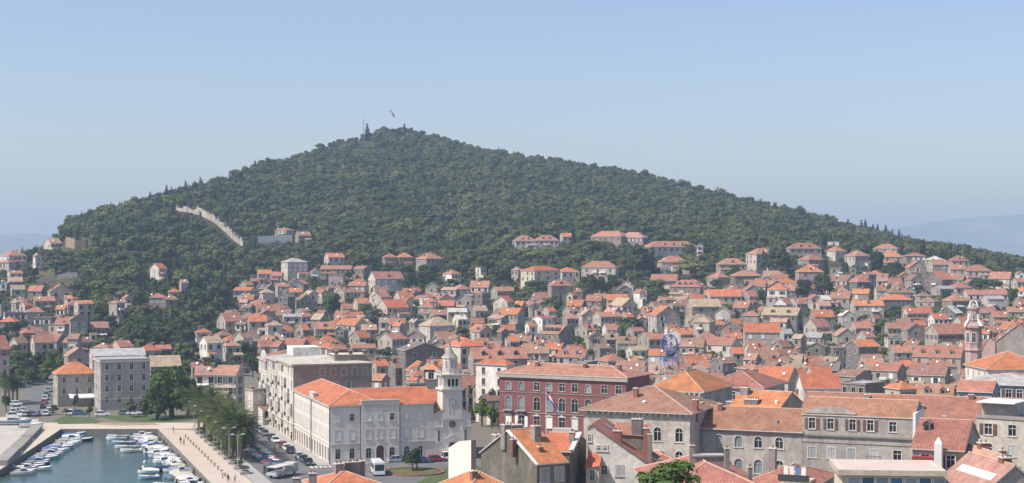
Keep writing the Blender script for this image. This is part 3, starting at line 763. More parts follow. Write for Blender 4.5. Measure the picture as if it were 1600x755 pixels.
# ---------------------------------------------------------------- houses read off the photograph
HOUSES = []
STY = ['d', 'd', 'd', 'd', 'og', 'ob', 'sw', 'sl', 'sg', 'ow', 'sb']
def house(x0, x1, ev, rd, T, W, Rk, cols, rows, h=None, rot=None, dorm=0, D=None, dd=None, name='house', side=True, chim=None, near=False, extra=''):
    q = random.Random(int(x0*7+ev*131+x1))
    u = ((x0+x1)/2-800)/F
    h = h or (6.2 if rows <= 1 else 8.6 if rows == 2 else 11.4)
    if D is None:
        g = grow(np.full(DD.shape, u), DD)-(ev+h*F/DD)
        k = int(np.argmax(g <= 0)); D = float(DD[k]) if g.min() <= 0 else 1000.0
    ze = H-(ev-CY)*D/F; z = ze-h
    W_ = (x1-x0)*D/F
    rot = q.choice([-34, -20, -10, 6, 12, 16, 22, 30, 38]) if rot is None else rot
    r = rad(rot)
    dp = dd or max(5.5, min(10.5, W_*0.8))
    w = (W_-dp*abs(math.sin(r)))/math.cos(r)
    if w < 4.0:
        dp = max(4.0, min(dp, (W_-4.0*math.cos(r))/max(abs(math.sin(r)), .05))) if abs(r) > .1 else dp
        w = max(3.6, (W_-dp*abs(math.sin(r)))/math.cos(r))
    cx, cy = u*(D+dp/2), D+dp/2
    ang = r-math.atan(u)
    # the local origin is the middle of the front edge
    ox = cx+math.sin(ang)*dp/2; oy = cy-math.cos(ang)*dp/2
    if T == 'f': zr = H-(rd-CY)*D/F
    else: zr = H-(rd-CY)*(D+dp/2)/F
    span = w/2 if T == 'f' else min(dp, w)/2 if T == 'h' else dp/2
    rise = min(max(zr-ze, 0.28*span), 0.72*span) if T in 'gfh' else 0.3
    root = empty(name, (ox, oy, z), ang)
    st = q.choice(STY); st2 = q.choice(['d', st])
    faces = {'F': [], 'L': [], 'R': [], 'B': []}
    ww = min(1.3, w/(cols*1.7+.3)) if cols else 1; hh = 1.75
    for j in range(rows):
        zz = h-0.75-hh-j*2.85
        if zz < 0.3: continue
        for i in range(cols):
            if q.random() < 0.06: continue
            xc = w*(i+0.5)/cols+q.uniform(-.12, .12)*w/cols*0.5
            faces['F'].append((xc, zz, ww, hh, st if q.random() < .75 else st2))
        if side and cols:
            for s in ('L', 'R'):
                if (rot > 3 and s == 'L') or (rot < -3 and s == 'R') or q.random() < .25:
                    nc = max(1, int(dp/3.4))
                    for i in range(nc):
                        if q.random() < .15: continue
                        faces[s].append((dp*(i+.5)/nc, zz, 0.95, hh, st2))
    if rows and cols and h > 5.5:
        zz = 0.25
        if h-0.75-hh-(rows-1)*2.85 > 2.9: faces['F'].append((w*q.choice([.3, .5, .7]), 0.05, 1.1, 2.1, 'sb'))
    building(root, w, dp, h, faces, (T, rise, Rk), W, caps=False, oh=0.35, near=near)
    sl = rise/span
    for i in range(dorm):
        if T in 'gh':
            yy = dp/2*0.22
            dormer(root, w*((i+.5)/dorm-.5)*(.9 if T == 'g' else .55), yy, h+yy*sl+.1, Rk, W, 1.5, sl)
    nch = chim if chim is not None else q.choice([0, 1, 1, 2])
    for i in range(nch):
        cxx = q.uniform(-.36, .36)*w; cyy = dp*q.uniform(.4, .7)
        zz = h+rise*(1-abs(cyy-dp/2)/(dp/2)) if T == 'g' else h+rise*(1-abs(cxx)/(w/2)) if T == 'f' else h+rise*.6
        chimney(root, cxx, cyy, zz, q.choice([.6, .7, .9]), q.choice([0.8, 1.1, 1.4]), q.random() < .3)
    # lean-to annexes, dishes, roof lights, balconies, awnings
    if q.random() < .55 and h > 5.5:
        aw = w*q.uniform(.35, .7); ad = q.uniform(1.8, 3.2); ah = h*q.uniform(.38, .62); ax = q.choice([-1, 1])*(w-aw)/2; key = None
        mb = MB(); x0_, x1_ = ax-aw/2, ax+aw/2
        mb.box(x0_+.02, x1_-.02, -ad, -.004, -2.5, ah, 0); mb.quad((x0_-.2, -ad-.25, ah+.02), (x1_+.2, -ad-.25, ah+.02), (x1_+.2, -.01, ah+.9), (x0_-.2, -.01, ah+.9), 1)
        mb.poly([(x0_+.02, -ad, ah), (x0_+.02, -.01, ah), (x0_+.02, -.01, ah+.85)], 0); mb.poly([(x1_-.02, -.01, ah), (x1_-.02, -ad, ah), (x1_-.02, -.01, ah+.85)], 0)
        mb.box(ax-.5, ax+.5, -ad-.05, -ad-.01, max(.3, ah-2.0), max(1.2, ah-.6), 2); mb.build('annex', ['wall_'+q.choice([W, W, 'l', 'w', 'g']), 'roof_'+q.choice([Rk, 'r', 'm', 'e', 'k']), 'glass_far'], root)
    if q.random() < .4 and T != 's':
        if 'dish' not in DM:
            mb = MB(); mb.lathe([(.05, -.05), (.3, .03), (.45, .14)], 8, 0); mb.bar((0, 0, -.8), (0, 0, 0), .04, 0, 4); DM['dish'] = mb.mesh('satellite_dish', ['trim_white'])
        dx = q.uniform(-.4, .4)*w; zz = h+rise*.35+.7
        dob = link('satellite_dish', DM['dish'], root, (dx, dp*.2, zz)); dob.rotation_euler = (rad(60), 0, rad(q.uniform(-60, 20)))
    if q.random() < .22 and T == 'g':
        if 'light' not in DM:
            mb = MB(); mb.box(-.4, .4, -.55, .55, 0, .12, 0); DM['light'] = mb.mesh('skylight', ['glass_pale'])
        so_ = link('skylight', DM['light'], root, (q.uniform(-.3, .3)*w, dp*.25, h+rise*.5+.16)); so_.rotation_euler = (math.atan(sl), 0, 0)
    if q.random() < .2 and rows > 1 or q.random() < .07:
        bx = q.uniform(-.2, .2)*w
        if 'hbalc' not in DM:
            mb = MB(); mb.box(-1.3, 1.3, -1.1, -.003, -.14, 0, 0); mb.box(-1.3, 1.3, -1.1, -1.03, 0, .9, 1); mb.box(-1.3, -1.23, -1.03, -.003, 0, .9, 1); mb.box(1.23, 1.3, -1.03, -.003, 0, .9, 1); DM['hbalc'] = mb.mesh('balcony', ['stone', 'shutter_white'])
        link('balcony', DM['hbalc'], root, (bx, 0, h-2.9))
    if q.random() < .08:
        if 'hawn' not in DM:
            mb = MB(); mb.box(-1.8, 1.8, -1.6, -.004, 0, .08, 0); DM['hawn'] = mb.mesh('awning', ['awning_white'])
        ao = link('awning', DM['hawn'], root, (q.uniform(-.2, .2)*w, 0, h-2.6)); ao.rotation_euler = (rad(12), 0, 0)
    info = dict(o=root, x=(x0+x1)/2, y=(ev+rd)/2, x0=x0, x1=x1, w=w, h=h, T=T, W=W, R=Rk, cols=cols, rows=rows, dorm=dorm, D=D, extra=extra)
    HOUSES.append(info)
    VISTA.append((x0, x1, rd-1, ev+min(9, 0.4*h*F/D), D))
    return root

def table(text, ox, oy, s):
    for ln in text.strip().splitlines():
        ln = ln.split('#')[0].strip()
        if not ln: continue
        t = ln.split(); kw = {}
        for a in t[8:]:
            k, v = a.split('='); kw[{'a': 'rot', 'dm': 'dorm', 'e': 'extra'}.get(k, k)] = v if k == 'e' else (int(v) if k in ('dm', 'chim') else float(v))
        x0, x1, ev, rd = [float(a) for a in t[:4]]
        c, r = t[7].split('x')
        house(ox+x0/s, ox+x1/s, oy+ev/s, oy+rd/s, t[4], t[5], t[6], int(c), int(r), **kw)
table('''
0 140 205 175 h w r 4x1 h=8
0 85 242 207 h l r 3x1
178 222 207 190 f w r 1x2 a=20
235 330 138 112 g l p 3x1
0 40 352 312 f w e 1x1
42 118 342 312 g w p 3x1 a=5
58 130 385 362 g l k 1x1
152 245 393 357 g g r 1x1
257 385 398 360 f l r 2x1 a=8
180 292 447 425 g g r 3x1
350 420 437 405 h l o 1x1
300 360 490 466 g l o 2x1
140 240 508 465 h g r 2x1
345 440 470 427 h l r 2x1
398 497 462 446 g l o 2x2
372 470 548 500 f g m 2x2 h=10
0 105 560 512 h g o 1x1
585 668 460 432 h g r 2x2
660 705 432 396 f p r 1x1
262 375 577 572 s c x 2x1
470 580 590 560 g d m 2x1
575 648 535 530 s w x 1x1 h=4
800 900 430 405 h t r 3x1
882 952 440 414 h t r 1x1
902 965 400 372 h g o 1x1
805 892 272 236 g w o 2x2 a=42 h=9
965 1005 350 328 g p p 1x1
505 600 697 662 h l r 2x1
595 712 692 660 g p r 2x1
740 862 715 676 h l o 2x1
830 918 705 684 g g r 2x1
345 480 742 695 f p p 1x1
0 60 470 455 s g x 1x1
20 150 515 460 s d x 2x1
180 290 540 505 s t x 2x1
40 120 300 285 g l r 2x1
''', 0, 340, 3.431)
table('''
583 687 68 54 h l r 3x1
690 775 96 76 g t m 2x1
615 757 240 216 h l e 4x2 a=22 h=11
845 955 213 192 g l o 3x1
770 826 292 265 f w r 1x1
825 1005 276 258 g t r 6x1
1000 1100 276 260 g t r 4x1
870 960 312 300 s p x 2x2
487 563 301 280 g g o 2x1
563 628 311 290 g p r 2x1
390 467 362 343 g t r 2x1
360 485 390 374 g c o 3x1
495 582 380 333 f d d 2x1
500 578 405 381 h l k 1x3 h=12
580 660 370 351 g g r 2x1
600 690 424 405 f d d 2x2
640 735 360 330 f l m 1x1
655 725 399 375 g g o 1x1
690 790 442 406 f g m 2x1
735 810 411 388 f l k 1x1
390 445 455 429 g t p 1x1
270 410 555 505 g g r 2x1 a=25
435 540 556 522 g g o 2x1 h=9
370 432 572 563 g g m 2x1
530 622 580 541 h l k 1x2 h=9
620 720 532 518 g g e 2x2
690 772 501 488 g g m 4x1
775 865 545 505 g g k 1x1
690 770 601 568 g g o 1x1
790 905 596 560 g g r 3x1 dm=1
910 1080 576 540 g l o 2x1
155 243 617 594 h l o 1x2
178 300 672 638 g w k 2x1 a=25 h=8
980 1092 643 608 g g o 2x1
1000 1090 460 423 g g o 2x1
975 1080 365 348 g g r 3x1
905 1030 402 378 g g m 2x1
640 765 682 651 g t r 2x1
490 640 692 664 g g r 3x1
300 400 690 650 h l p 2x1
815 870 402 378 f g r 1x1
905 975 602 583 f d e 2x1
450 490 340 322 g d r 1x1
690 780 530 512 g g r 2x1
420 470 480 465 g d m 1x1
''', 260, 340, 3.431)
table('''
265 345 214 186 h t r 2x1
340 428 213 165 h t o 3x1
445 592 222 188 h t r 4x1 h=8
190 380 328 281 g l r 4x1 dm=1 h=9 e=centre_gable
590 686 302 276 h w r 3x1
765 822 270 262 s c x 2x2 h=8
495 580 376 336 f g d 1x1
580 690 388 374 g g p 2x1
630 740 386 357 h g r 2x1
735 850 373 340 g g r 3x1
845 970 394 372 g g r 5x1
760 846 407 398 s d x 2x2
860 975 452 420 f l o 2x1 a=-25
455 570 482 431 h g r 2x1
570 660 471 446 g g o 2x1
660 757 442 412 f g p 2x1
235 405 482 440 g l o 4x1
205 315 427 406 g l r 4x1
610 720 507 486 g l c 2x1
740 830 500 467 g g k 1x1
885 1030 517 485 g g o 5x2 h=8
975 1035 470 444 g g o 2x1
1050 1100 472 440 f g r 1x1
460 660 582 531 h l k 5x2 a=28 h=9 e=dormered
320 385 580 556 g g o 1x1
735 850 602 548 f g o 1x1
745 850 612 588 f l r 2x2
930 1000 665 626 g g o 1x1
890 935 612 576 f d r 1x1
1030 1098 582 561 g w r 1x2
240 400 652 620 g g r 4x1
390 500 642 592 f t k 3x1
605 805 692 641 h l o 3x3 h=15 a=30
345 600 712 672 f d d 2x1 h=12
830 960 540 520 g g p 3x1
420 460 560 520 f t k 1x1
520 610 520 495 g t r 2x1
640 720 545 520 g c c 2x1
150 235 600 575 g g p 2x1
''', 520, 340, 3.431)
table('''
70 200 126 74 h l r 4x1 dm=2
180 320 124 60 h l r 5x1 dm=2
325 390 102 63 g l o 2x1
490 700 102 61 h t r 5x1
640 800 108 73 h t p 3x1
770 1065 158 108 h l r 8x1 h=9 dm=3
1060 1092 152 131 f w r 1x2 h=10
845 1015 240 206 h l r 3x1 h=7
115 330 285 259 h y o 3x2 a=48 h=11 e=yellow
65 130 282 265 h l p 2x1
300 432 292 266 h w o 3x1
440 640 268 228 h l r 3x2 h=10
245 395 367 326 h t r 2x1 dm=1 a=20
0 78 389 375 g g r 3x1
360 420 417 396 f c o 1x1
570 690 442 412 g l o 2x1
590 742 472 422 f l k 3x1
720 786 402 366 f w r 1x2 a=35
630 715 387 362 f t m 1x1
810 965 337 305 g l r 6x1
915 1095 372 326 h t r 3x2 dm=3
155 215 472 440 f g r 1x1
228 305 502 474 g p o 3x1
178 285 542 530 g w r 2x2
338 425 541 516 g g p 3x1
425 520 522 471 f g k 1x1
500 660 531 508 g l r 6x1
645 722 532 501 g g o 2x1
798 970 524 456 f k o 2x2 h=11 e=ochre
730 790 547 516 f l r 1x1
218 395 622 578 g d r 3x1 dm=4 h=9
405 540 602 573 g g r 3x1 dm=2
135 265 722 675 g t m 1x1
465 560 642 615 f g m 1x2
555 640 652 621 g d k 3x1 dm=1
625 735 672 619 g g m 2x1 dm=1
740 900 652 616 g g r 3x1
310 480 747 708 g l r 3x1 dm=2
680 790 712 690 g l k 2x1
800 900 737 692 g l o 2x1
910 1040 612 596 g l o 3x1
970 1060 692 650 h g p 2x1
560 660 510 480 g g p 2x1
340 420 500 480 g g m 2x1
680 780 610 590 g g r 2x1
500 600 700 680 g t m 2x1
''', 780, 340, 3.431)
table('''
270 435 252 213 h g r 4x1 dm=1
430 600 197 159 h l r 4x2 h=11 dm=2
645 835 167 131 h g r 5x1 dm=2
710 850 227 191 h g r 3x1
695 845 292 236 h p o 2x1 dm=1
855 970 182 146 h l r 2x1
960 1095 207 151 h l r 5x1 h=9
870 930 130 120 s w x 1x1 h=4
880 1020 272 232 s t x 4x2 h=8
220 345 322 294 h g r 2x1
345 515 314 283 h d r 3x1
545 665 387 336 h w o 2x2 h=11 e=tall_white
965 1098 347 316 h d r 2x1
580 700 462 431 f w r 3x1
650 762 462 431 g g r 3x1
400 520 397 361 f g r 2x1
210 410 422 386 g l o 5x1
400 500 422 394 g g r 2x1
805 885 472 441 g l p 2x1
880 1000 432 401 g g r 2x1
1000 1100 407 383 g g o 2x1
105 300 477 438 g t k 2x1 h=10 a=20
265 360 512 466 f l k 1x2
360 470 482 446 g g r 2x1
415 510 527 491 h g r 2x1
520 735 522 483 g d k 4x1 dm=2 h=9 a=-15
150 266 562 521 h l k 1x2 h=12
770 905 532 496 g g o 2x1
740 880 587 541 g g r 2x1
925 1020 527 499 f l c 2x1
415 612 614 566 g g o 3x3 h=13 a=4 e=dark_attic
335 410 647 596 g g o 1x1
200 400 682 641 g w r 2x1
345 420 727 686 g g o 1x1
15 150 627 601 g l o 3x1
610 680 622 592 g l e 2x1
680 755 647 611 g t k 1x2 h=10
755 860 642 615 g g e 2x1
895 1020 632 582 f g p 3x1
985 1100 592 561 g g r 2x1
765 870 692 671 f d r 1x1
885 985 702 696 s d x 2x1 h=9
75 220 692 641 g g m 2x1
820 885 440 412 g l w 1x1
560 660 560 540 g g p 2x1
''', 1040, 340, 3.431)
table('''
290 430 167 141 h g r 3x1
330 450 212 181 h g o 2x1
450 570 207 188 h t r 4x1
570 670 227 206 h l c 3x1
575 690 252 226 g g r 2x1
690 800 232 186 h g r 3x1 dm=1
460 575 267 216 f g r 1x1
690 785 277 256 g l r 2x1
770 920 287 241 h p r 4x1
460 560 332 281 f g m 2x2 a=25
560 715 332 276 f d o 3x2
915 1035 327 286 g l r 2x1
1050 1100 302 286 f w r 1x1
1065 1110 392 378 g w o 1x2
350 490 402 356 h g m 2x1 dm=1
320 500 442 411 h d o 3x1
165 345 472 444 g l o 4x1 dm=1
515 600 422 391 h g m 1x1
525 650 452 426 h g m 2x1
600 720 382 368 g g e 2x1
680 815 377 346 h l r 2x1
660 810 447 406 h t r 3x1
770 1010 412 388 g l r 6x1
870 990 437 420 g l e 2x1
445 605 512 485 g c o 5x1
640 765 512 466 f d w 2x1
585 690 542 516 g w o 3x1
350 450 592 566 g g r 3x1
430 562 602 551 f g m 1x1 a=25
570 770 622 571 g g r 4x1 h=9
915 1010 532 486 g g r 1x1
870 925 622 601 g g o 1x1
505 780 747 690 g g r 4x1 dm=3
145 318 692 656 g d o 3x2 h=11
375 500 722 686 g g r 2x1
1030 1110 345 325 g l r 2x1
350 440 650 625 s l x 2x1
470 560 690 660 g g m 2x1
200 300 640 600 g g r 1x1
1000 1100 505 480 g g r 2x1
''', 1280, 340, 3.431)
table('''
15 122 252 216 g l b 2x3 h=11 a=-6
105 242 252 211 g l b 2x3 h=12 a=-22
0 48 218 196 g g r 1x1
300 412 122 96 g g r 2x1
425 542 122 86 g d r 2x1
262 322 328 318 s l e 1x2 h=9 a=30
845 892 212 171 g g o 1x1 h=12
848 892 277 236 g p r 1x1 h=10
1072 1152 230 201 h d o 1x1 h=14
985 1080 300 272 s d x 1x1 h=11
895 985 220 190 g d m 1x1
730 850 130 112 g g r 3x1
''', 300, 500, 2.96)
table('''
268 545 178 129 g g r 2x1 dm=3 h=13 a=10
305 490 212 156 h w o 2x4 h=16 a=56 D=408 dd=13
525 645 152 109 g t b 1x1
740 870 200 176 s d x 2x1
865 1000 192 151 h g r 2x1
975 1100 212 171 h g o 2x1
1000 1100 250 215 g g m 1x1 h=9
1040 1120 270 235 g g r 1x1 h=9
''', 640, 500, 2.96)
table('''
830 1035 282 196 g l o 2x1 h=10 a=-20
740 900 230 205 h g r 2x1 h=9
1060 1184 255 190 g l o 2x1 h=10 a=20
180 330 235 190 g g m 2x1 h=9
620 740 200 175 g d m 2x1 h=8
''', 900, 500, 2.96)
table('''
130 335 315 242 g w o 1x1 h=10 a=12
340 540 300 288 s d x 3x1 h=10
542 692 322 246 h c o 3x1 h=10 a=35
690 868 357 266 g t b 2x1 dm=2 h=9 a=-8
650 842 256 212 g t m 2x1
700 872 216 179 h g r 2x1
310 482 262 231 g t m 3x1
480 640 235 200 g g r 2x1
560 720 215 185 h g o 2x1
230 340 230 190 g d d 2x1
''', 1200, 500, 2.96)
# ---------------------------------------------------------------- landmark buildings
def PX(px, row, D): return Vector(((px-800)/F*D, D, H-(row-CY)*D/F))
material('wall_mon', (0.71, 0.64, 0.55), 0.85, 0.10, 0.15, 2.0, 0.0, 0.1, 0, stain=((0.46, 0.43, 0.39), 0.4, 0.5, 0.3))
material('wall_red', (0.235, 0.088, 0.084), 0.85, 0.14, 0.15, 2.0, 0.0, 0.1, 0, stain=((0.20, 0.06, 0.06), 0.4, 0.5, 0.3))
material('wall_apt', (0.62, 0.57, 0.48), 0.85, 0.16, 0.2, 2.0, 0.05, 0.1, 0, stain=((0.42, 0.38, 0.32), 0.4, 0.6, 0.3))
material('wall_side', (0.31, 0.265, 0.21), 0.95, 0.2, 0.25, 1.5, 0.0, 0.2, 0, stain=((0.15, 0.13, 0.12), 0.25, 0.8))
material('wall_old', (0.15, 0.135, 0.105), 0.95, 0.3, 0.3, 2.0, 0.0, 0.2, 0, stain=((0.34, 0.31, 0.26), 0.35, 0.5, 0.4))
material('yellow_panel', (0.50, 0.41, 0.22), 0.8, 0.3, 1.0, 4, 0)
ST = rad(18.2); tx, ty = -math.sin(ST), math.cos(ST); rx, ry = math.cos(ST), math.sin(ST)
C0 = (-38.2, 329.4)
def street(s, r=0.0, z=1.5): return (C0[0]+tx*s+rx*r, C0[1]+ty*s+ry*r, z)
def course(root, name, w, d, z, t, proj, mat, off=(0, 0), sides='FL'):
    """projecting string course / cornice along front and left faces"""
    mb = MB(); x0, y0 = -w/2+off[0], off[1]
    if 'F' in sides: mb.box(x0-proj, x0+w+proj, y0-proj, y0-.002, z, z+t)
    if 'L' in sides: mb.box(x0-proj, x0-.002, y0-.002, y0+d+proj, z, z+t)
    if 'R' in sides: mb.box(x0+w+.002, x0+w+proj, y0-.002, y0+d+proj, z, z+t)
    return mb.build(name, [mat], root)

def monastery():
    w = 22.5; o = empty('monastery', street(0, w/2), ST, 'long white three-storey monastery with bright orange roof beside the church', 'monastery')
    lw = 11.0; h = 12.2
    F_ = []
    cols = [1.68, 4.7, 8.2, 10.7, 13.3, 16.6, 19.6]
    def front(xs, shift):
        out = []
        for i, x in enumerate(xs):
            out.append((x-shift, 8.9, 0.95, 1.5, 'd' if round(x) in (5, 13) else 'sw')); out.append((x-shift, 5.0, 1.25, 2.1, 'sw'))
            if abs(x-10.7) > .1: out.append((x-shift, 1.0, 1.15, 2.2, 'a'))
        return out
    L = []
    for i in range(14):
        xc = 1.6+i*2.97
        L += [(xc, 8.7, 1.1, 1.7, 'sw'), (xc, 5.0, 1.15, 2.2, 'sw'), (xc, 0.4, 1.35, 3.0, 'Al' if i % 5 else 'D')]
    building(o, lw, 42, h, {'F': front([1.68, 4.7], 0), 'L': L}, ('h', 2.9, 'o'), 'w', 2, True, 0.25, True, 0.35, 'wall_mon', (-w/2+lw/2, 0))
    fr = front([16.6, 19.6], lw)
    building(o, w-6, 13, h-.004, {'F': [(a+lw-6, b, c, e, f) for (a, b, c, e, f) in fr]}, ('g', 2.9, 'o'), 'w', 2, True, 0.25, True, 0.35, 'wall_mon', (-w/2+6+(w-6)/2, 0.02))
    # raised centre bay with the portal
    mb = MB(); x0, x1 = -w/2+6.6, -w/2+14.9
    wall_face(mb, (x0, -0.32), (1, 0), (0, -1), x1-x0, -1.5, h+1.0, [(10.7-6.6-.85, 0, 10.7-6.6+.85, 3.7)]+[(x-6.6-.6, 5.0, x-6.6+.6, 7.1) for x in (8.2, 10.7, 13.3)]+[(x-6.6-.5, 8.9, x-6.6+.5, 10.4) for x in (8.2, 10.7, 13.3)]+[(x-6.6-.58, 1.0, x-6.6+.58, 3.2) for x in (8.2, 13.3)], 0.25)
    mb.quad((x0, 0.2, -1.5), (x0, -.32, -1.5), (x0, -.32, h+1.0), (x0, 0.2, h+1.0)); mb.quad((x1, -.32, -1.5), (x1, .2, -1.5), (x1, .2, h+1.0), (x1, -.32, h+1.0))
    mb.quad((x0, -.32, h+1.0), (x1, -.32, h+1.0), (x1, .2, h+1.0), (x0, .2, h+1.0)); mb.quad((x1, .2, h-1), (x0, .2, h-1), (x0, .2, h+1.0), (x1, .2, h+1.0))
    bay = mb.build('centre_bay', ['wall_mon'], o)
    for x in (8.2, 10.7, 13.3):
        for (z, ww, hh, st) in ((8.9, 1.0, 1.5, 'd' if x > 13 else 'sw'), (5.0, 1.2, 2.1, 'sw')) + (((1.0, 1.15, 2.2, 'a'),) if abs(x-10.7) > .1 else ((0.0, 1.7, 3.7, 'D'),)):
            ps = win_meshes(st, ww, hh); wo_ = link('door' if st == 'D' else 'window', ps['window'], o, (-w/2+x, -.32, z))
            for nm in ps:
                if nm != 'window': link(nm, ps[nm], wo_)
    mb = MB()
    for i in range(12): mb.box(x0+.5+i*.64, x0+.78+i*.64, -.42, -.325, h-.5, h-.15)
    mb.box(x0-.15, x1+.15, -.55, .1, h+.9, h+1.12); mb.build('parapet', ['stone'], o)
    course(o, 'string_course', w, 42, 4.1, .18, .14, 'stone'); course(o, 'cornice', lw, 42, h-.25, .3, .3, 'stone', (-w/2+lw/2, 0))
    mb = MB(); mb.box(-w/2-.3, -w/2+.5, 17, 21.5, h-.3, h+1.2); mb.box(-w/2-.4, -w/2+.6, 16.8, 21.7, h+1.2, h+1.45); mb.build('parapet', ['stone'], o)
    for x, y in ((-w/2-.12, .06), (-w/2-.12, 20.5)):
        mb = MB(); mb.bar((x, y, -1), (x, y, h), .09, 0, 6); mb.build('drainpipe', ['metal_dark'], o)
    mb = MB(); mb.bar((-w/2+6.5, -.12, -1), (-w/2+6.5, -.12, h), .08, 0, 6); mb.build('drainpipe', ['metal_dark'], o)
    mb = MB(); mb.bar((-w/2+15, -.12, -1), (-w/2+15, -.12, h), .08, 0, 6); mb.build('drainpipe', ['metal_dark'], o)
    # wing that links to the church
    building(o, 9.5, 11, 11.2, {}, ('g', 2.6, 'o'), 'w', 2, True, 0.25, True, 0.3, 'wall_mon', (w/2+3.0, 7))
    VISTA.append((455, 680, 600, 640, 329))
monastery()

def church():
    w = 8.3; o = empty('church', street(0, 22.55+w/2), ST, 'grey stone church with slim belfry and round clock beside the white monastery', 'church')
    h = 9.6
    building(o, w, 17, h, {'F': [(w/2, 0, 1.7, 3.7, 'D'), (1.15, 3.9, .55, 2.4, 'd'), (w-1.15, 3.9, .55, 2.4, 'd')]}, ('f', 2.2, 'r'), 'n', 2, True, .3, False, .15, 'wall_mon')
    mb = MB()                                                  # raking cornice, bands, porch gable
    for s in (-1, 1):
        mb.bar((s*(w/2+.1), -.1, h), (s*1.9, -.1, h+1.25), .13, 0, 4)
        mb.bar((s*1.7, -.2, 4.3), (0, -.2, 5.3), .14, 0, 4)
    mb.box(-w/2-.05, -2.3, -.1, -.003, 6.9, 7.1); mb.box(2.3, w/2+.05, -.1, -.003, 6.9, 7.1)
    mb.build('mouldings', ['stone'], o)
    mb = MB(); n = 16
    for i in range(n):
        a, b = 2*math.pi*i/n, 2*math.pi*(i+1)/n
        for (r0, r1, y) in ((.62, .82, -.09),):
            mb.quad((r0*math.cos(a), y, 7.55+r0*math.sin(a)), (r1*math.cos(a), y, 7.55+r1*math.sin(a)), (r1*math.cos(b), y, 7.55+r1*math.sin(b)), (r0*math.cos(b), y, 7.55+r0*math.sin(b)), 0)
            mb.quad((r1*math.cos(a), y, 7.55+r1*math.sin(a)), (r1*math.cos(a), 0, 7.55+r1*math.sin(a)), (r1*math.cos(b), 0, 7.55+r1*math.sin(b)), (r1*math.cos(b), y, 7.55+r1*math.sin(b)), 0)
    mb.poly([(.62*math.cos(2*math.pi*i/n), -.03, 7.55+.62*math.sin(2*math.pi*i/n)) for i in range(n)][::-1], 1)
    for i in range(4):
        a = math.pi*i/4; mb.bar((-.62*math.cos(a), -.05, 7.55-.62*math.sin(a)), (.62*math.cos(a), -.05, 7.55+.62*math.sin(a)), .045, 0, 4)
    mb.build('rose_window', ['stone_dark', 'glass'], o)
    # tower
    tw = 2.2; z0, z1 = 9.0, 15.0
    mb = MB()
    for k, (org, ux, n_) in enumerate((((-tw, -.15), (1, 0), (0, -1)), ((-tw, -.15+2*tw), (0, -1), (-1, 0)), ((tw, -.15), (0, 1), (1, 0)), ((tw, -.15+2*tw), (-1, 0), (0, 1)))):
        ops = [(tw-.62, 9.5, tw-.12, 11.2), (tw+.12, 9.5, tw+.62, 11.2)] if k == 0 else []
        wall_face(mb, org, ux, n_, 2*tw, 6.5 if k else 8.6, z1, ops, .3, 0, 1)
        ops2 = [(tw-1.15+i*.85, 15.7, tw-.55+i*.85, 17.3) for i in range(3)]
        wall_face(mb, (org[0]*.93, -.15+tw+(org[1]+.15-tw)*.93), ux, n_, 2*tw*.93, z1, 18.1, ops2, .35, 0, 1)  # bell openings backed with a dark face, shade inside put into the colour
    t = mb.build('bell_tower', ['wall_mon', 'glass'], o)
    mb = MB(); mb.box(-tw-.35, tw+.35, -.5, 2*tw+.2, z1-.1, z1+.25); mb.box(-tw-.25, tw+.25, -.4, 2*tw+.1, 17.85, 18.1); mb.box(-tw-.4, tw+.4, -.55, 2*tw+.25, 18.1, 18.32)
    for i in range(10):
        x = -tw-.3+i*(2*tw+.6)/9
        for y in (-.5, 2*tw+.2): mb.box(x-.05, x+.05, y-.05, y+.05, 18.32, 18.95)
        for xx in (-tw-.35, tw+.35): mb.box(xx-.05, xx+.05, i*(2*tw+.6)/9-.45-.05, i*(2*tw+.6)/9-.4, 18.32, 18.95)
    mb.box(-tw-.4, tw+.4, -.55, -.45, 18.95, 19.08); mb.box(-tw-.4, -tw-.3, -.45, 2*tw+.2, 18.95, 19.08); mb.box(tw+.3, tw+.4, -.45, 2*tw+.2, 18.95, 19.08)
    mb.build('cornice', ['stone'], t)
    mb = MB(); mb.lathe([(1.55, 18.3), (1.55, 21.7), (1.8, 21.75), (1.8, 22.0)], 8, 0, 0, tw-.15, math.pi/8)
    mb.lathe([(1.7, 22.0), (.9, 22.8), (.42, 23.6), (.18, 24.4), (.05, 24.6)], 8, 1, 0, tw-.15, math.pi/8); mb.build('spire', ['wall_mon', 'stone_dark'], t)
    for i in range(8):
        a = math.pi/4*i-math.pi/2; x, y = 1.47*math.cos(a), tw-.15+1.47*math.sin(a)
        ps = win_meshes('a', .5, 1.7); wo_ = link('window', ps['window'], o, (x, y, 19.5), a+math.pi/2); link('pane', ps['pane'], wo_, (0, -.19, 0))
    mb = MB(); mb.lathe([(.16, 24.55), (.16, 24.8), (.03, 24.9)], 6, 0, 0, tw-.15); mb.box(-.03, .03, tw-.18, tw-.12, 24.9, 25.6); mb.box(-.25, .25, tw-.17, tw-.13, 25.2, 25.28); mb.build('cross', ['metal_dark'], t)
    mb = MB(); n = 20; c = 12.3
    mb.poly([(.7*math.cos(2*math.pi*i/n), -.20, c+.7*math.sin(2*math.pi*i/n)) for i in range(n)][::-1], 0)
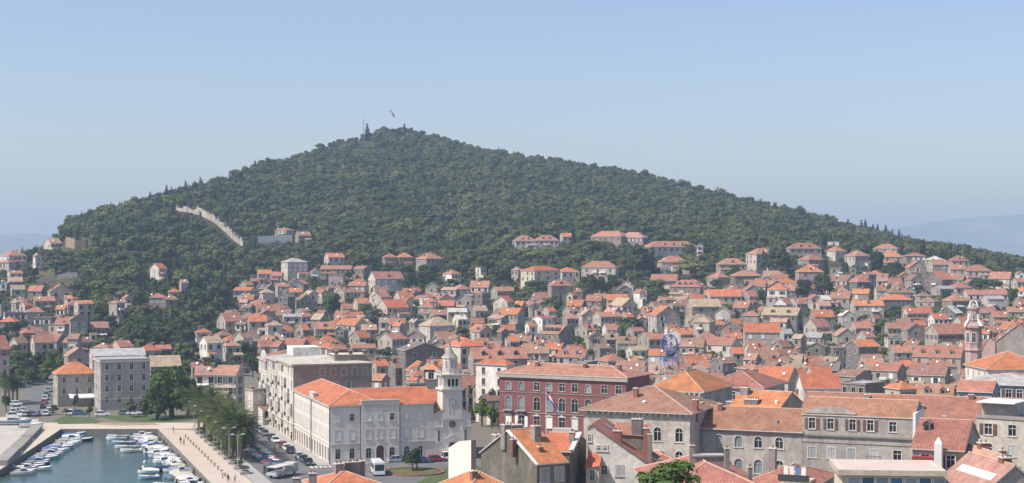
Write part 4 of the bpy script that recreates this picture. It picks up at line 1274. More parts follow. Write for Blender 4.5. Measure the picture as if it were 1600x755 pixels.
    for i in range(n):
        a, b = 2*math.pi*i/n, 2*math.pi*(i+1)/n
        mb.quad((.7*math.cos(a), -.24, c+.7*math.sin(a)), (.84*math.cos(a), -.24, c+.84*math.sin(a)), (.84*math.cos(b), -.24, c+.84*math.sin(b)), (.7*math.cos(b), -.24, c+.7*math.sin(b)), 1)
        mb.quad((.84*math.cos(a), -.24, c+.84*math.sin(a)), (.84*math.cos(a), -.14, c+.84*math.sin(a)), (.84*math.cos(b), -.14, c+.84*math.sin(b)), (.84*math.cos(b), -.24, c+.84*math.sin(b)), 1)
    mb.bar((0, -.22, c), (.2, -.22, c+.35), .035, 1, 4); mb.bar((0, -.22, c), (-.12, -.22, c-.5), .03, 1, 4)
    mb.build('clock', ['trim_white', 'stone_dark'], t)
    VISTA.append((677, 740, 535, 700, 330))
church()

def balcony(root, x, y, z, w=2.0, rz=0.0):
    key = ('balc', round(w, 1))
    if key not in DM:
        mb = MB(); mb.box(-w/2, w/2, -.9, -.003, -.12, 0, 0); mb.box(-w/2, w/2, -.9, -.85, .85, .92, 1)
        for i in range(9): mb.box(-w/2+i*(w-.05)/8, -w/2+i*(w-.05)/8+.05, -.9, -.86, 0, .85, 1)
        DM[key] = mb.mesh('balcony', ['stone', 'metal_dark'])
    return link('balcony', DM[key], root, (x, y, z), rz)

def apartments():
    specs = [(43.2, 21.5, 19.0, 18.0, 'palatial street-front apartment block with yellow panels and khaki roof', 'c', 5, 5),
             (65.0, 15.0, 15.0, 17.6, 'narrow white apartment block between the yellow-panelled block and the pedimented one', 'e', 4, 5),
             (80.3, 14.0, 14.0, 16.6, 'ornate white apartment block with curved pediment at the street end', 'r', 4, 4)]
    for n, (s, d, w, h, lab, rk, nc, nr) in enumerate(specs):
        o = empty('apartment_block', street(s, w/2), ST, lab, 'apartment block', 'apartment blocks along the street')
        L = []
        for j in range(nr):
            z = h-2.6-j*3.3
            for i in range(nc): L.append((d*(i+.5)/nc, z, 1.15, 2.0, ['ow', 'd', 'sw', 'ob'][(i*3+j*5+n) % 4]))
        for i in range(nc): L.append((d*(i+.5)/nc, 0.2, 1.7, 2.9, 'A' if i % 2 else 'D'))
        Fr = [(7+i*2.6, h-2.7, 1.1, 1.7, 'd' if i != 2 else 'A') for i in range(5)]+[(7+i*3.2, h-5.9, 1.1, 1.7, 'd') for i in range(3)] if n == 0 else [(w*.6, h-2.4, 1.1, 1.6, 'd')]
        building(o, w, d, h, {'F': Fr, 'L': L}, ('h', 1.5 if n < 2 else 2.5, rk), 'w', 2, True, .25, False, .45, 'wall_apt')
        if n == 0:
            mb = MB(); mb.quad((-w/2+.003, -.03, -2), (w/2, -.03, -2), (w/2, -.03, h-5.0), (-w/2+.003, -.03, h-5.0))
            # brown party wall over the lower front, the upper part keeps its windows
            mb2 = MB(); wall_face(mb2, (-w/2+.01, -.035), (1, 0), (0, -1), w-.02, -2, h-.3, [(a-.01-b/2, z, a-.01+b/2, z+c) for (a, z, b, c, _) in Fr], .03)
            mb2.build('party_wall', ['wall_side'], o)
            mb = MB(); mb.box(-w/2-.16, -w/2-.004, 5, d-5, h-.95, h-.4, 0)
            mb.build('yellow_frieze', ['yellow_panel'], o)
            for x in (1.5, 5.0, 8.5): chimney(o, x, 3.2, h+2.0, .8, .9, True)
            mb = MB(); mb.box(1.0, 8.8, 2.5, 9, h+.2, h+1.9, 0); mb.box(.8, 9.0, 2.3, 9.2, h+1.9, h+2.05, 1); mb.build('penthouse', ['wall_side', 'roof_c'], o)
        if n == 1:
            mb = MB(); mb.box(-3, 4, 3, 12, h+.6, h+3.0, 0); mb.build('penthouse', ['wall_w'], o)
        if n == 2:
            mb = MB(); mb.poly([(-w/2-.2, 10.5, h), (-w/2-.2, 3.5, h), (-w/2-.2, 4.2, h+1.2), (-w/2-.2, 7, h+2.4), (-w/2-.2, 9.8, h+1.2)]); mb.poly([(-w/2+.4, 3.5, h), (-w/2+.4, 10.5, h), (-w/2+.4, 9.8, h+1.2), (-w/2+.4, 7, h+2.4), (-w/2+.4, 4.2, h+1.2)])
            pts = [(3.5, h), (4.2, h+1.2), (7, h+2.4), (9.8, h+1.2), (10.5, h)]
            for a, b in zip(pts, pts[1:]): mb.quad((-w/2-.2, a[0], a[1]), (-w/2-.2, b[0], b[1]), (-w/2+.4, b[0], b[1]), (-w/2+.4, a[0], a[1]))
            mb.build('pediment', ['stone'], o)
        for j in range(1, nr):
            for i in range(nc):
                if (i+j) % 2 == 0: balcony(o, -w/2, d-d*(i+.5)/nc, h-2.7-j*3.3, 2.2, -math.pi/2)
        course(o, 'cornice', w, d, h-.3, .35, .4, 'stone', (0, 0), 'L'); course(o, 'string_course', w, d, 3.7, .25, .2, 'stone', (0, 0), 'L')
        if n: course(o, 'string_course', w, d, h-3.2, .2, .15, 'stone', (0, 0), 'L')
    VISTA.append((400, 590, 540, 620, 370))
apartments()

def red_palace():
    a = rad(-28); D0 = 385
    p = PX(780, 583, D0); w, d, h = 34.0, 14.0, p.z-2.0
    cxp = (p.x+math.cos(a)*w/2, p.y+math.sin(a)*w/2, 2.0)
    o = empty('palace', cxp, a, 'dark red palace with pale arched windows and long terracotta roof', 'palace')
    Fr = []
    for i, px in enumerate((796, 818, 844, 865, 886, 907, 929, 955, 978)):
        f = (px-780)/210.0; x = w*f*(1.075-.075*f) if False else w*(f*.95/(1-.05*f) if False else f)
        Fr += [(x, 10.6, 1.5, 1.9, ['Al', 'Al', 'd', 'Al', 'd', 'd', 'Al', 'd', 'd'][i]), (x, 5.7, 1.7, 3.3, ['awl', 'awl', 'a', 'A', 'a', 'a', 'a', 'A', 'a'][i] if i > 1 else 'A'), (x, 1.6, 1.6, 2.7, ['sw', 'ow', 'd', 'sw', 'd', 'sw', 'd', 'd', 'd'][i])]
    rf = building(o, w, d, h, {'F': Fr}, ('h', 2.3, 'r'), 'x', 2, True, .3, True, .6, 'wall_red')
    course(o, 'cornice', w, d, h-.9, .9, .5, 'stone_mid', (0, 0), 'FL'); course(o, 'string_course', w, d, 5.0, .2, .14, 'stone_dark', (0, 0), 'F'); course(o, 'string_course', w, d, 9.9, .2, .12, 'stone_dark', (0, 0), 'F')
    for i, (xc, z, ww, hh, st) in enumerate(Fr):
        if z == 5.7 and i < 9:
            if i < 6: balcony(o, -w/2+xc, 0, 5.6, 2.6)
    for x in (-9, 4, 13): chimney(o, x, 5, h+1.4, .9, 1.3, True)
    mb = MB()
    for i, px in enumerate((796, 818, 844, 865, 886, 907, 929)):
        x = -w/2+w*(px-780)/210.0; mb.poly([(x-1.3, -.15, 4.35), (x+1.3, -.15, 4.35), (x, -.15, 4.95)])
    mb.build('window_pediments', ['stone'], o)
    VISTA.append((778, 992, 565, 670, 360))
SUR[0] = 'stone_mid'; red_palace(); SUR[0] = 'stone'

def corbels(root, w, z, off=(0, 0), step=1.0):
    n = int(w/step)
    if 'corbel' not in DM:
        mb = MB(); mb.box(-.16, .16, -.42, -.003, -.45, 0); DM['corbel'] = mb.mesh('corbel', ['stone'])
    for i in range(n): link('corbel', DM['corbel'], root, (-w/2+off[0]+(i+.5)*w/n, off[1], z))
NB = rad(-22.4)
def south_block():
    # tan-roofed corner block, arcaded wing, attic wing: three neighbours on one street line
    a = PX(912, 641, 262); b = PX(1078, 648, 255)
    w = (b-a).to_2d().length; h = a.z-2
    m = (a+b)/2; o = empty('townhouse', (m.x, m.y, 2), NB, 'grey corner block with wide tan hipped roof and corbelled eaves', 'building')
    building(o, w, 17, h, {'F': [(w*.90, h-4.6, 1.25, 2.3, 'a'), (w*.70, h-4.6, 1.25, 2.3, 'a'), (w*.90, h-8.4, 1.25, 2.3, 'a'), (w*.45, h-4.6, 1.25, 2.3, 'a'), (w*.2, h-4.6, 1.25, 2.3, 'a'), (w*.7, h-8.4, 1.25, 2.3, 'a')], 'L': [(4, h-4.6, 1.2, 2.2, 'a'), (9, h-4.6, 1.2, 2.2, 'a')]}, ('h', 3.6, 'b'), 'l', 1, True, .25, True, .7)
    corbels(o, w, h-.02); chimney(o, -1.5, 4.6, h+2.0, .75, 1.5, True); chimney(o, w/2-.2, 4.0, h-.2, .8, 2.2, True)
    mb = MB(); mb.box(-w/2+4.1, -w/2+5.0, 3.0, 4.2, h+1.25, h+1.55); mb.build('skylight', ['glass_pale'], o)
    mb = MB(); mb.lathe([(.3, h+.6), (.28, h+1.5), (.4, h+1.55), (.1, h+1.8)], 8, 0, .6, 2.6); mb.build('vent', ['shutter_white'], o)
    # arcaded wing
    a2 = PX(1078, 667, 261.5); n = Vector((math.cos(NB), math.sin(NB), 0)); w2 = 18.8; h2 = a2.z-2
    m = a2+n*w2/2; o = empty('townhouse', (m.x, m.y, 2), NB, 'grey wing with a row of five arched windows below a brown roof', 'building')
    Fr = [(w2*f, h2-3.0, 1.3, 1.9, s) for f, s in ((.09, 'A'), (.265, 'A'), (.44, 'A'), (.615, 'a'), (.80, 'a'))]+[(w2*f, h2-7.2, 1.4, 2.3, s) for f, s in ((.09, 'a'), (.265, 'a'), (.44, 'A'), (.615, 'A'), (.80, 'a'))]
    building(o, w2, 12, h2, {'F': Fr}, ('g', 2.9, 'q'), 'n', 1, True, .25, True, .5)
    course(o, 'cornice', w2, 5, h2-.55, .3, .25, 'stone_dark', (0, 0), 'F')
    chimney(o, -5.5, 4.8, h2+2.2, .7, 1.3, True); chimney(o, -w2/2+.4, 5, h2+2.0, 1.0, 1.6)
    mb = MB(); mb.box(4.2, 5.0, 1.6, 2.3, h2+.4, h2+1.5); mb.build('roof_hatch', ['stone_dark'], o)
    # attic wing
    a3 = a2+n*(w2+.03); w3 = 17.6; h3 = h2+2.8; m = a3+n*w3/2
    o = empty('townhouse', (m.x, m.y, 2), NB, 'grey wing with weathered attic storey and dark shuttered windows', 'building')
    Fr = [(w3*f, h2+.55, 1.0, 1.75, 'ob') for f in (.09, .26, .46, .62)]+[(w3*.82, h2+.55, 1.1, 1.6, 'd')]
    Fr += [(w3*f, h2-4.1, 1.25, 1.75, s) for f, s in ((.09, 'sl'), (.27, 'sl'), (.45, 'sl'), (.66, 'sl'), (.86, 'd'))]+[(w3*f, h2-7.3, 1.2, 1.5, 'd') for f in (.09, .45, .86)]
    building(o, w3, 12, h3, {'F': Fr}, ('g', 2.2, 'q'), 'n', 1, True, .25, True, .15)
    course(o, 'cornice', w3, 5, h2-.55, .3, .3, 'stone_dark', (0, 0), 'F'); course(o, 'string_course', w3, 5, h2-1.6, .12, .1, 'stone_dark', (0, 0), 'F')
    mb = MB(); N_ = 10
    for (xa, xb, hh) in ((-w3/2+.4, -w3/2+8.6, .8),):
        for i in range(N_):
            t0, t1 = i/N_, (i+1)/N_; f = lambda t: hh*min(1, 3.5*t, 3.5*(1-t))
            x_0, x_1 = xa+(xb-xa)*t0, xa+(xb-xa)*t1
            mb.quad((x_0, -.11, h3+.3), (x_1, -.11, h3+.3), (x_1, -.11, h3+.5+f(t1)), (x_0, -.11, h3+.5+f(t0))); mb.quad((x_0, -.11, h3+.5+f(t0)), (x_1, -.11, h3+.5+f(t1)), (x_1, .4, h3+.5+f(t1)), (x_0, .4, h3+.5+f(t0)))
    mb.build('parapet', ['wall_n'], o)
    balcony(o, w3*(.66-.5), 0, h2-4.2, 2.4)
    for i, (x, c) in enumerate(((w3*.14-.2, 'shutter_white'), (w3*.14+.3, 'shutter_white'), (w3*.14+.8, 'glass_pale'))): pass
    mb = MB(); mb.box(-w3/2+w3+.03, -w3/2+w3+.45, -.6, 9, -1, h3+.9); mb.build('party_wall', ['shutter_white'], o)
    # long low roof behind, running to the right edge
    a4 = PX(1250, 650, 282); w4 = 70; m = a4+n*w4/2
    o = empty('townhouse', (m.x, m.y, 2), NB, 'very long range with mottled brown roof behind the attic wing', 'building')
    h4 = a4.z-2
    building(o, w4, 15, h4, {'F': [(30+i*3, h4-2.6, 1.1, 1.6, 'd') for i in range(12)]}, ('g', 3.6, 'q'), 'n', 1, True, .25, True, .5)
    for i, x in enumerate((-30, -24, -21, -14, -6, -2, 3, 9, 15, 20)):
        chimney(o, x, 2.2+(i*37 % 50)/10, h4+1.2+(i*37 % 50)/21, [.6, .9, 1.3][i % 3], .7, i % 2 == 0)
    for x in (-27, -10, 1, 6):
        mb = MB(); mb.box(x-.5, x+.5, 1.2, 2.2, h4+.7, h4+1.0, 0); mb.build('skylight', ['shutter_grey'], o)
    VISTA.append((912, 1600, 600, 760, 240))
south_block()

# neighbouring large roofs behind the block
def big(x0, x1, ev, rd, T, W, Rk, D, rot, dd, lab, cols=0, rows=0, caps=True, **kw):
    u = ((x0+x1)/2-800)/F; ze = H-(ev-CY)*D/F; W_ = (x1-x0)*D/F; r = rad(rot)
    w = (W_-dd*abs(math.sin(r)))/math.cos(r); base = kw.get('base', 2.0); h = ze-base
    ang = r-math.atan(u); cx, cy = u*(D+dd/2), D+dd/2
    o = empty(kw.get('name', 'townhouse'), (cx+math.sin(ang)*dd/2, cy-math.cos(ang)*dd/2, base), ang, lab, kw.get('cat', 'building'))
    span = w/2 if T == 'f' else min(w, dd)/2 if T == 'h' else dd/2
    zr = H-(rd-CY)*((D if T == 'f' else D+dd/2))/F
    rise = min(max(zr-ze, .2*span), .8*span) if T in 'gfh' else .3
    q = random.Random(int(x0+ev)); faces = {'F': [], 'L': [], 'R': []}
    for j in range(rows):
        for i in range(cols):
            faces['F'].append((w*(i+.5)/cols, h-2.5-j*3.1, kw.get('ww', 1.15), kw.get('wh', 1.7), kw.get('sty') or q.choice(['d', 'd', 'ob', 'sl', 'sw'])))
        sf = 'L' if rot > 0 else 'R'
        nc = max(1, int(dd/3.6))
        if kw.get('side', True):
            for i in range(nc): faces[sf].append((dd*(i+.5)/nc, h-2.5-j*3.1, 1.1, 1.7, q.choice(['d', 'sl', 'd'])))
    building(o, w, dd, h, faces, (T, rise, Rk), W, 1, True, .25, caps, kw.get('oh', .45), kw.get('mat'))
    VISTA.append((x0, x1, rd-2, ev+8, D))
    return o, w, h, rise
o, w, h, r_ = big(1011, 1146, 613, 578, 'h', 'n', 'o', 312, -20, 18, 'block with bright orange hipped roof and two skylights below the round blue sign', 6, 1)
corbels(o, w, h-.02)
for x in (-2.6, -.2):
    mb = MB(); mb.box(x-.6, x+.6, 2.4, 3.5, h+1.2, h+1.55); mb.build('skylight', ['shutter_white'], o)
o, w, h, r_ = big(1098, 1228, 607, 578, 'h', 'n', 'r', 335, -16, 18, 'block with long terracotta hipped roof beside the bright orange one', 5, 1)
o, w, h, r_ = big(1140, 1257, 640, 612, 'g', 'n', 'o', 284, -22, 13, 'bright orange roofed range with pale ridge line behind the arcaded wing', 0, 0)
chimney(o, -w/2+1.0, 5, h+1.5, 1.5, 1.8); chimney(o, -1, 2.4, h+.6, 2.6, .9); chimney(o, -w/2-.6, 3, h-.2, 2.0, 1.0)
mb = MB(); mb.lathe([(.35, h+.5), (.3, h+1.5), (.1, h+1.6)], 8, 0, 3.6, 2.2); mb.build('vent', ['shutter_white'], o)
o, w, h, r_ = big(1503, 1660, 603, 590, 'h', 'b', 'e', 318, -10, 20, 'blue-grey office block with flat grey roof near the right edge', 8, 2)
o, w, h, r_ = big(1498, 1560, 612, 596, 'g', 'b', 'r', 306, -10, 8, 'low blue-grey house with terracotta lean-to roof beside the office block', 4, 1)
o, w, h, r_ = big(1509, 1640, 578, 549, 'h', 'w', 'o', 372, 20, 16, 'white walled hall with big orange hipped roof below the pink belfry', 3, 1)
o, w, h, r_ = big(1545, 1648, 545, 505, 'f', 'n', 'o', 402, -6, 16, 'tall blank grey gable beside the pink belfry', 0, 0, oh=.2)
mb = MB(); s0 = -w/2
mb.poly([(s0-4.5, -.3, h-6), (s0+2, -.3, h-6), (s0+2, -.3, h+1.2), (s0+.6, -.3, h+2.6), (s0-.6, -.3, h+1.0), (s0-2.2, -.3, h-2.5)]); mb.poly([(s0+2, .3, h-6), (s0-4.5, .3, h-6), (s0-2.2, .3, h-2.5), (s0-.6, .3, h+1.0), (s0+.6, .3, h+2.6), (s0+2, .3, h+1.2)])
for a_, b_ in zip([(s0-4.5, h-6), (s0-2.2, h-2.5), (s0-.6, h+1.0), (s0+.6, h+2.6)], [(s0-2.2, h-2.5), (s0-.6, h+1.0), (s0+.6, h+2.6), (s0+2, h+1.2)]):
    mb.quad((a_[0], -.4, a_[1]), (b_[0], -.4, b_[1]), (b_[0], .4, b_[1]), (a_[0], .4, a_[1]), 1)
mb.build('volute', ['wall_p', 'stone'], o)

def belfry():
    D = 396; b = PX(1521, 575, D); o = empty('bell_tower', (b.x, b.y, 2), rad(-14), 'dusty pink baroque belfry with white scrolls standing among the roofs', 'bell tower')
    z = lambda row: H-(row-CY)*D/F-2
    mb = MB(); r = 2.15
    mb.lathe([(r, 0), (r, z(548)), (r+.35, z(547.5)), (r+.35, z(545.5)), (r, z(545)), (r, z(513)), (r+.5, z(512)), (r+.5, z(509))], 8, 0, 0, 0, math.pi/8)
    mb.lathe([(r+.4, z(509)), (1.5, z(504)), (1.45, z(503)), (1.45, z(484)), (1.75, z(483)), (1.75, z(481))], 8, 0, 0, 0, math.pi/8); mb.build('wall', ['wall_p'], o)
    mb = MB(); mb.lathe([(1.6, z(481)), (1.3, z(477)), (.6, z(474.5)), (.5, z(472)), (.7, z(471)), (.1, z(468))], 8, 0); mb.build('cupola', ['stone_dark'], o)
    for k in range(8):
        a = math.pi/4*k-math.pi/2
        ps = win_meshes('a', 1.0, 2.5); wo_ = link('window', ps['window'], o, (1.99*math.cos(a), 1.99*math.sin(a), z(535)), a+math.pi/2); p2 = link('pane', ps['pane'], wo_, (0, -.19, 0))
        ps = win_meshes('a', .55, 1.5); wo_ = link('window', ps['window'], o, (1.35*math.cos(a), 1.35*math.sin(a), z(499)), a+math.pi/2); p2 = link('pane', ps['pane'], wo_, (0, -.19, 0))
    for k in range(4):
        a = math.pi/2*k+math.pi/4; mb = MB()
        pts = [(1.3, z(509)), (3.0, z(509)), (2.6, z(504)), (1.9, z(500)), (1.7, z(493)), (1.3, z(490))]
        ca, sa = math.cos(a), math.sin(a)
        for s in (-.18, .18): mb.poly([(p[0]*ca-s*sa, p[0]*sa+s*ca, p[1]) for p in (pts if s < 0 else pts[::-1])])
        for p, q in zip(pts, pts[1:]): mb.quad((p[0]*ca+.18*sa, p[0]*sa-.18*ca, p[1]), (p[0]*ca-.18*sa, p[0]*sa+.18*ca, p[1]), (q[0]*ca-.18*sa, q[0]*sa+.18*ca, q[1]), (q[0]*ca+.18*sa, q[0]*sa-.18*ca, q[1]))
        mb.build('scroll', ['trim_white'], o)
        mb = MB(); x, y = 1.5*ca, 1.5*sa; mb.bar((x, y, z(481)), (x*.75, y*.75, z(473)), .16, 0, 5); mb.bar((x*.75, y*.75, z(473)), (x*.4, y*.4, z(470)), .14, 0, 5); mb.build('scroll', ['trim_white'], o)
    VISTA.append((1500, 1545, 465, 560, D))
belfry()

# foreground
def foreground():
    # dark-walled house with the many chimneys
    o, w, h, r_ = big(748, 886, 726, 672, 'g', 'd', 'o', 214, 32, 15, 'dark stained house with orange roof and many chimneys below the red palace', 2, 2, mat='wall_old', side=False, ww=1.3, wh=1.9, sty='sl', oh=.25)
    for (x, y, z, a, b) in ((-2.2, 8.5, 2.6, 1.1, 2.0), (-3.0, 5.2, 1.9, .6, 1.0), (-.2, 9.5, 2.2, 1.8, 2.2), (.6, 5.0, 2.0, 1.1, 2.6), (-.3, 2.5, 1.0, .55, 1.0), (-1.4, 12, 1.2, 1.3, 1.6)):
        chimney(o, x, y, h+z, a, b, a < .8)
    mb = MB(); mb.box(-w/2-.3, -w/2+.1, -.3, 7.4, h-.1, h+.1); 
    for s_ in (0,): mb.v = []; mb.f = []; mb.m = []
    n0 = r_/7.5
    mb.quad((-w/2-.28, -.3, h+.22-.3*n0), (-w/2+.12, -.3, h+.22-.3*n0), (-w/2+.12, 7.5, h+.22+r_), (-w/2-.28, 7.5, h+.22+r_)); mb.quad((-w/2-.28, -.3, h-.05), (-w/2-.28, -.3, h+.22), (-w/2-.28, 7.5, h+.22+r_), (-w/2-.28, 7.5, h+r_-.05))
    mb.build('verge', ['shutter_white'], o)
    o, w, h, r_ = big(845, 918, 706, 678, 'g', 'd', 'o', 219, -12, 12, 'olive stained annexe with orange roof between the chimneyed house and the white gable', 1, 2, mat='wall_old', side=False, sty='sl', oh=.25)
    chimney(o, w/2-.3, 3.0, h+.8, .7, 1.6); mb = MB(); mb.box(-2.2, .6, 8, 9.5, h+1.4, h+2.3); mb.build('roof_hatch', ['shutter_grey'], o)
    mb = MB(); mb.quad((w/2-.1, -.2, h+.35), (w/2+.5, -.2, h+.35), (w/2+.5, 6, h+.35+r_), (w/2-.1, 6, h+.35+r_)); mb.quad((w/2+.5, -.2, h-.1), (w/2+.5, 6, h+r_-.1), (w/2+.5, 6, h+.35+r_), (w/2+.5, -.2, h+.35)); mb.build('verge', ['shutter_white'], o)
    # cream end wall
    D = 205; o = empty('end_wall', (PX(736, 700, D).x, D, 2), rad(36)-math.atan(-64/F), 'tall bare cream end wall with sloping top in front of the church', 'building')
    z = lambda row: H-(row-CY)*D/F-2
    mb = MB(); d = 5.1
    wl_ = [(0, 0), (0, z(688)), (d*.55, z(693)), (d, z(706)), (d, 0)]
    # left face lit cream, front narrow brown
    mb.poly([(-.0, y, zz) for (y, zz) in wl_][::-1] if False else [(0, y, zz) for (y, zz) in wl_], 0)
    mb.poly([(0.8, y, zz) for (y, zz) in wl_][::-1], 0)
    for p, q in zip(wl_[1:4], wl_[2:5]): mb.quad((0, p[0], p[1]), (0, q[0], q[1]), (0.8, q[0], q[1]), (0.8, p[0], p[1]), 1)
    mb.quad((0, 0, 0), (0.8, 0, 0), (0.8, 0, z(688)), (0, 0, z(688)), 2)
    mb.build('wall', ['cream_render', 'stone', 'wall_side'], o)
    # white gable house
    D = 224; a = rad(-9)-math.atan(165/F); b = PX(918, 700, D)
    o = empty('townhouse', (b.x, b.y, 2), a, 'white-grey gabled house with patchwork orange roofs beside the chimneyed house', 'building')
    z = lambda row: H-(row-CY)*D/F-2
    s = D/F; W_ = 96*s; mb = MB()
    front = [(0, 0), (W_, 0), (W_, z(722)), (10*s, z(664)), (0, z(668))]
    ops = []
    mb.poly([(x, 0, zz) for (x, zz) in front])
    mb.quad((0, 9, 0), (0, 0, 0), (0, 0, z(668)), (0, 9, z(668))); mb.quad((W_, 0, 0), (W_, 9, 0), (W_, 9, z(722)), (W_, 0, z(722)))
    mb.poly([(x, 9, zz) for (x, zz) in front][::-1]); mb.build('wall', ['wall_w'], o)
    mb = MB(); A, B = (8*s, z(661.5)), (W_+.5, z(723.5))
    for y0, y1 in ((-.3, 9.3),):
        mb.quad((A[0], y0, A[1]), (B[0], y0, B[1]), (B[0], y1, B[1]), (A[0], y1, A[1])); mb.quad((A[0], y0, A[1]-.2), (A[0], y0, A[1]), (B[0], y0, B[1]), (B[0], y0, B[1]-.2)); mb.quad((-.3, y0, z(667)), (A[0], y0, A[1]), (A[0], y1, A[1]), (-.3, y1, z(667)))
    mb.build('roof', ['roof_r'], o)
    for (px, row, ww, hh, st) in ((921, 690, .5, 1.0, 'd'), (936, 704, .6, .7, 'd'), (946, 704, .6, .7, 'd'), (945, 741, .9, 1.3, 'd'), (968, 742, 1.0, 1.5, 'sl')):
        ps = win_meshes(st, ww, hh); wo_ = link('window', ps['window'], o, ((px-918)*s, -.04, z(row)), 0)
        for nm in ps:
            if nm != 'window': link(nm, ps[nm], wo_, (0, -.17 if nm == 'pane' else -.06, 0))
    chimney(o, 46*s, 1.0, z(690), 1.15, 1.5, True); chimney(o, 70*s, 5.2, z(690), 1.5, 2.8); chimney(o, 88*s, 3, z(706), .8, 3.2, True); chimney(o, 95*s, 2, z(712), .6, 3.0)
    mb = MB(); mb.box(30*s, 85*s, 4.5, 8.8, z(712), z(683)); mb.poly([(28*s, 4.2, z(683)), (88*s, 4.2, z(685)), (86*s, 9.2, z(672)), (30*s, 9.2, z(670))], 1); mb.build('penthouse', ['wall_d', 'roof_r'], o)
    mb = MB(); mb.poly([(18*s, 2.5, z(668.5)), (30*s, 2.5, z(676.5)), (30*s, 6, z(676)), (18*s, 6, z(668))]); mb.build('skylight', ['glass_pale'], o)
    mb = MB(); mb.box(2*s, 22*s, -2.2, -.003, 0, z(726)); mb.poly([(0, -2.5, z(728)), (24*s, -2.5, z(724)), (22*s, 0, z(712)), (2*s, 0, z(705))], 1); mb.build('oriel', ['wall_c', 'roof_o'], o)
    ps = win_meshes('d', .7, 1.5); wo_ = link('window', ps['window'], o, (12*s, -2.24, z(748))); link('pane', ps['pane'], wo_, (0, -.19, 0))
    # small lean-to houses behind it
    big(1018, 1045, 718, 697, 'h', 'l', 'o', 236, 10, 6, 'slim grey house with small orange roof behind the white gable', 1, 1)
    # broad foreground roofs
    o, w, h, r_ = big(985, 1205, 772, 716, 'h', 'l', 'r', 196, 10, 22, 'broad terracotta hipped roof at the bottom of the view', 0, 0, base=2.0)
    mb = MB(); mb.box(-1.2, 2.6, 9, 10.4, h+r_-1.2, h+r_+.5, 0); mb.box(-1.4, 2.8, 8.8, 10.6, h+r_+.5, h+r_+.7, 1); mb.build('roof_hatch', ['chimney_stone', 'shutter_grey'], o)
    chimney(o, -1.4, 9.8, h+r_+.2, .6, 1.6); chimney(o, 2.9, 8, h+r_-.6, .6, 2.2); chimney(o, 5, 3.5, h+2.2, .5, .6)
    o, w, h, r_ = big(1168, 1305, 760, 727, 'h', 'l', 'r', 200, -14, 12, 'lower terracotta roof with terrace washing line beside the broad hipped roof', 0, 0)
    chimney(o, -w/2+1.5, 7, h+1.2, .9, 2.6); 
    mb = MB(); mb.box(w/2-4.2, w/2-.4, -.8, 3.0, h-2, h+.8, 0); mb.box(w/2-4.3, w/2-.3, -.9, -.8, h+.8, h+1.6, 1); mb.build('terrace', ['wall_c', 'metal_dark'], o)
    for i in range(4):
        mb = MB(); x = w/2-3.8+i*.75; mb.box(x, x+.55, .2+i*.05, .24+i*.05, h+1.1+.1*(i % 2), h+2.6); mb.build('laundry', ['shutter_white' if i != 2 else 'cloth_blue'], o)
    mb = MB(); mb.bar((w/2-4.2, .25, h+2.62), (w/2-.4, .25, h+2.62), .03, 0, 4); mb.bar((w/2-4.1, .25, h+.7), (w/2-4.1, .25, h+2.7), .05, 0, 5); mb.bar((w/2-.5, .25, h+.7), (w/2-.5, .25, h+2.7), .05, 0, 5); mb.build('line_posts', ['metal_grey'], o)
    # flat pale pavilion
    D = 190; o, w, h, r_ = big(1302, 1468, 741, 735, 's', 'c', 'w', D, 8, 9, 'pale flat-roofed pavilion with blue-tinted glazing at the bottom edge', 0, 0)
    mb = MB(); mb.box(-w/2-.6, w/2+.6, -.7, 9.6, h+.02, h+.5, 0); mb.box(-w/2-.65, w/2+.65, -.75, -.7, h-.1, h+.55, 1); mb.box(-w/2-.65, -w/2-.6, -.7, 9.6, h-.1, h+.55, 1); mb.build('roof_slab', ['roof_x2', 'wall_c'], o)
    for i in range(7):
        mb = MB(); x = -w/2+.6+i*1.7; mb.box(x, x+1.5, -.06, -.005, h-2.0, h-.35, 0); mb.box(x+.08, x+1.42, -.08, -.06, h-1.9, h-.45, 1); mb.build('window', ['trim_white', 'glass_blue' if i % 2 else 'glass_pale'], o)
    # right-hand cluster
    o, w, h, r_ = big(1427, 1530, 703, 657, 'g', 'n', 'r', 214, -8, 16, 'terracotta roofed house with small dark dormer beside the white party wall', 2, 1)
    dormer(o, -w/2+1.2, 4.6, h+r_*.57, 'm', 'd', 1.0, r_/8); mb = MB(); mb.box(-w/2+.2, -w/2+3.2, -1.6, -.003, h-6, h-1.0, 0); mb.box(-w/2+3.2, -w/2+4.2, -1.9, -.5, h-6, h+.9, 1); mb.lathe([(.7, h+.9), (.75, h+1.0), (.05, h+1.8)], 4, 1, -w/2+3.7, -1.2, math.pi/4); mb.build('stair_turret', ['brick_red', 'shutter_white'], o)
    o, w, h, r_ = big(1452, 1612, 752, 664, 'f', 'n', 'p', 206, 22, 16, 'grey gabled house with steep salmon roof near the right edge', 2, 1, oh=.3, side=False)
    chimney(o, .4, 8, h+r_-.3, 1.3, 1.1, True); chimney(o, 1.0, 3, h+r_-.8, .8, 1.2); chimney(o, 2.6, 5, h+r_*.55, .7, 1.0)
    o, w, h, r_ = big(1466, 1632, 772, 708, 'f', 'n', 'p', 188, 26, 12, 'smooth grey gable with salmon metal roof and long white skylight in the corner', 3, 1, oh=.3, side=False)
    sl = r_/(w/2); mb = MB()
    x0, x1 = -w*.30, -w*.20
    zz = lambda x: h+r_+x*sl+.24
    mb.quad((x0, 1.2, zz(x0)), (x1, 1.2, zz(x1)), (x1, 10.5, zz(x1)), (x0, 10.5, zz(x0))); 
    for (ya, yb) in ((1.2, 1.2), (10.5, 10.5)): mb.quad((x0, ya, zz(x0)-.14), (x1, ya, zz(x1)-.14), (x1, ya, zz(x1)), (x0, ya, zz(x0)))
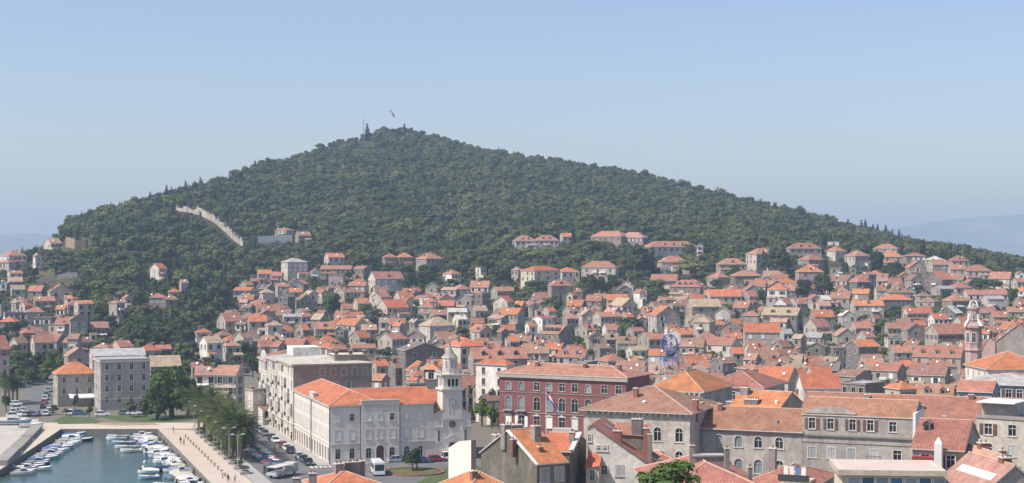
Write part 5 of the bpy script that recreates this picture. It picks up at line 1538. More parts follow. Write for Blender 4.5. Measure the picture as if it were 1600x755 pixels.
    mb.quad((x0, 1.2, zz(x0)-.14), (x0, 10.5, zz(x0)-.14), (x0, 10.5, zz(x0)), (x0, 1.2, zz(x0))); mb.build('skylight', ['trim_white'], o)
    chimney(o, .3, 3.0, h+r_-.2, 1.2, .8, True)
    o, w, h, r_ = big(1528, 1665, 657, 650, 's', 'l', 'x', 236, -16, 10, 'grey house with roof terraces and awnings at the right edge', 3, 3)
    mb = MB(); mb.box(-w/2+.5, -w/2+5.5, 1, 6, h+.3, h+2.4, 0); mb.box(-w/2+.2, -w/2+6, -.8, 6.3, h+2.4, h+2.55, 1); mb.build('penthouse', ['wall_n', 'awning_white'], o)
    # low roofs bottom left and centre
    o, w, h, r_ = big(476, 600, 764, 737, 'h', 'l', 'o', 226, 18, 9, 'orange hipped roof with four stout chimneys at the bottom edge', 0, 0)
    for (x, y, a) in ((-.6, 5.4, 1.2), (1.0, 6.2, 1.0), (2.2, 6.6, 1.5), (3.2, 7.0, 1.3)): chimney(o, x, y, h+1.6, a, 1.3)
    o = empty('rooftop_chimneys', tuple(PX(478, 765, 222)), 0, 'pair of squat chimneys on a hidden roof left of the orange hipped roof', 'chimney')
    mb = MB(); mb.box(-2.6, 2.6, -1, 3, -8, 0, 0); mb.build('wall', ['wall_g'], o); chimney(o, -1.3, 0, .2, 1.0, 1.4); chimney(o, .9, .5, .3, 1.0, 1.9)
    o, w, h, r_ = big(690, 800, 770, 736, 'h', 'l', 'o', 196, 24, 8, 'small bright orange hipped roof in front of the cream end wall', 0, 0)
    chimney(o, -1.2, 2.2, h+1.3, .8, 1.1, True)
material('cream_render', (0.78, 0.70, 0.585), 0.9, 0.06, 0.3, 2, 0)
material('cloth_blue', (0.12, 0.22, 0.42), 0.8, 0.1, 1, 3, 0.1)
material('glass_blue', (0.06, 0.13, 0.24), 0.15, 0.2, 1, 3, 0.3, spec=.6)
material('roof_x2', (0.56, 0.46, 0.38), 0.9, 0.1, 0.3, 3, 0.0)
material('brick_red', (0.26, 0.055, 0.045), 0.9, 0.15, 0.4, 3, 0.0)
foreground()

# west harbour buildings
o, w, h, r_ = big(147, 233, 564, 558, 's', 'n', 'e', 444, 8, 15, 'grey four-storey block with four by four windows facing the harbour', 4, 4, caps=False, ww=1.0, wh=1.75, sty='d', base=1.6)
course(o, 'cornice', w, 15, h-.35, .35, .35, 'stone', (0, 0), 'FL'); course(o, 'string_course', w, 15, h-10.8, .16, .12, 'stone', (0, 0), 'FL')
o, w, h, r_ = big(84, 149, 585, 562, 'h', 'n', 'o', 455, 9, 8.5, 'brownish harbour house with bright orange roof and white awnings', 3, 2, caps=False, ww=1.0, wh=1.7, sty='d', base=1.6)
chimney(o, 0.5, 6, h+2.4, .9, 1.2, True)
for (x0, x1) in ((-2.4, -.4), (.2, 5.2)):
    mb = MB(); mb.quad((x0, -2.6, 2.5), (x1, -2.6, 2.5), (x1, -.02, 3.5), (x0, -.02, 3.5)); mb.quad((x0, -2.6, 2.2), (x1, -2.6, 2.2), (x1, -2.6, 2.5), (x0, -2.6, 2.5)); mb.quad((x0, -.02, 3.46), (x1, -.02, 3.46), (x1, -2.6, 2.46), (x0, -2.6, 2.46)); mb.build('awning', ['awning_white'], o)
big(140, 226, 556, 545, 'g', 'l', 'e', 468, 5, 12, 'long pale grey roof just behind the four-storey harbour block', 5, 2, caps=False, base=2)
big(-30, 14, 545, 520, 'g', 'p', 'r', 520, 20, 10, 'pink building at the left edge of the view', 2, 4, caps=False, base=2.5)
big(232, 282, 572, 556, 'g', 'd', 'k', 505, 6, 9, 'low dark house with straw-coloured roof behind the big plane tree', 3, 2, caps=False, base=2)

# ---------------------------------------------------------------- round blue roof sign
material('sign_blue', (0.10, 0.15, 0.42), 0.4, 0.1, 1, 3, 0); material('flag_red2', (0.40, 0.20, 0.20), 0.5, 0.1, 1, 3, 0); material('sign_pale', (0.45, 0.50, 0.66), 0.4, 0.1, 1, 3, 0)
def roof_sign():
    D = 352; c = PX(1046, 537, D); o = empty('roof_sign', (c.x, c.y, PX(1046, 574, D).z), rad(-8), 'round blue emblem sign above blue lettering on a rooftop frame', 'sign')
    s = D/F; Z = 37*s; r = 15.5*s
    mb = MB(); n = 24
    for k, (rr, y) in enumerate(((r, 0), (r*.9, .35))):
        for i in range(n):
            a, b = 2*math.pi*i/n, 2*math.pi*(i+1)/n
            mb.bar((rr*.80*math.cos(a), y, Z+rr*math.sin(a)), (rr*.80*math.cos(b), y, Z+rr*math.sin(b)), .10, 1 if (k == 0 and 1 < i < 8) else 0, 5)
    mb.build('ring', ['sign_blue', 'sign_pale'], o)
    mb = MB(); q = random.Random(8)
    for i in range(26):
        a = q.uniform(0, 6.28); t = math.sqrt(q.random())*.78; x, zz = r*.8*t*math.cos(a), r*t*math.sin(a); b = q.uniform(0, 3.14); l = q.uniform(.25, .6)
        mb.bar((x-l*math.cos(b), .15, Z+zz-l*math.sin(b)), (x+l*math.cos(b), .15, Z+zz+l*math.sin(b)), .13, 0 if q.random() < .7 else 1, 4)
    mb.bar((0, .15, Z-.3), (.3, .15, Z+.4), .28, 2, 6); mb.build('emblem', ['sign_blue', 'sign_pale', 'flag_red2'], o)
    for row0, row1, xs in ((557, 564.5, (-13, -7, 0, 6.5, 12)), (566, 572, (-12, -5, 2, 9))):
        z0, z1 = (574-row1)*s, (574-row0)*s
        for i, x in enumerate(xs):
            mb = MB(); x *= s; w = 4.6*s
            mb.box(x-w/2, x-w/2+.22, -.1, .1, z0, z1, 0); mb.box(x-w/2+.22, x+w/2, -.1, .1, z1-.2, z1, 0)
            if i % 2: mb.box(x+w/2-.22, x+w/2, -.1, .1, z0, z1-.2, 0)
            else: mb.box(x-w/2+.22, x+w/2, -.1, .1, (z0+z1)/2-.1, (z0+z1)/2+.1, 0)
            mb.build('letter', ['sign_blue' if row0 < 560 else 'sign_pale'], o)
    mb = MB()
    for x in (-2, 2):
        mb.bar((x, .3, -6), (x, .3, Z), .1, 0, 5); mb.bar((x, .3, Z-2), (-x*.3, 1.5, -5), .06, 0, 4)
    mb.build('frame', ['metal_grey'], o)
    VISTA.append((1028, 1064, 518, 575, D-20))
roof_sign()

# ---------------------------------------------------------------- flags and mast
material('flag_red', (0.42, 0.04, 0.045), 0.8, 0.05, 1, 3, 0); material('flag_white', (0.72, 0.72, 0.72), 0.8, 0.05, 1, 3, 0); material('flag_blue', (0.04, 0.06, 0.28), 0.8, 0.05, 1, 3, 0)
def flag(base, hp, L, hh, lab, lean=0.9, rp=.09):
    o = empty('flagpole', base, 0, lab, 'flag')
    mb = MB(); mb.bar((0, 0, -3), (0, 0, hp), rp, 0, 6, rp*.6); mb.lathe([(rp*1.6, hp), (rp*1.6, hp+rp*2), (.01, hp+rp*4)], 6, 0); mb.build('pole', ['trim_white'], o)
    mb = MB(); n = 10
    def Q(u, v):     # u along the fly, v across stripes
        dr = L*u
        return (dr*.62+.12*math.sin(u*9+v*2)*hh*.3, math.sin(u*8+v)*.18*hh, hp-.2-v*hh-dr*lean*(.55+.45*u))
    for i in range(n):
        for j in range(3): mb.quad(Q(i/n, j/3), Q(i/n, (j+1)/3), Q((i+1)/n, (j+1)/3), Q((i+1)/n, j/3), j)
    mb.build('flag', ['flag_red', 'flag_white', 'flag_blue'], o)
p = PX(853.5, 664, 338); flag((p.x, p.y, p.z), (664-608)*338/F, 4.2, 1.5, 'flag with red, white and blue bands drooping on a pole before the palace', .95)
x, y = (609-800)/F*1640, 1640
flag((x, y, tz(x, y)), 26, 8, 3.2, 'flag flying on the hilltop pole', .75, .16)
x, y = (568-800)/F*1600, 1600
o = empty('radio_mast', (x, y, tz(x, y)), 0, 'slender lattice radio mast on the hill crest', 'mast')
mb = MB(); hz = 30
for k in range(3):
    a = 2.1*k; mb.bar((.9*math.cos(a), .9*math.sin(a), -2), (.35*math.cos(a), .35*math.sin(a), hz*.8), .12, 0, 4)
    for j in range(10):
        t0, t1 = j/10, (j+1)/10; b = a+2.1; r0, r1 = .9-.55*t0, .9-.55*t1
        mb.bar((r0*math.cos(a), r0*math.sin(a), hz*.8*t0), (r1*math.cos(b), r1*math.sin(b), hz*.8*t1), .07, 0, 4)
mb.bar((0, 0, hz*.78), (0, 0, hz), .12, 0, 5); mb.build('lattice', ['metal_grey'], o)
VISTA.append((560, 576, 190, 226, 1600))

# ---------------------------------------------------------------- zigzag path walls and the white terrace on the slope
material('lime_wall', (0.50, 0.44, 0.37), 0.9, 0.4, 0.25, 1.2, 0, stain=((0.26, 0.22, 0.16), .22, .8))
def ribbon(name, pts, ht, wd, matk, lab, cat, steps=10, posts=0):
    """masonry run following the ground under the given photo points"""
    G = [place(a, b) for (a, b) in pts]
    mb = MB(); P3 = []; ht0 = ht; hv = random.Random(len(pts))
    for (p, q) in zip(G, G[1:]):
        for i in range(steps): P3.append((p[0]+(q[0]-p[0])*i/steps, p[1]+(q[1]-p[1])*i/steps))
    P3.append(G[-1][:2]); prev = None
    for (x, y) in P3:
        z = tz(x, y); ht = ht0*(hv.uniform(.55, 1.15) if matk == 'lime_wall' else 1.0); cur = [(x, y-wd/2, z-2), (x, y-wd/2, z+ht), (x, y+wd/2, z+ht), (x, y+wd/2, z-2)]
        if prev:
            for k in range(3): mb.quad(prev[k], cur[k], cur[k+1], prev[k+1])
        else: mb.quad(*cur)
        prev = cur
    mb.quad(*prev[::-1])
    o = empty(name, (G[0][0], G[0][1], 0), 0, lab, cat)
    mb.v = [(a-G[0][0], b-G[0][1], c) for (a, b, c) in mb.v]
    mb.build('wall', [matk], o)
    if posts:
        n = len(P3)
        for i in range(0, n-1, max(1, n//posts)):
            x, y = P3[i]; z = tz(x, y); m2 = MB(); m2.box(-.8, .8, -.8, .8, z-1, z+ht0+.5, 0); m2.build('pier', [matk], o, (x-G[0][0], y-G[0][1], 0))
    for (pa, pb), g in zip(zip(pts, pts[1:]), G):
        for k in range(4):
            a_, b_ = [(pa[0]+(pb[0]-pa[0])*t, pa[1]+(pb[1]-pa[1])*t) for t in (k/4, (k+1)/4)]
            VISTA.append((a_[0]-1, b_[0]-1, min(a_[1], b_[1])-9, max(a_[1], b_[1])-3, g[1]))
ribbon('stair_wall', [(309, 334), (330, 345), (352, 362), (366, 376), (380, 386)], 4.6, 3.0, 'lime_wall', 'broad pale stepped stairway wall descending the wooded slope', 'wall', 8, 9)
ribbon('path_wall', [(276, 330), (288, 331), (300, 333), (312, 337)], 3.5, 2.0, 'lime_wall', 'pale level path wall above the stairway', 'wall', 6, 2)
ribbon('path_wall', [(291, 329), (298, 322), (302, 319)], 4.0, 2.0, 'lime_wall', 'short pale path wall climbing above the level path', 'wall', 6)
ribbon('terrace_wall', [(404, 380), (432, 379), (457, 378)], 4.5, 5.0, 'shutter_white', 'long white terrace wall in front of the hillside villa', 'wall', 6)
ribbon('quarry_face', [(104, 384), (118, 390), (136, 388)], 5.0, 4.0, 'soil', 'bare ochre rock face on the wooded left spur', 'rock face', 6)
ribbon('retaining_wall', [(60, 444), (90, 438), (122, 434)], 2.5, 2.0, 'stone_dark', 'low grey retaining wall under the left spur', 'wall', 6)
# ---------------------------------------------------------------- harbour front
def gnd(px, row, z=1.45): D = (H-z)*F/(row-CY); return ((px-800)/F*D, D)
def sheet(name, pts, z, matk, thick=0.0):
    mb = MB(); P = [(x, y, z) for (x, y) in pts]
    if sum((P[i][0]*P[(i+1) % len(P)][1]-P[(i+1) % len(P)][0]*P[i][1]) for i in range(len(P))) < 0: P = P[::-1]
    mb.poly(P)
    if thick:
        for i in range(len(P)):
            a, b = P[i], P[(i+1) % len(P)]; mb.quad((a[0], a[1], z-thick), (b[0], b[1], z-thick), b, a, 1)
    return tag(mb.build(name, [matk, 'quay_stone']), kind='structure')
def sr(s, r): p = street(s, r); return (p[0], p[1])
sheet('promenade', [(-89.5, 396.4), sr(-150, -26.3), sr(-150, -19.5), sr(74, -19.5), (-89.5, 396.4)][:4], 1.45, 'paving', 6)
sheet('quay', [(-131, 396.5), (-81.0, 396.5), (-74, 411), (-131, 411)], 1.452, 'paving', 6)
sheet('quay', [(-600, 321), (-105, 321), (-114, 396.4), (-131, 396.4), (-131, 425), (-600, 425)], 1.45, 'paving', 6)
sheet('planting_strip', [sr(-150, -19.4), sr(78, -19.4), sr(78, -16), sr(-150, -16)], 1.55, 'pavement', .3)
sheet('road', [sr(-150, -15.95), sr(115, -15.95), sr(115, -2.85), sr(-150, -2.85)], 1.43, 'asphalt')
sheet('pavement', [sr(-1.2, -2.8), sr(115, -2.8), sr(115, -.02), sr(-1.2, -.02)], 1.56, 'pavement', .3)
sheet('square', [sr(-90, -2.8), sr(-1.25, -2.8), sr(-1.25, 60), sr(-90, 60)], 1.434, 'asphalt')
sheet('pavement', [sr(-1.2, .02), sr(-.02, .02), sr(-.02, 31), sr(-1.2, 31)], 1.55, 'pavement', .3)
sheet('yard', [(-600, 330), gnd(0, 728), gnd(36, 694), gnd(62, 672), gnd(60, 655), (-600, 410)], 1.457, 'gravel')
sheet('road', [gnd(22, 650), gnd(84, 648), gnd(80, 615), gnd(74, 606), gnd(52, 603), gnd(43, 612), gnd(36, 625)], 1.47, 'asphalt')
sheet('lawn', [gnd(84, 657), gnd(96, 651), gnd(135, 652), gnd(160, 659), gnd(150, 662), gnd(92, 663)], 1.475, 'lawn')
sheet('lawn', [gnd(150, 650), gnd(300, 648), gnd(302, 656), gnd(255, 660), gnd(190, 658)], 1.476, 'lawn')
sheet('flower_bed', [gnd(145, 663), gnd(158, 660), gnd(240, 661), gnd(250, 664), gnd(190, 665)], 1.481, 'soil')
sheet('lawn', [gnd(640, 760), gnd(700, 730), gnd(735, 722), gnd(760, 735), gnd(760, 790), gnd(640, 790)], 1.445, 'lawn')
# crossing stripes
for k in range(14):
    mb = MB(); a = -12.2+k*.95
    if 5 <= k <= 7: continue
    mb.poly([(*sr(-3.5, a), 1.437), (*sr(-3.5, a+.5), 1.437), (*sr(-.8, a+.5), 1.437), (*sr(-.8, a), 1.437)]); tag(mb.build('crossing_stripe', ['paint_white']), kind='structure')
def stone_mole():
    a, b = gnd(2, 728), gnd(58, 671); o = empty('sea_wall', (a[0], a[1], 1.4), 0, 'low grey stone wall between the yard and the left quay', 'wall')
    mb = MB(); d = Vector((b[0]-a[0], b[1]-a[1])); n = Vector((-d.y, d.x)).normalized()*1.3
    for (t0, t1, hh) in ((0, .33, 1.2), (.34, .66, 1.0), (.67, 1, 1.1)):
        p, q = d*t0, d*t1
        c = [p-n, q-n, q+n, p+n]; mb.v = []; mb.f = []; mb.m = []
        for z, sc_ in ((0, 1), (hh, .7)):
            for v in c: mb.v.append((v.x, v.y, z))
        for i in range(4): mb.f.append((i, (i+1) % 4, 4+(i+1) % 4, 4+i)); mb.m.append(0)
        mb.f.append((4, 5, 6, 7)); mb.m.append(0); mb.build('block', ['stone_dark'], o)
stone_mole()

# ---------------------------------------------------------------- boats
BCOL = {'white': (0.70, 0.70, 0.68), 'cream': (0.62, 0.56, 0.44), 'blue': (0.05, 0.12, 0.30), 'navy': (0.025, 0.04, 0.08), 'grey': (0.32, 0.33, 0.34), 'red': (0.30, 0.06, 0.05), 'pale_blue': (0.22, 0.38, 0.55), 'wood': (0.24, 0.13, 0.07)}
for k, c in BCOL.items(): material('boat_'+k, c, 0.35, 0.08, 0.6, 3, 0.1, spec=0.5)
BM = {}
def boat_mesh(part, L, B, col):
    key = (part, L, B, col)
    if key in BM: return BM[key]
    mb = MB(); st = 8; ring = []
    def hw(t): return B/2*(0.78+0.22*math.sin(math.pi*min(1, t*1.4)/1.4*1.0)) * (1.0 if t < .55 else max(.02, math.cos((t-.55)/.45*math.pi/2)**.75))
    def sh(t): return .55+.28*t*t
    if part == 'hull':
        for i in range(st+1):
            t = i/st; x = -L/2+L*t; w = hw(t); zt = sh(t); k = len(mb.v)
            mb.v += [(x, -w, zt), (x, -w*.93, zt*.35), (x-(.18*L*.3 if t == 1 else 0), -w*.55, -.18), (x, 0, -.3), (x-(.18*L*.3 if t == 1 else 0), w*.55, -.18), (x, w*.93, zt*.35), (x, w, zt), (x, w*.86, zt-.02), (x, w*.80, .22), (x, -w*.80, .22), (x, -w*.86, zt-.02)]
            if i:
                p = k-11
                for j in range(11):
                    q = (j+1) % 11; mb.f.append((p+j, p+q, k+q, k+j)); mb.m.append(1 if j in (7, 8, 9) else (2 if j in (6, 10) else 0))
        mb.f.append(tuple(range(11))); mb.m.append(0)
        me = mb.mesh('hull', ['boat_'+col, 'boat_cream', 'boat_white'])
    elif part == 'foredeck':
        prev = None
        for i in range(4, st+1):
            t = i/st; w = hw(t)*.9; x = -L/2+L*t; z = sh(t)+.03; cur = [(x, -w, z-.02), (x, 0, z+.12), (x, w, z-.02)]
            if prev:
                for j in range(2): mb.quad(prev[j], cur[j], cur[j+1], prev[j+1])
            prev = cur
        me = mb.mesh('foredeck', ['boat_'+col])
    elif part == 'cabin':
        mb.box(-L*.08, L*.22, -B*.33, B*.33, .4, 1.35, 0, .22, .12); mb.box(-L*.085, L*.10, -B*.34, B*.34, 1.36, 1.42, 0)
        me = mb.mesh('cabin', ['boat_white'])
    elif part == 'cabin_window':
        mb.box(-L*.06, L*.19, -B*.345, B*.345, .85, 1.2, 0, .06, .03); me = mb.mesh('cabin_window', ['glass'])
    elif part == 'windscreen':
        mb.quad((L*.06, -B*.36, .62), (L*.06, B*.36, .62), (-L*.01, B*.30, 1.15), (-L*.01, -B*.30, 1.15)); mb.quad((-L*.01, -B*.30, 1.15), (-L*.01, B*.30, 1.15), (L*.05, B*.36, .6), (L*.05, -B*.36, .6)); me = mb.mesh('windscreen', ['glass'])
    elif part == 'cover':
        prev = None
        for i in range(7):
            t = i/7*.9; w = hw(t)*.98; x = -L/2+L*t+.05; z = sh(t)+.03; hgt = .45*math.sin(math.pi*(i+.8)/8.0)+.1
            cur = [(x, -w, z), (x, -w*.5, z+hgt*.8), (x, 0, z+hgt), (x, w*.5, z+hgt*.8), (x, w, z)]
            if prev:
                for j in range(4): mb.quad(prev[j], cur[j], cur[j+1], prev[j+1])
            prev = cur
        me = mb.mesh('cover', ['boat_'+col])
    elif part == 'seat':
        mb.box(-L*.36, -L*.30, -B*.36, B*.36, .24, .52); me = mb.mesh('seat', ['boat_'+col])
    else:
        mb.box(-L/2-.38, -L/2-.06, -.16, .16, .35, .95, 0, .05, .04); mb.box(-L/2-.26, -L/2-.14, -.06, .06, -.3, .35, 0); me = mb.mesh('outboard_motor', ['metal_dark'])
    BM[key] = me; return me
def boat(x, y, rz, L, B, col, kind, lab, cov='blue', grp='boats moored in the harbour', z=0.05, nm='boat'):
    o = empty(nm, (x, y, z), rz, lab, 'boat', grp)
    link('hull', boat_mesh('hull', L, B, col), o)
    if kind in ('cabin', 'open', 'screen'): link('foredeck', boat_mesh('foredeck', L, B, 'white' if col != 'wood' else 'wood'), o)
    if kind == 'cabin':
        c = link('cabin', boat_mesh('cabin', L, B, col), o); link('cabin_window', boat_mesh('cabin_window', L, B, col), c)
    if kind == 'screen': link('windscreen', boat_mesh('windscreen', L, B, col), o)
    if kind == 'cover': link('cover', boat_mesh('cover', L, B, cov), o)
    if kind in ('open', 'screen'): link('seat', boat_mesh('seat', L, B, 'white' if col != 'white' else 'cream'), o)
    if kind != 'cover': link('outboard_motor', boat_mesh('outboard_motor', L, B, col), o)
    return o
_o = ['first', 'second', 'third', 'fourth', 'fifth', 'sixth', 'seventh', 'eighth', 'ninth']
ORD = _o+['tenth', 'eleventh', 'twelfth', 'thirteenth', 'fourteenth', 'fifteenth', 'sixteenth', 'seventeenth', 'eighteenth', 'nineteenth']
for _t, _u in (('twent', 'twenty'), ('thirt', 'thirty'), ('fort', 'forty'), ('fift', 'fifty')): ORD += [_t+'ieth']+[_u+'-'+a for a in _o]
KW = {'cabin': 'cabin boat', 'open': 'open rowing boat', 'screen': 'speedboat with windscreen', 'cover': 'covered boat'}
rb = random.Random(3)
qd = Vector((-57+89.5, 303-396.5)).normalized(); qn = Vector((qd.y, -qd.x))   # along the right quay towards the camera, and out over the water
if qn.x > 0: qn = -qn
pos = 2.2; i = 0
while pos < 93:
    L = rb.choice([4.2, 4.8, 5.4, 5.8]); B = rb.choice([1.6, 1.8]); kind = rb.choice(['cabin', 'cabin', 'screen', 'open', 'cover', 'cabin', 'screen'])
    if 12 < i < 34 and rb.random() < .25: kind = 'cover'
    col = rb.choice(['white']*7+['pale_blue', 'cream', 'grey', 'blue']); cov = rb.choice(['white', 'white', 'blue', 'grey', 'cream'])
    p = Vector((-89.5, 396.5))+qd*pos+qn*(1.0+L/2+rb.uniform(0, 1.0))
    rz = math.atan2(qn.y, qn.x)+rad(rb.uniform(-5, 5))+(math.pi if rb.random() < .3 else 0)
    w_ = '%s %s%s' % (col.replace('_', ' '), KW[kind], (' under '+cov+' tarpaulin') if kind == 'cover' else '')
    boat(p.x, p.y, rz, L, B, col, kind, '%s along the promenade quay, %s from the far corner' % (w_, ORD[i]), cov)
    if rb.random() < .16 and pos > 3:       # a second boat moored outside
        L2 = rb.choice([4.4, 5.0, 5.6]); k2 = rb.choice(['cabin', 'screen', 'open', 'cover']); c2 = rb.choice(['white', 'white', 'white', 'cream', 'pale_blue'])
        p2 = p+qn*(L/2+L2/2+.7)
        boat(p2.x, p2.y, rz+rad(rb.uniform(-6, 6)), L2, 1.8, c2, k2, '%s %s moored outside the %s boat of the promenade quay' % (c2.replace('_', ' '), KW[k2], ORD[i]), 'white')
    pos += B+.35+rb.random()*.4; i += 1
    if 66 < pos < 69: # the dark covered tender
        p = Vector((-89.5, 396.5))+qd*(pos+1.2)+qn*7.2
        boat(p.x, p.y, math.atan2(qn.y, qn.x), 9.0, 2.9, 'navy', 'cover', 'long dark navy boat under a dark tarpaulin, largest along the promenade quay', 'navy'); pos += 3.4
LE = [(-114, 396), (-105, 321)]; ld = Vector((9, -75)).normalized(); ln = Vector((ld.y*-1, ld.x)); ln = Vector((75, 9)).normalized()
pos = 2.0; i = 0
while pos < 74:
    L = rb.choice([4.8, 5.4, 6.2]); B = 1.9; kind = rb.choice(['cabin', 'screen', 'open', 'cover', 'cabin']); col = rb.choice(['white', 'white', 'white', 'cream', 'pale_blue', 'navy' if pos > 30 else 'white']); cov = rb.choice(['blue', 'blue', 'white'])
    p = Vector((-114, 396))+ld*pos+ln*(1.0+L/2+rb.uniform(0, 1.2)); rz = math.atan2(ln.y, ln.x)+rad(rb.uniform(-8, 8))
    w_ = '%s %s%s' % (col.replace('_', ' '), KW[kind], (' under '+cov+' tarpaulin') if kind == 'cover' else '')
    boat(p.x, p.y, rz, L, B, col, kind, '%s along the left quay, %s from the far corner' % (w_, ORD[i]), cov)
    pos += B+.9+rb.random()*1.2; i += 1
for k, (px, row, col, kind, L, lab) in enumerate([(160, 676, 'white', 'cabin', 6.0, 'white cabin boat alone at the far quay near the middle'), (184, 676, 'white', 'screen', 6.4, 'white speedboat beside the hard-topped boat at the far quay'), (194, 675, 'blue', 'cabin', 6.2, 'blue-hulled cabin boat with hard top at the far quay'), (213, 674, 'white', 'cover', 5.2, 'short covered white boat at the right end of the far quay'), (128, 689, 'navy', 'open', 5.5, 'dark blue open boat floating off the left quay'), (65, 734, 'white', 'open', 4.6, 'small white dinghy floating alone off the left quay'), (20, 733, 'white', 'screen', 9.0, 'long white speedboat at the near end of the left quay')]):
    x, y = gnd(px, row, .1); boat(x, y, [0.15, .1, .2, 1.4, .25, -.05, .05][k], L, 2.1, col, kind, lab, 'white')
x, y = gnd(17, 664); boat(x, y, .1, 10.5, 3.4, 'pale_blue', 'cabin', 'big white and blue cabin cruiser standing ashore in the left yard', 'white', 'boats ashore', 2.1)
x, y = gnd(49, 668); boat(x, y, .3, 6.0, 2.1, 'white', 'open', 'small white boat hull standing ashore beside the cabin cruiser', 'white', 'boats ashore', 1.8)
for k, (px, row) in enumerate([(211, 687), (214, 689), (220, 698), (220, 703), (226, 707), (236, 713), (226, 723), (224, 731), (205, 684), (246, 744)]):
    x, y = gnd(px, row, 0); mb = MB(); mb.lathe([(.12, -.15), (.3, 0), (.34, .18), (.2, .38), (.06, .45)], 8, 0)
    tag(mb.build('mooring_buoy', ['boat_white'], None, (x, y, 0)), 'white mooring buoy floating in the harbour, %s from the far end' % ORD[k], 'buoy', 'mooring buoys')

# ---------------------------------------------------------------- vehicles
CCOL = {'white': (0.68, 0.68, 0.67), 'silver': (0.40, 0.42, 0.43), 'dark': (0.035, 0.037, 0.042), 'red': (0.32, 0.03, 0.028), 'blue': (0.05, 0.09, 0.22), 'green': (0.06, 0.13, 0.10), 'grey': (0.17, 0.18, 0.19), 'teal': (0.10, 0.22, 0.28)}
for k, c in CCOL.items(): material('car_'+k, c, 0.28, 0.04, 0.5, 3, 0.05, spec=0.6)
CM = {}
def car_parts(L, Hh, col, van=False):
    key = (L, Hh, col, van)
    if key in CM: return CM[key]
    w = .86; hb = .82 if not van else .95
    mb = MB(); st = [(-L/2, .45, .62, .74), (-L/2+.12, .26, .80, .82), (-L*.3, .22, hb, .86), (L*.1, .22, hb, .86), (L*.3, .22, hb-.04, .85), (L/2-.3, .24, hb-.16, .80), (L/2-.03, .30, hb-.26, .72), (L/2, .42, hb-.36, .66)]
    prev = None
    for (x, z0, z1, hw) in st:
        k = len(mb.v); mb.v += [(x, -hw, z0), (x, -hw*1.02, (z0+z1)/2), (x, -hw*.95, z1), (x, hw*.95, z1), (x, hw*1.02, (z0+z1)/2), (x, hw, z0)]
        if prev is not None:
            for j in range(6): q = (j+1) % 6; mb.f.append((prev+j, prev+q, k+q, k+j)); mb.m.append(0)
        else: mb.f.append(tuple(range(6))); mb.m.append(0)
        prev = k
    mb.f.append(tuple(prev+j for j in range(6))[::-1]); mb.m.append(0)
    body = mb.mesh('body', ['car_'+col])
    g = MB(); a0, a1, b0, b1 = (-L*.44, L*.22, -L*.30, L*.06) if not van else (-L*.47, L*.30, -L*.46, L*.20)
    zb, zt = hb-.02, Hh-.06
    g.v += [(a0, -.80, zb), (a1, -.80, zb), (a1, .80, zb), (a0, .80, zb), (b0, -.66, zt), (b1, -.66, zt), (b1, .66, zt), (b0, .66, zt)]
    for q in ((0, 1, 5, 4), (1, 2, 6, 5), (2, 3, 7, 6), (3, 0, 4, 7)): g.f.append(q); g.m.append(0)
    glass = g.mesh('window_band', ['glass'])
    r = MB(); r.box(b0-.03, b1+.03, -.68, .68, zt, zt+.07, 0, .05, .05)
    for (p, q) in ((0, 4), (1, 5), (2, 6), (3, 7)): r.bar(g.v[p], g.v[q], .05, 0, 4)
    for s in (-.735, .735): r.bar((L*(-.12), s*1.09, zb), (L*(-.12), s*.92, zt), .045, 0, 4)
    roof = r.mesh('cabin_roof', ['car_'+col])
    wh = MB(); n = 12
    for s in (-.10, .10): wh.poly([(.31*math.cos(2*math.pi*i/n), s, .31*math.sin(2*math.pi*i/n)) for i in range(n)][::(1 if s < 0 else -1)], 0)
    for i in range(n):
        a, b = 2*math.pi*i/n, 2*math.pi*(i+1)/n; wh.quad((.31*math.cos(a), -.1, .31*math.sin(a)), (.31*math.cos(b), -.1, .31*math.sin(b)), (.31*math.cos(b), .1, .31*math.sin(b)), (.31*math.cos(a), .1, .31*math.sin(a)), 0)
    for s in (-.105, .105): wh.poly([(.19*math.cos(2*math.pi*i/n), s, .19*math.sin(2*math.pi*i/n)) for i in range(n)][::(1 if s < 0 else -1)], 1)
    wheel = wh.mesh('wheel', ['rubber', 'metal_grey'])
    hl = MB(); hl.box(-.05, .02, -.16, .16, -.07, .07); head = hl.mesh('headlight', ['shutter_white'])
    CM[key] = (body, glass, roof, wheel, head); return CM[key]
def car(x, y, rz, col, lab, L=4.2, Hh=1.45, van=False, grp='parked cars', z=1.44, nm='parked_car', cat='car'):
    o = empty(nm, (x, y, z), rz, lab, cat, grp); b, g, r, w, hd = car_parts(L, Hh, col, van)
    link('body', b, o); link('window_band', g, o); link('cabin_roof', r, o)
    for sx in (-L*.31, L*.31):
        for sy in (-.76, .76): link('wheel', w, o, (sx, sy, .31))
    for sy in (-.5, .5): link('headlight', hd, o, (L/2-.02, sy, .52))
    return o
along = math.atan2(ty, tx)
cols_r = ['dark', 'green', 'silver', None, 'dark', 'white', 'red', None, 'white', 'dark', None, 'grey', 'silver', 'teal', 'red', 'dark', 'grey', 'blue', 'dark', 'red', 'white']
n = 0
for k, c in enumerate(cols_r):
    if not c: continue
    p = sr(1.5+k*5.1, -4.3); car(p[0], p[1], along+math.pi, c, '%s car parked along the right kerb, %s from the crossing' % ({'dark': 'black', 'silver': 'silver-grey'}.get(c, c), ORD[n]), [4.2, 3.9, 4.4][k % 3], [1.45, 1.5, 1.42][k % 3]); n += 1
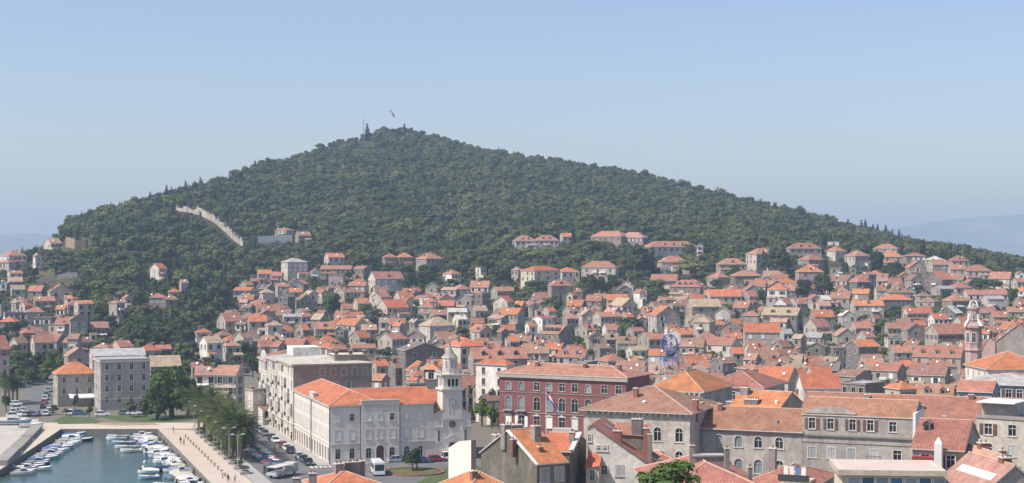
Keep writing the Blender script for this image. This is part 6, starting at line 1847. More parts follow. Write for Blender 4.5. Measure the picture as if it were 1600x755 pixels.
for k, c in enumerate(['teal', 'red', 'blue', 'blue', 'white', 'white', 'white', 'grey', 'white', 'silver', 'dark', 'white']):
    p = sr(2.0+k*2.9, -11.3-(k % 2)*.3); car(p[0], p[1], along+rad(50), c, '%s car angle-parked under the palms, %s from the crossing' % ({'dark': 'black', 'silver': 'silver-grey'}.get(c, c), ORD[k]), 4.1)
p = sr(-9.5, -13.2); car(p[0], p[1], along+rad(-62), 'dark', 'big black van-like car crossing the bottom of the street', 5.0, 1.8, True)
for k, (px, row, c, L, v, lab, rz) in enumerate([(660, 723, 'blue', 4.2, False, 'dark blue car behind the planted roundabout', 0), (682, 721, 'red', 4.3, False, 'red car behind the planted roundabout', 0.05), (706, 719, 'white', 4.4, True, 'small white van beside the church door', 0), (620, 722, 'silver', 4.3, False, 'pale green-grey car beside the bus', .1), (640, 721, 'dark', 4.1, False, 'black car between the bus and the roundabout', .1)]):
    x, y = gnd(px, row); car(x, y, rz+ST, c, lab, L, 1.9 if v else 1.45, v, 'cars on the square')
for k, (px, row, c) in enumerate([(76, 612, 'silver'), (73, 619, 'teal'), (71, 625, 'white'), (69, 631, 'red'), (68, 638, 'dark'), (77, 645, 'white'), (72, 649, 'white')]):
    x, y = gnd(px, row); car(x, y, rad(100), c, '%s car on the left harbour road, %s from the bend' % ({'dark': 'black', 'silver': 'silver-grey'}.get(c, c), ORD[k]), 4.1, 1.5, False, 'cars on the left road')
for k, (px, row, c) in enumerate([(24, 634, 'white'), (28, 640, 'white'), (24, 646, 'silver'), (34, 649, 'white'), (41, 650, 'silver'), (49, 650, 'dark'), (57, 650, 'blue'), (22, 652, 'white'), (40, 605, 'grey'), (30, 606, 'dark'), (60, 601, 'white'), (68, 602, 'silver')]):
    x, y = gnd(px, row); car(x, y, rad([10, 20, 90, 95, 90, 92, 88, 15, 5, 0, 10, 0][k]), c, '%s car in the car park behind the yard, %s of the scattered group' % ({'dark': 'black', 'silver': 'silver-grey'}.get(c, c), ORD[k]), 4.1, 1.5, k % 5 == 0, 'cars behind the yard')
for k, (px, row, c) in enumerate([(196, 648, 'grey'), (210, 648, 'white'), (224, 647, 'dark'), (240, 646, 'silver'), (160, 650, 'white'), (125, 648, 'blue'), (112, 648, 'white')]):
    x, y = gnd(px, row); car(x, y, rad([8, 4, 0, 3, 6, 2, 0][k]), c, '%s car parked behind the harbour lawn, %s of its row' % ({'dark': 'black', 'silver': 'silver-grey'}.get(c, c), ORD[k]), 4.1, 1.48, False, 'cars behind the lawn')
def bus():
    x, y = gnd(590, 741); o = empty('bus', (x, y, 1.44), rad(-78), 'white minibus with dark windscreen parked in front of the monastery', 'bus')
    mb = MB(); mb.box(-3.2, 3.2, -1.1, 1.1, .35, 2.75, 0, .10, .10); mb.box(-2.9, 2.2, -.8, .8, 2.75, 2.88); mb.build('body', ['car_white'], o)
    mb = MB(); mb.box(-3.0, 2.7, -1.12, 1.12, 1.35, 2.25, 0, .03, .06); mb.build('window_band', ['glass'], o)
    mb = MB(); mb.box(3.05, 3.17, -.92, .92, 1.05, 2.35); mb.build('windscreen', ['glass'], o)
    w = car_parts(4.2, 1.45, 'white')[3]
    for sx in (-2.0, 2.0):
        for sy in (-1.02, 1.02): link('wheel', w, o, (sx, sy, .45), 0, (1.5, 1.2, 1.5))
bus()
material('parasol0', (0.55, 0.52, 0.46), 0.8, 0.2, .8, 3, 0)
def truck():
    p = sr(-14, -12.5); o = empty('truck', (p[0], p[1], 1.44), rad(65), 'white flatbed stall trailer with canopy at the street corner', 'trailer')
    mb = MB(); mb.box(-4, 4, -1.2, 1.2, .7, 1.2); mb.build('bed', ['car_silver'], o)
    mb = MB(); mb.box(-3.9, 2.0, -1.3, 1.3, 2.2, 2.35, 0); mb.box(2.2, 4.0, -1.2, 1.2, 1.2, 2.5, 0, .15, .05); mb.build('canopy', ['parasol0'], o)
    mb = MB()
    for x in (-3.8, -1, 1.9):
        for y in (-1.2, 1.2): mb.bar((x, y, 1.2), (x, y, 2.2), .05, 0, 5)
    mb.build('posts', ['metal_grey'], o)
    w = car_parts(4.2, 1.45, 'white')[3]
    for sx in (-2.4, 2.6):
        for sy in (-1.1, 1.1): link('wheel', w, o, (sx, sy, .4), 0, (1.3, 1.2, 1.3))
truck()
material('kerb_red', (0.30, 0.13, 0.10), 0.9, 0.2, 0.6, 3, 0); material('flower_mix', (0.11, 0.125, 0.045), 0.95, 0.4, 0.8, 4, 0, stain=((0.26, 0.12, 0.05), 1.2, .7))
def roundabout():
    x, y = gnd(644, 738); o = empty('planted_roundabout', (x, y, 1.44), 0, 'oval planted roundabout with red kerb in front of the monastery', 'planter')
    mb = MB(); n = 28
    for (r0, r1, z0, z1, m) in ((5.4, 6.0, .0, .28, 0), (4.3, 5.39, 0, .16, 1), (0, 4.29, 0, .2, 2)):
        for i in range(n):
            a, b = 2*math.pi*i/n, 2*math.pi*(i+1)/n
            q = lambda r, t, z: (r*1.1*math.cos(t), r*math.sin(t), z)
            if r0: mb.quad(q(r0, a, z1), q(r1, a, z1), q(r1, b, z1), q(r0, b, z1), m)
            else: mb.poly([(0, 0, z1), q(r1, a, z1), q(r1, b, z1)], m)
            mb.quad(q(r1, a, -.05), q(r1, b, -.05), q(r1, b, z1), q(r1, a, z1), m)
    mb.build('bed', ['kerb_red', 'lawn', 'flower_mix'], o)
roundabout()

# ---------------------------------------------------------------- trees standing by themselves
CRM = {}
def crown_variants():
    for i in range(4): CRM[('b', i)] = crown_mesh('crown', 'leaf_dark', round_blobs(60+i, 8, 3.9), 1500, .72, 200+i, None, .3, .25)
    for i in range(2): CRM[('g', i)] = crown_mesh('crown', 'leaf_green', round_blobs(70+i, 8, 3.9), 1900, .6, 210+i, None, .3, .25)
    for i in range(2): CRM[('l', i)] = crown_mesh('crown', 'leaf_bright', round_blobs(76+i, 8, 3.9), 1900, .6, 220+i, None, .3, .25)
    for i in range(3): CRM[('p', i)] = crown_mesh('crown', 'leaf_pine', pine_blobs(80+i, 9, 4.2), 1500, .75, 230+i, None, .3, .4)
    for i in range(3): CRM[('c', i)] = crown_mesh('crown', 'leaf_cypress', cyp_blobs(90+i), 700, .6, 240+i, None, .22, .1)
    for i in range(2): CRM[('s', i)] = crown_mesh('crown', 'leaf_grey', round_blobs(96+i, 8, 3.9), 1400, .7, 250+i, None, .35, .25)
crown_variants()
TRK = {}
def trunk_mesh(kind):
    if kind in TRK: return TRK[kind]
    mb = MB()
    if kind == 'c': mb.bar((0, 0, -.8), (0, 0, 3), .22, 0, 6, .12)
    else:
        mb.bar((0, 0, -.8), (.1, 0, 3.2), .34, 0, 7, .22)
        for a, l in ((0.3, 2.4), (2.2, 2.1), (4.1, 2.5), (5.4, 1.9)): mb.bar((.1, 0, 2.9), (.1+l*math.cos(a), l*math.sin(a), 2.9+l*.95), .17, 0, 5, .06)
    TRK[kind] = mb.mesh('trunk', ['bark']); return TRK[kind]
SOLO = []
NMS = {'b': 'broadleaf_tree', 'g': 'broadleaf_tree', 'l': 'broadleaf_tree', 'p': 'pine_tree', 'c': 'cypress_tree', 's': 'olive_tree'}
def tree(px, base, wpx, hpx, kind, lab=None, at=None, h=None, drop=0.0):
    x, y, z = at if at else place(px, base)
    q = random.Random(int(px*13+base*7)); s = y/F
    hh = h or hpx*s; w = wpx*s; n = max(i for (k, i) in CRM if k == kind)+1
    mh = {'c': 11.3, 'p': 9.4}.get(kind, 8.0); mw = {'c': 2.9, 'p': 8.4}.get(kind, 8.0)
    sc_ = (w/mw, w/mw*q.uniform(.85, 1.15), hh/mh)
    o = empty(NMS[kind], (x, y, z), q.uniform(0, 6.28), lab, 'tree')
    link('crown', CRM[(kind, q.randrange(n))], o, (0, 0, -drop*hh), 0, sc_); link('trunk', trunk_mesh(kind), o, (0, 0, 0), 0, (sc_[2],)*3)
    SOLO.append(dict(o=o, x=px, y=base-hpx/2, kind=kind, w=w, h=hh, lab=lab))
    return o
TREES = '''
517 502 40 44 b;640 462 25 34 b;670 444 40 30 b;708 452 28 16 g;735 424 40 36 p;762 430 36 34 p;790 436 34 30 p;828 470 40 30 b;848 462 26 22 b
920 482 42 50 b;940 470 24 36 b;862 492 34 26 b;876 486 8 28 c;1027 480 42 42 b;992 430 56 44 b;1012 424 30 36 b;1020 430 8 34 c;993 448 34 26 p;955 462 22 32 b
925 402 50 28 p;870 412 50 28 p;835 416 46 30 p;905 418 40 24 p;983 521 46 23 b;1035 520 28 28 g;880 546 38 26 s;902 546 28 22 g
1085 440 56 36 p;1212 434 44 42 b;1196 432 24 36 b;1230 432 22 34 b;1076 406 28 24 b;1255 474 40 36 b;1284 474 38 44 b;1290 437 9 46 c;896 394 11 40 c;1192 480 22 26 b;1118 456 20 20 g
1369 440 28 46 b;1398 442 36 32 b;1443 403 9 30 c;1398 504 26 26 b;1373 528 24 28 g;1530 456 40 20 g;1553 456 30 20 g;1568 510 52 18 l;1581 446 12 22 c;1583 484 20 34 g;1433 470 22 22 b
382 564 42 32 g;488 452 28 20 b;397 418 34 24 s;430 418 30 20 p;588 520 46 36 s;575 500 26 24 b;730 540 16 18 b;760 512 22 22 b;806 500 18 24 b
655 452 22 26 b;1318 440 18 30 b;1340 418 16 22 b;1150 436 26 22 b;1170 410 26 24 b;1060 505 24 22 b;1105 500 16 16 g;1240 510 18 18 b
348 560 22 24 g;300 560 26 26 b;250 548 30 26 b;225 535 34 26 b;195 545 30 24 b;175 520 30 26 b;280 535 30 28 b;330 530 26 24 b
20 530 40 26 b;45 548 36 20 b;70 560 34 20 g;95 555 30 18 g;48 470 20 18 b;35 500 26 18 g;20 570 30 30 b;60 575 36 22 b;12 455 26 22 b;88 475 18 22 b;130 500 16 24 b;155 505 20 30 b
30 580 26 26 b;75 585 28 22 g;240 560 24 30 c;255 575 22 26 b;283 565 12 30 c;395 590 20 34 b;388 575 20 24 g;753 668 30 44 l;768 670 24 40 l;748 652 22 34 l;1345 612 26 12 l;1320 610 26 10 l;1365 613 24 10 l
505 520 18 16 b;612 470 14 14 b;545 440 16 14 b;690 505 14 12 g;845 440 20 18 b;1130 480 16 14 b;1310 500 14 14 b;1480 470 18 14 b;1500 500 14 12 b;1460 440 16 14 b'''
for ent in TREES.replace('\n', ';').split(';'):
    if ent.strip():
        t = ent.split(); tree(*[float(v) for v in t[:4]], t[4])
# single cypresses on the skyline
for (px, hpx) in ((260, 18), (290, 16), (313, 16), (303, 10), (190, 9), (205, 8), (250, 10), (1210, 10), (1226, 9), (1248, 10), (1257, 9), (1283, 9), (1325, 11), (1346, 16), (1352, 18), (1364, 12), (1371, 14), (1384, 16), (1394, 13), (1405, 17), (1420, 11), (1477, 10), (1498, 13), (1532, 12), (632, 12), (574, 20)):
    D = float(np.interp(px, CPX, CD[:, 7]))-12; x = (px-800)/F*D; z = tz(x, D)
    row = CY+(H-z)*F/D; tree(px, row, max(6, hpx*.36)+2, hpx+9, 'c', None, (x, D, z-.3))
# harbour-side trees
tree(268, 655, 76, 84, 'g', 'big spreading plane tree on the harbour lawn beside the grey block', (*gnd(268, 652), 1.45), 19, .22)
tree(252, 655, 56, 60, 'g', 'smaller leafy tree on the left flank of the big plane tree', (*gnd(246, 656), 1.45), 12.5, .26)
tree(290, 652, 50, 66, 'b', 'dark tree on the right flank of the big plane tree', (*gnd(294, 650), 1.45), 13.5, .26)
tree(203, 650, 26, 24, 's', 'small olive tree in front of the grey four-storey block', (*gnd(203, 652), 1.45))
tree(83, 646, 16, 15, 'b', 'round clipped tree in front of the awnings', (*gnd(84, 648), 1.45)); tree(103, 648, 16, 11, 's', 'low olive bush beside the clipped tree', (*gnd(103, 650), 1.45))
tree(140, 652, 12, 18, 'b', 'small dark tree at the corner of the grey block', (*gnd(140, 653), 1.45)); tree(10, 640, 16, 26, 'g', 'small green tree by the left road', (*gnd(10, 644), 1.45)); tree(118, 640, 9, 24, 'b', 'thin dark tree in front of the white awnings', (*gnd(117, 642), 1.45))
tree(644, 738, 34, 30, 'b', 'dark bushy tree in the middle of the planted roundabout', (*gnd(645, 736), 1.6)); tree(652, 738, 16, 34, 'b', 'slim tree in the planted roundabout', (*gnd(652, 735), 1.6))
tree(1038, 804, 118, 66, 'g', 'bright green leafy treetop at the very bottom of the view', ((1038-800)/F*165, 165, H-(800-CY)*165/F), 5.4)

# palms
def palm_crown(seed):
    q = random.Random(seed); mb = MB()
    for i in range(64):
        a = q.uniform(0, 6.28); el = q.uniform(-.5, 1.4); L = q.uniform(2.5, 3.3); d = Vector((math.cos(a), math.sin(a), 0)); side = Vector((-d.y, d.x, 0))
        p = Vector((0, 0, 0)); ang = el; n = 7; pts = [p.copy()]
        for k in range(n):
            p = p+(d*math.cos(ang)+Vector((0, 0, 1))*math.sin(ang))*(L/n); pts.append(p.copy()); ang -= .17
        for k in range(n):
            w = .62*math.sin(math.pi*(k+1.2)/(n+1.6)); a_, b_ = pts[k], pts[k+1]
            for s in (-1, 1):
                for h_ in (0, .5):
                    r0 = a_.lerp(b_, h_); r1 = a_.lerp(b_, h_+.3); tip = r1+side*s*w*q.uniform(.8, 1.15)+(b_-a_)*.9+Vector((0, 0, -.25*w))
                    mb.poly([r0, r1, tip])
    return mb.mesh('crown', ['leaf_palm'])
PC = [palm_crown(i) for i in range(3)]
def palm_trunk():
    mb = MB(); prof = []
    for k in range(13): z = k/12; prof.append((.30-.06*z+(.03 if k % 2 else 0)+(.10 if k > 10 else 0), z))
    mb.lathe(prof, 9, 0); return mb.mesh('trunk', ['palm_bark'], True)
PT = palm_trunk()
def palm(x, y, h, lab, sc_=1.0, z=1.5, k=0):
    o = empty('palm_tree', (x, y, z), k*1.7, lab, 'palm tree', 'palms along the harbour')
    link('trunk', PT, o, (0, 0, -.2), 0, (1, 1, h-.2)); link('crown', PC[k % 3], o, (0, 0, h-.4), 0, (sc_,)*3)
for k, (s, r, h) in enumerate([(10, -17.2, 7.4), (17.5, -17.8, 7.6), (20, -16.6, 6.8), (26, -17.6, 7.6), (31, -18.2, 7.8), (35, -16.8, 7.2), (40, -17.8, 7.8), (45.5, -17.2, 7.6), (50, -18.4, 7.4), (55, -17.4, 8), (60, -16.6, 7.6), (66, -18, 8), (71, -17, 7.6), (13.5, -15.9, 7.0), (23, -16.2, 7.2), (29, -16.0, 7.4), (38, -16.1, 7.0), (43, -16.3, 7.5), (53, -16.1, 7.2), (63, -16.2, 7.6), (75, -18.2, 7.8)]):
    p = sr(s, r); palm(p[0], p[1], h, ('tall palm beside the promenade, %s from the near end of the palm row' % ORD[k] if k < 13 else 'shorter palm on the street side of the palm row, %s from its near end' % ORD[k-13]), 1.6+.14*(k % 3), 1.55, k)
for k, (px, row, h) in enumerate([(14, 632, 6.5), (20, 633, 7), (27, 630, 6.6), (8, 628, 7)]):
    x, y = gnd(px, row); palm(x, y, h, 'palm in the clump by the left road, %s of four' % ORD[k], 1.1, 1.45, k)
for k, (px, row, h) in enumerate([(240, 548, 6), (287, 545, 5.5), (1153, 512, 6.5)]):
    x, y, z = place(px, row); palm(x, y, h, ['lone palm below the wooded left slope', 'small palm beside the wood edge above the stone row houses', 'dark palm standing among the terracotta houses'][k], 1.2, z, k)

# promenade furniture
for k in range(7):
    p = sr(-4+k*12.5, -19.9); o = empty('street_lamp', (p[0], p[1], 1.45), ST, 'tall twin-headed street lamp on the promenade, %s from the near end' % ORD[k], 'street lamp', 'promenade lamps')
    mb = MB(); mb.bar((0, 0, 0), (0, 0, 7.5), .09, 0, 6, .06); mb.lathe([(.2, 0), (.16, .6), (.09, .7)], 8, 0); mb.build('post', ['shutter_grey'], o)
    for s in (-1, 1):
        mb = MB(); mb.bar((0, 0, 7.3), (s*1.1, 0, 7.6), .05, 0, 5); mb.build('arm', ['shutter_grey'], o)
        mb = MB(); mb.box(s*1.1-.35, s*1.1+.35, -.14, .14, 7.5, 7.68, 0, .05, .03); mb.build('lamp_head', ['trim_white'], o)
for k in range(15):
    p = sr(-16+k*5.3, -23.4); o = MB(); o.lathe([(.16, 0), (.16, .5), (.22, .55), (.22, .7), (.05, .85)], 8, 0)
    tag(o.build('bollard', ['stone_dark'], None, (p[0], p[1], 1.45)), 'short dark mooring bollard on the promenade, %s from the near end' % ORD[k], 'bollard', 'promenade bollards')
for k in range(10):
    p = sr(-8+k*8.2, -19.2); o = empty('planter', (p[0], p[1], 1.5), ST, 'low planted box beside the palms, %s from the near end' % ORD[k], 'planter', 'planters under the palms')
    mb = MB(); mb.box(-1.0, 1.0, -1.6, 1.6, 0, .55, 0); mb.build('box', ['pavement'], o)
    link('shrub', CRM[('g' if k % 2 else 's', 0)], o, (0, 0, .3), 0, (.3, .42, .16))
material('parasol', (0.70, 0.66, 0.58), 0.8, 0.05, 1, 3, 0)
for k in range(8):
    p = sr(12+k*7.3, -15.0); o = empty('parasol', (p[0], p[1], 1.45), 0, 'pale cafe parasol under the palms, %s from the near end' % ORD[k], 'parasol', 'cafe parasols')
    mb = MB(); mb.bar((0, 0, 0), (0, 0, 2.6), .04, 0, 5); mb.build('pole', ['metal_grey'], o)
    mb = MB(); mb.lathe([(1.5, 2.25), (.05, 2.75)], 8, 0); mb.build('canopy', ['parasol'], o)

# ---------------------------------------------------------------- people
for k, c in {'skin': (0.45, 0.28, 0.20), 'hair': (0.04, 0.03, 0.025), 'cloth_dark': (0.04, 0.045, 0.06), 'cloth_white': (0.65, 0.64, 0.62), 'cloth_red': (0.30, 0.05, 0.05), 'cloth_tan': (0.38, 0.30, 0.20)}.items():
    if k not in M: material(k, c, 0.8, 0.1, 3, 8, 0.0)
def person_mesh(seed, top, bottom, stride):
    q = random.Random(seed)
    V = [(0, 0, .95), (0, 0, 1.18), (0, 0, 1.42), (0, .01, 1.52), (0, -.01, 1.66), (0, 0, 1.76)]
    Rr = [(.15, .11), (.14, .10), (.17, .10), (.055, .055), (.085, .10), (.06, .07)]
    E = [(0, 1), (1, 2), (2, 3), (3, 4), (4, 5)]
    for s in (-1, 1):
        b = len(V); st = stride*s
        V += [(s*.10, 0, .90), (s*.10, -st*.5-.03, .50), (s*.10, -st*.6+.06*abs(stride), .09), (s*.11, -st*.6-.13, .04)]; Rr += [(.095, .10), (.065, .07), (.045, .045), (.04, .035)]; E += [(0, b), (b, b+1), (b+1, b+2), (b+2, b+3)]
        b = len(V)
        V += [(s*.20, 0, 1.40), (s*.25, st*.25, 1.13), (s*.25, st*.45-.06, .90), (s*.24, st*.5-.08, .80)]; Rr += [(.06, .06), (.045, .045), (.035, .035), (.04, .025)]; E += [(2, b), (b, b+1), (b+1, b+2), (b+2, b+3)]
    me = bpy.data.meshes.new('person'); me.from_pydata(V, E, [])
    o = bpy.data.objects.new('person_form', me); C.objects.link(o)
    sk = o.modifiers.new('skin', 'SKIN'); 
    if not me.skin_vertices: me.attributes.new('skin_vertex', 'FLOAT', 'POINT')
    for i, r in enumerate(Rr): me.skin_vertices[0].data[i].radius = r
    me.skin_vertices[0].data[0].use_root = True
    ss = o.modifiers.new('sub', 'SUBSURF'); ss.levels = 1; ss.render_levels = 1
    dg = bpy.context.evaluated_depsgraph_get(); m2 = bpy.data.meshes.new_from_object(o.evaluated_get(dg))
    bpy.data.objects.remove(o)
    for k in ('skin', top, bottom, 'hair'): m2.materials.append(M[k])
    for f in m2.polygons:
        z = f.center.z; x = abs(f.center.x); f.use_smooth = True
        f.material_index = 3 if (z > 1.70 or (z > 1.58 and f.center.y > .03)) else 0 if z > 1.48 else 1 if (z > .93 and not (x > .21 and z < 1.12)) else 0 if x > .2 else 2 if z > .1 else 3
    return m2
try:
    PM = [person_mesh(1, 'cloth_white', 'cloth_dark', .3), person_mesh(2, 'cloth_dark', 'cloth_tan', .12), person_mesh(3, 'cloth_red', 'cloth_dark', .25)]
    ok_people = True
except Exception as e:
    print('people failed', e); ok_people = False
if ok_people:
    for k, (px, row, m, rz, lab) in enumerate([(282, 694, 1, .4, 'person in dark top on the promenade, on the left of the walking pair'), (287, 696, 0, .5, 'person in white top on the promenade, on the right of the walking pair'), (271, 677, 1, 2, 'person in dark top alone near the far end of the promenade'), (348, 748, 0, 2.6, 'person in white top at the near end of the promenade, left of the group'), (356, 754, 1, 1, 'person in dark top at the near end of the promenade'), (367, 753, 0, 0, 'person in white top at the near end of the promenade, right of the group'), (429, 708, 1, 1.2, 'person in dark top standing in the street beyond the crossing'), (462, 723, 2, .7, 'person in red top stepping on the crossing'), (418, 729, 1, 2.2, 'person in dark top beside the angle-parked cars'), (455, 690, 2, 3, 'person in red top on the pavement by the monastery'), (679, 716, 0, .3, 'person in white top in front of the church')]):
        x, y = gnd(px, row); o = link('person', PM[m], None, (x, y, 1.46 if k != 9 else 1.57), rz); tag(o, lab, 'person')
# ---------------------------------------------------------------- infill houses between the ones read off the photograph
def infill():
    q = random.Random(77); base = [(v[0], v[1], v[2], v[3], v[4]) for v in VISTA]
    plan = [(h_['o'].location.x, h_['o'].location.y, h_['w']) for h_ in HOUSES]
    tre = [(t['x'], t['y'], t['w']) for t in SOLO]
    n = 0
    row = 432.0
    while row < 640:
        px = (10 if row < 545 else 640)+q.uniform(0, 20)
        while px < 1610:
            wpx = q.uniform(20, 38)*(.8+.5*(row-430)/200); x0, x1 = px-wpx/2, px+wpx/2; px += wpx*.42
            c = (x0+x1)/2; r0 = row+q.uniform(-5, 5)
            lim = np.interp(c, LPX, LRW)+16
            if r0 < lim: continue
            if c < 330 and not (c < 130 and r0 > 440) : continue
            if r0 > 560 and c < 640: continue
            rows = q.choice([1, 1, 2]); h = [6.2, 6.2, 8.6][rows]
            u = (c-800)/F; g = grow(np.full(DD.shape, u), DD)-(r0+h*F/DD); k = int(np.argmax(g <= 0))
            if g.min() > 0: continue
            D = float(DD[k]); rise = q.uniform(9, 13)*(D and 800/D)
            if D < 395: continue
            # must not hide a front that the photograph shows
            if any(a < x1 and b > x0 and t < r0+h*F/D*0.9 and bt-3 > r0-rise and dd > D-4 for (a, b, t, bt, dd) in base): continue
            X, Y = u*(D+4), D+4
            if any(math.hypot(X-a, (Y-b)*1.1) < (w_*.40+wpx*D/F*.42) for (a, b, w_) in plan): continue
            if any(abs(tx_-c) < wpx*.5 and abs(ty_-r0) < 12 for (tx_, ty_, w_) in tre): continue
            T = q.choice('gggghhf'); W = q.choice('ggglldtwc'); Rk = q.choice('oorrrrmpbk')
            house(x0, x1, r0, r0-rise, T, W, Rk, q.choice([2, 2, 3]), rows, h, None, 0, D)
            plan.append((X, Y, wpx*D/F)); n += 1
        row += 4.6
    print('infill', n)
    return n
N_READ = len(HOUSES)
VISTA.append((734, 784, 600, 668, 404))      # the tree-lined lane beside the palace stays open
infill()

# ---------------------------------------------------------------- labels for the houses and lone trees
MARKS = [('the bell tower of the monastery church', 703, 575), ('the dark red palace', 885, 600), ('the round blue sign', 1046, 540), ('the white hillside terrace wall', 432, 372), ('the pale yellow block', 845, 432), ('the big ochre gable', 1037, 490), ('the dark-atticked orange-roofed house', 1190, 512), ('the pink belfry', 1521, 510), ('the four-storey grey harbour block', 190, 600), ('the pale stairway', 345, 355), ('the tall white house with orange roof', 1217, 442), ('the centre-gabled villa', 603, 430), ('the straw-roofed villa', 682, 503), ('the apartment blocks', 490, 570), ('the lone tall cypress', 1443, 388), ('the wide villa under the pines', 1047, 380), ('the long roofed twin villas', 835, 368), ('the lone white house', 247, 420), ('the ochre rock face', 118, 388), ('the blue-grey office block', 1560, 600), ('the tan hipped corner roof', 995, 620), ('the tall cypress in the trees', 1290, 415), ('the grey modern block', 458, 412), ('the dark-gabled house with white verges', 1484, 482)]
def where(x, y):
    d, nm, mx, my = min((math.hypot(x-a, (y-b)*1.3), n_, a, b) for (n_, a, b) in MARKS)
    if d < 1: return 'beside '+nm
    dx, dy = x-mx, y-my; near = 'just ' if d < 40 else '' if d < 95 else 'well '
    hz = 'left' if dx < 0 else 'right'; vt = 'above' if dy < 0 else 'below'
    if abs(dx) > 2.4*abs(dy): return '%s%s of %s' % (near, hz, nm)
    if abs(dy) > 1.6*abs(dx): return '%s%s %s' % (near, vt, nm)
    return '%s%s and %s of %s' % (near, vt, hz, nm)
SPEC = {'centre_gable': 'light villa with terracotta roof and central gable on the slope', 'dormered': 'light villa with straw-coloured hipped roof below the wooded slope', 'yellow': 'pale yellow block with bright orange roof among dark trees', 'ochre': 'big ochre stone gable beside the round blue sign', 'dark_attic': 'tall grey house with bright orange roof and three windows per floor', 'tall_white': 'tall narrow white house with bright orange hipped roof among trees'}
def labels():
    TY = {'g': 'pitched', 'h': 'hipped', 'f': 'gable-fronted', 's': 'flat'}
    for d in HOUSES:
        if d['extra'] in SPEC: d['lab'] = SPEC[d['extra']]; continue
        rf = 'flat roof' if d['T'] == 's' else '%s %s roof' % (ROOFS[d['R']][1], TY[d['T']])
        sz = 'tall ' if d['h'] > 9.5 else 'wide ' if d['w'] > 15 else 'small ' if d['w'] < 6.5 else ''
        d['lab'] = '%s%s house, %s%s, %s' % (sz, WALLS[d['W']][1], rf, ' with dormers' if d['dorm'] else '', where(d['x'], d['y']))
    SW = {'b': 'dark green leafy tree', 'g': 'mid-green leafy tree', 'l': 'bright green leafy tree', 'p': 'umbrella-crowned pine', 'c': 'slim dark cypress', 's': 'grey-green bushy tree'}
    for d in SOLO:
        if d['lab']: continue
        d['lab'] = '%s%s, %s' % ('large ' if d['w'] > 15 else 'small ' if d['w'] < 7 and d['kind'] != 'c' else '', SW[d['kind']], where(d['x'], d['y']))
    for lst in (HOUSES, SOLO):
        by = {}
        for d in lst: by.setdefault(d['lab'], []).append(d)
        for lab, ds in by.items():
            if len(ds) > 1:
                ds.sort(key=lambda e: e['x']); sy = max(e['y'] for e in ds)-min(e['y'] for e in ds); sx = ds[-1]['x']-ds[0]['x']
                if sy > sx*1.2: ds.sort(key=lambda e: e['y'])
                for i, e in enumerate(ds):
                    if len(ds) == 2: t = (('upper one', 'lower one') if sy > sx*1.2 else ('left one', 'right one'))[i]
                    else: t = ORD[i]+(' from top' if sy > sx*1.2 else ' from left')
                    e['lab'] = lab+', '+t
        for d in lst:
            for cut in (' of the monastery church', ' with orange roof', ' with white verges', ' with dormers', ' orange-roofed', 'the ', ' one'):
                if len(d['lab'].split()) > 16: d['lab'] = d['lab'].replace(cut, '' if cut != 'the ' else '')
            if False:
                d['lab'] = d['lab'].replace(' of the monastery church', '').replace(' with orange roof', '', 1) if True else d['lab']
                if len(d['lab'].split()) > 16: d['lab'] = d['lab'].replace('the ', '')
            if len(d['lab'].split()) > 16: print('LONG', d['lab'])
            d['o']['label'] = d['lab']
    for d in HOUSES: d['o']['category'] = 'house'; d['o']['group'] = 'houses on the hillside'
    for d in SOLO: d['o']['group'] = {'c': 'lone cypresses', 'p': 'lone pines'}.get(d['kind'], 'trees among the houses')
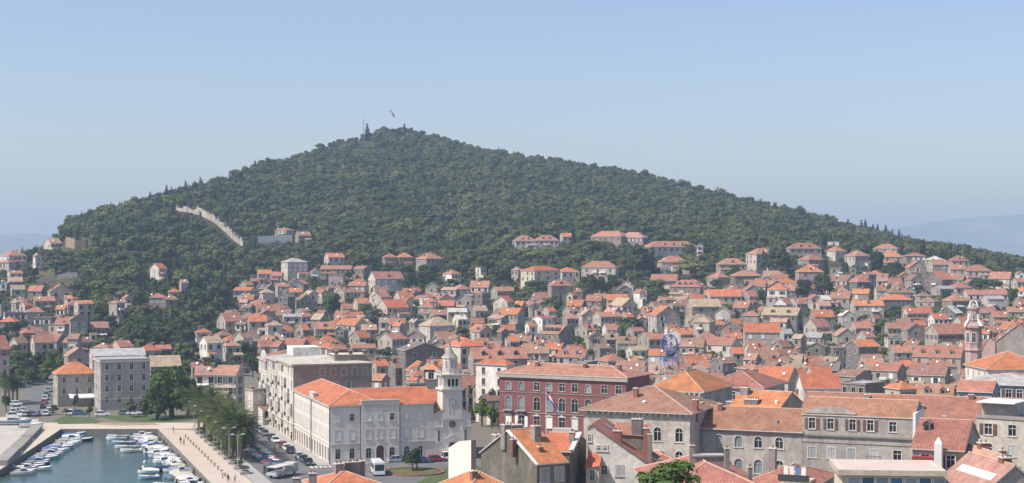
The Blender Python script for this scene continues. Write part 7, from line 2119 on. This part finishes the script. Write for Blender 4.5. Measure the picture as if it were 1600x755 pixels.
# beyond about three hundred houses the smallest infill ones become one mass
def merge_small():
    inf = sorted(HOUSES[N_READ:], key=lambda d: d['w']/d['D'], reverse=True)
    rest = inf[max(0, 300-N_READ):]
    if not rest: return
    mats = []; V = []; Fc = []; mi = []; dead = []
    for d in rest:
        mw = Matrix.Translation(d['o'].location) @ Matrix.Rotation(d['o'].rotation_euler.z, 4, 'Z')
        for ch in list(d['o'].children):
            me = ch.data; mt = mw @ Matrix.Translation(ch.location) @ ch.rotation_euler.to_matrix().to_4x4()
            b = len(V); V += [tuple(mt @ v.co) for v in me.vertices]
            for m in me.materials:
                if m not in mats: mats.append(m)
            for p in me.polygons: Fc.append(tuple(b+i for i in p.vertices)); mi.append(mats.index(me.materials[p.material_index]))
            dead.append(ch)
        dead.append(d['o']); HOUSES.remove(d)
    bpy.data.batch_remove(dead)
    me = bpy.data.meshes.new('small_houses'); me.from_pydata(V, [], Fc)
    for m in mats: me.materials.append(m)
    me.polygons.foreach_set('material_index', mi)
    tag(link('small_houses', me), 'mass of small roofs and walls tucked between the nearer houses', 'houses', kind='stuff')
merge_small()
labels()
forest()
def gardens():
    rng = np.random.default_rng(9); pts = []
    plan = [(d['o'].location.x, d['o'].location.y+3, d['w']*.55+1.5) for d in HOUSES]
    PA = np.array(plan)
    for k in range(9000):
        px = rng.uniform(-40, 1640); y = rng.uniform(440, 1080); x = (px-800)/F*y
        if y < 560 and px > 330: continue
        if y < 470 and px > 60: continue
        if y < 525 and px < 95: continue
        z = tz(x, y)
        if z < 1.6 and px > 330: continue
        row = CY+(H-z)*F/y
        if row < np.interp(px, LPX, LRW)-3: continue
        if np.any((np.abs(x-PA[:, 0]) < PA[:, 2]) & (np.abs(y-PA[:, 1]) < PA[:, 2]+2)): continue
        left = px < 340
        kind = int(rng.choice([10, 11, 5, 6, 7, 0, 1])); s = rng.uniform(.35, .75) if kind < 10 else rng.uniform(.6, 1.2)
        ht = (8.5 if kind < 10 else 3.4)*s; top = CY+(H-z-ht)*F/y; hw = 3.8*s*F/y*(1 if kind < 10 else .6)
        if vista_hit(px, hw, y, 6, top, row): continue
        if not left and rng.random() < .35: continue
        pts.append((x, y, z-.2, float(s), kind, float(rng.uniform(0, 6.28))))
        if len(pts) > 2600: break
    print('garden', len(pts))
    scatter('garden_greenery', pts, 'shrubs and small trees filling the gaps between the houses', 'greenery')
gardens()
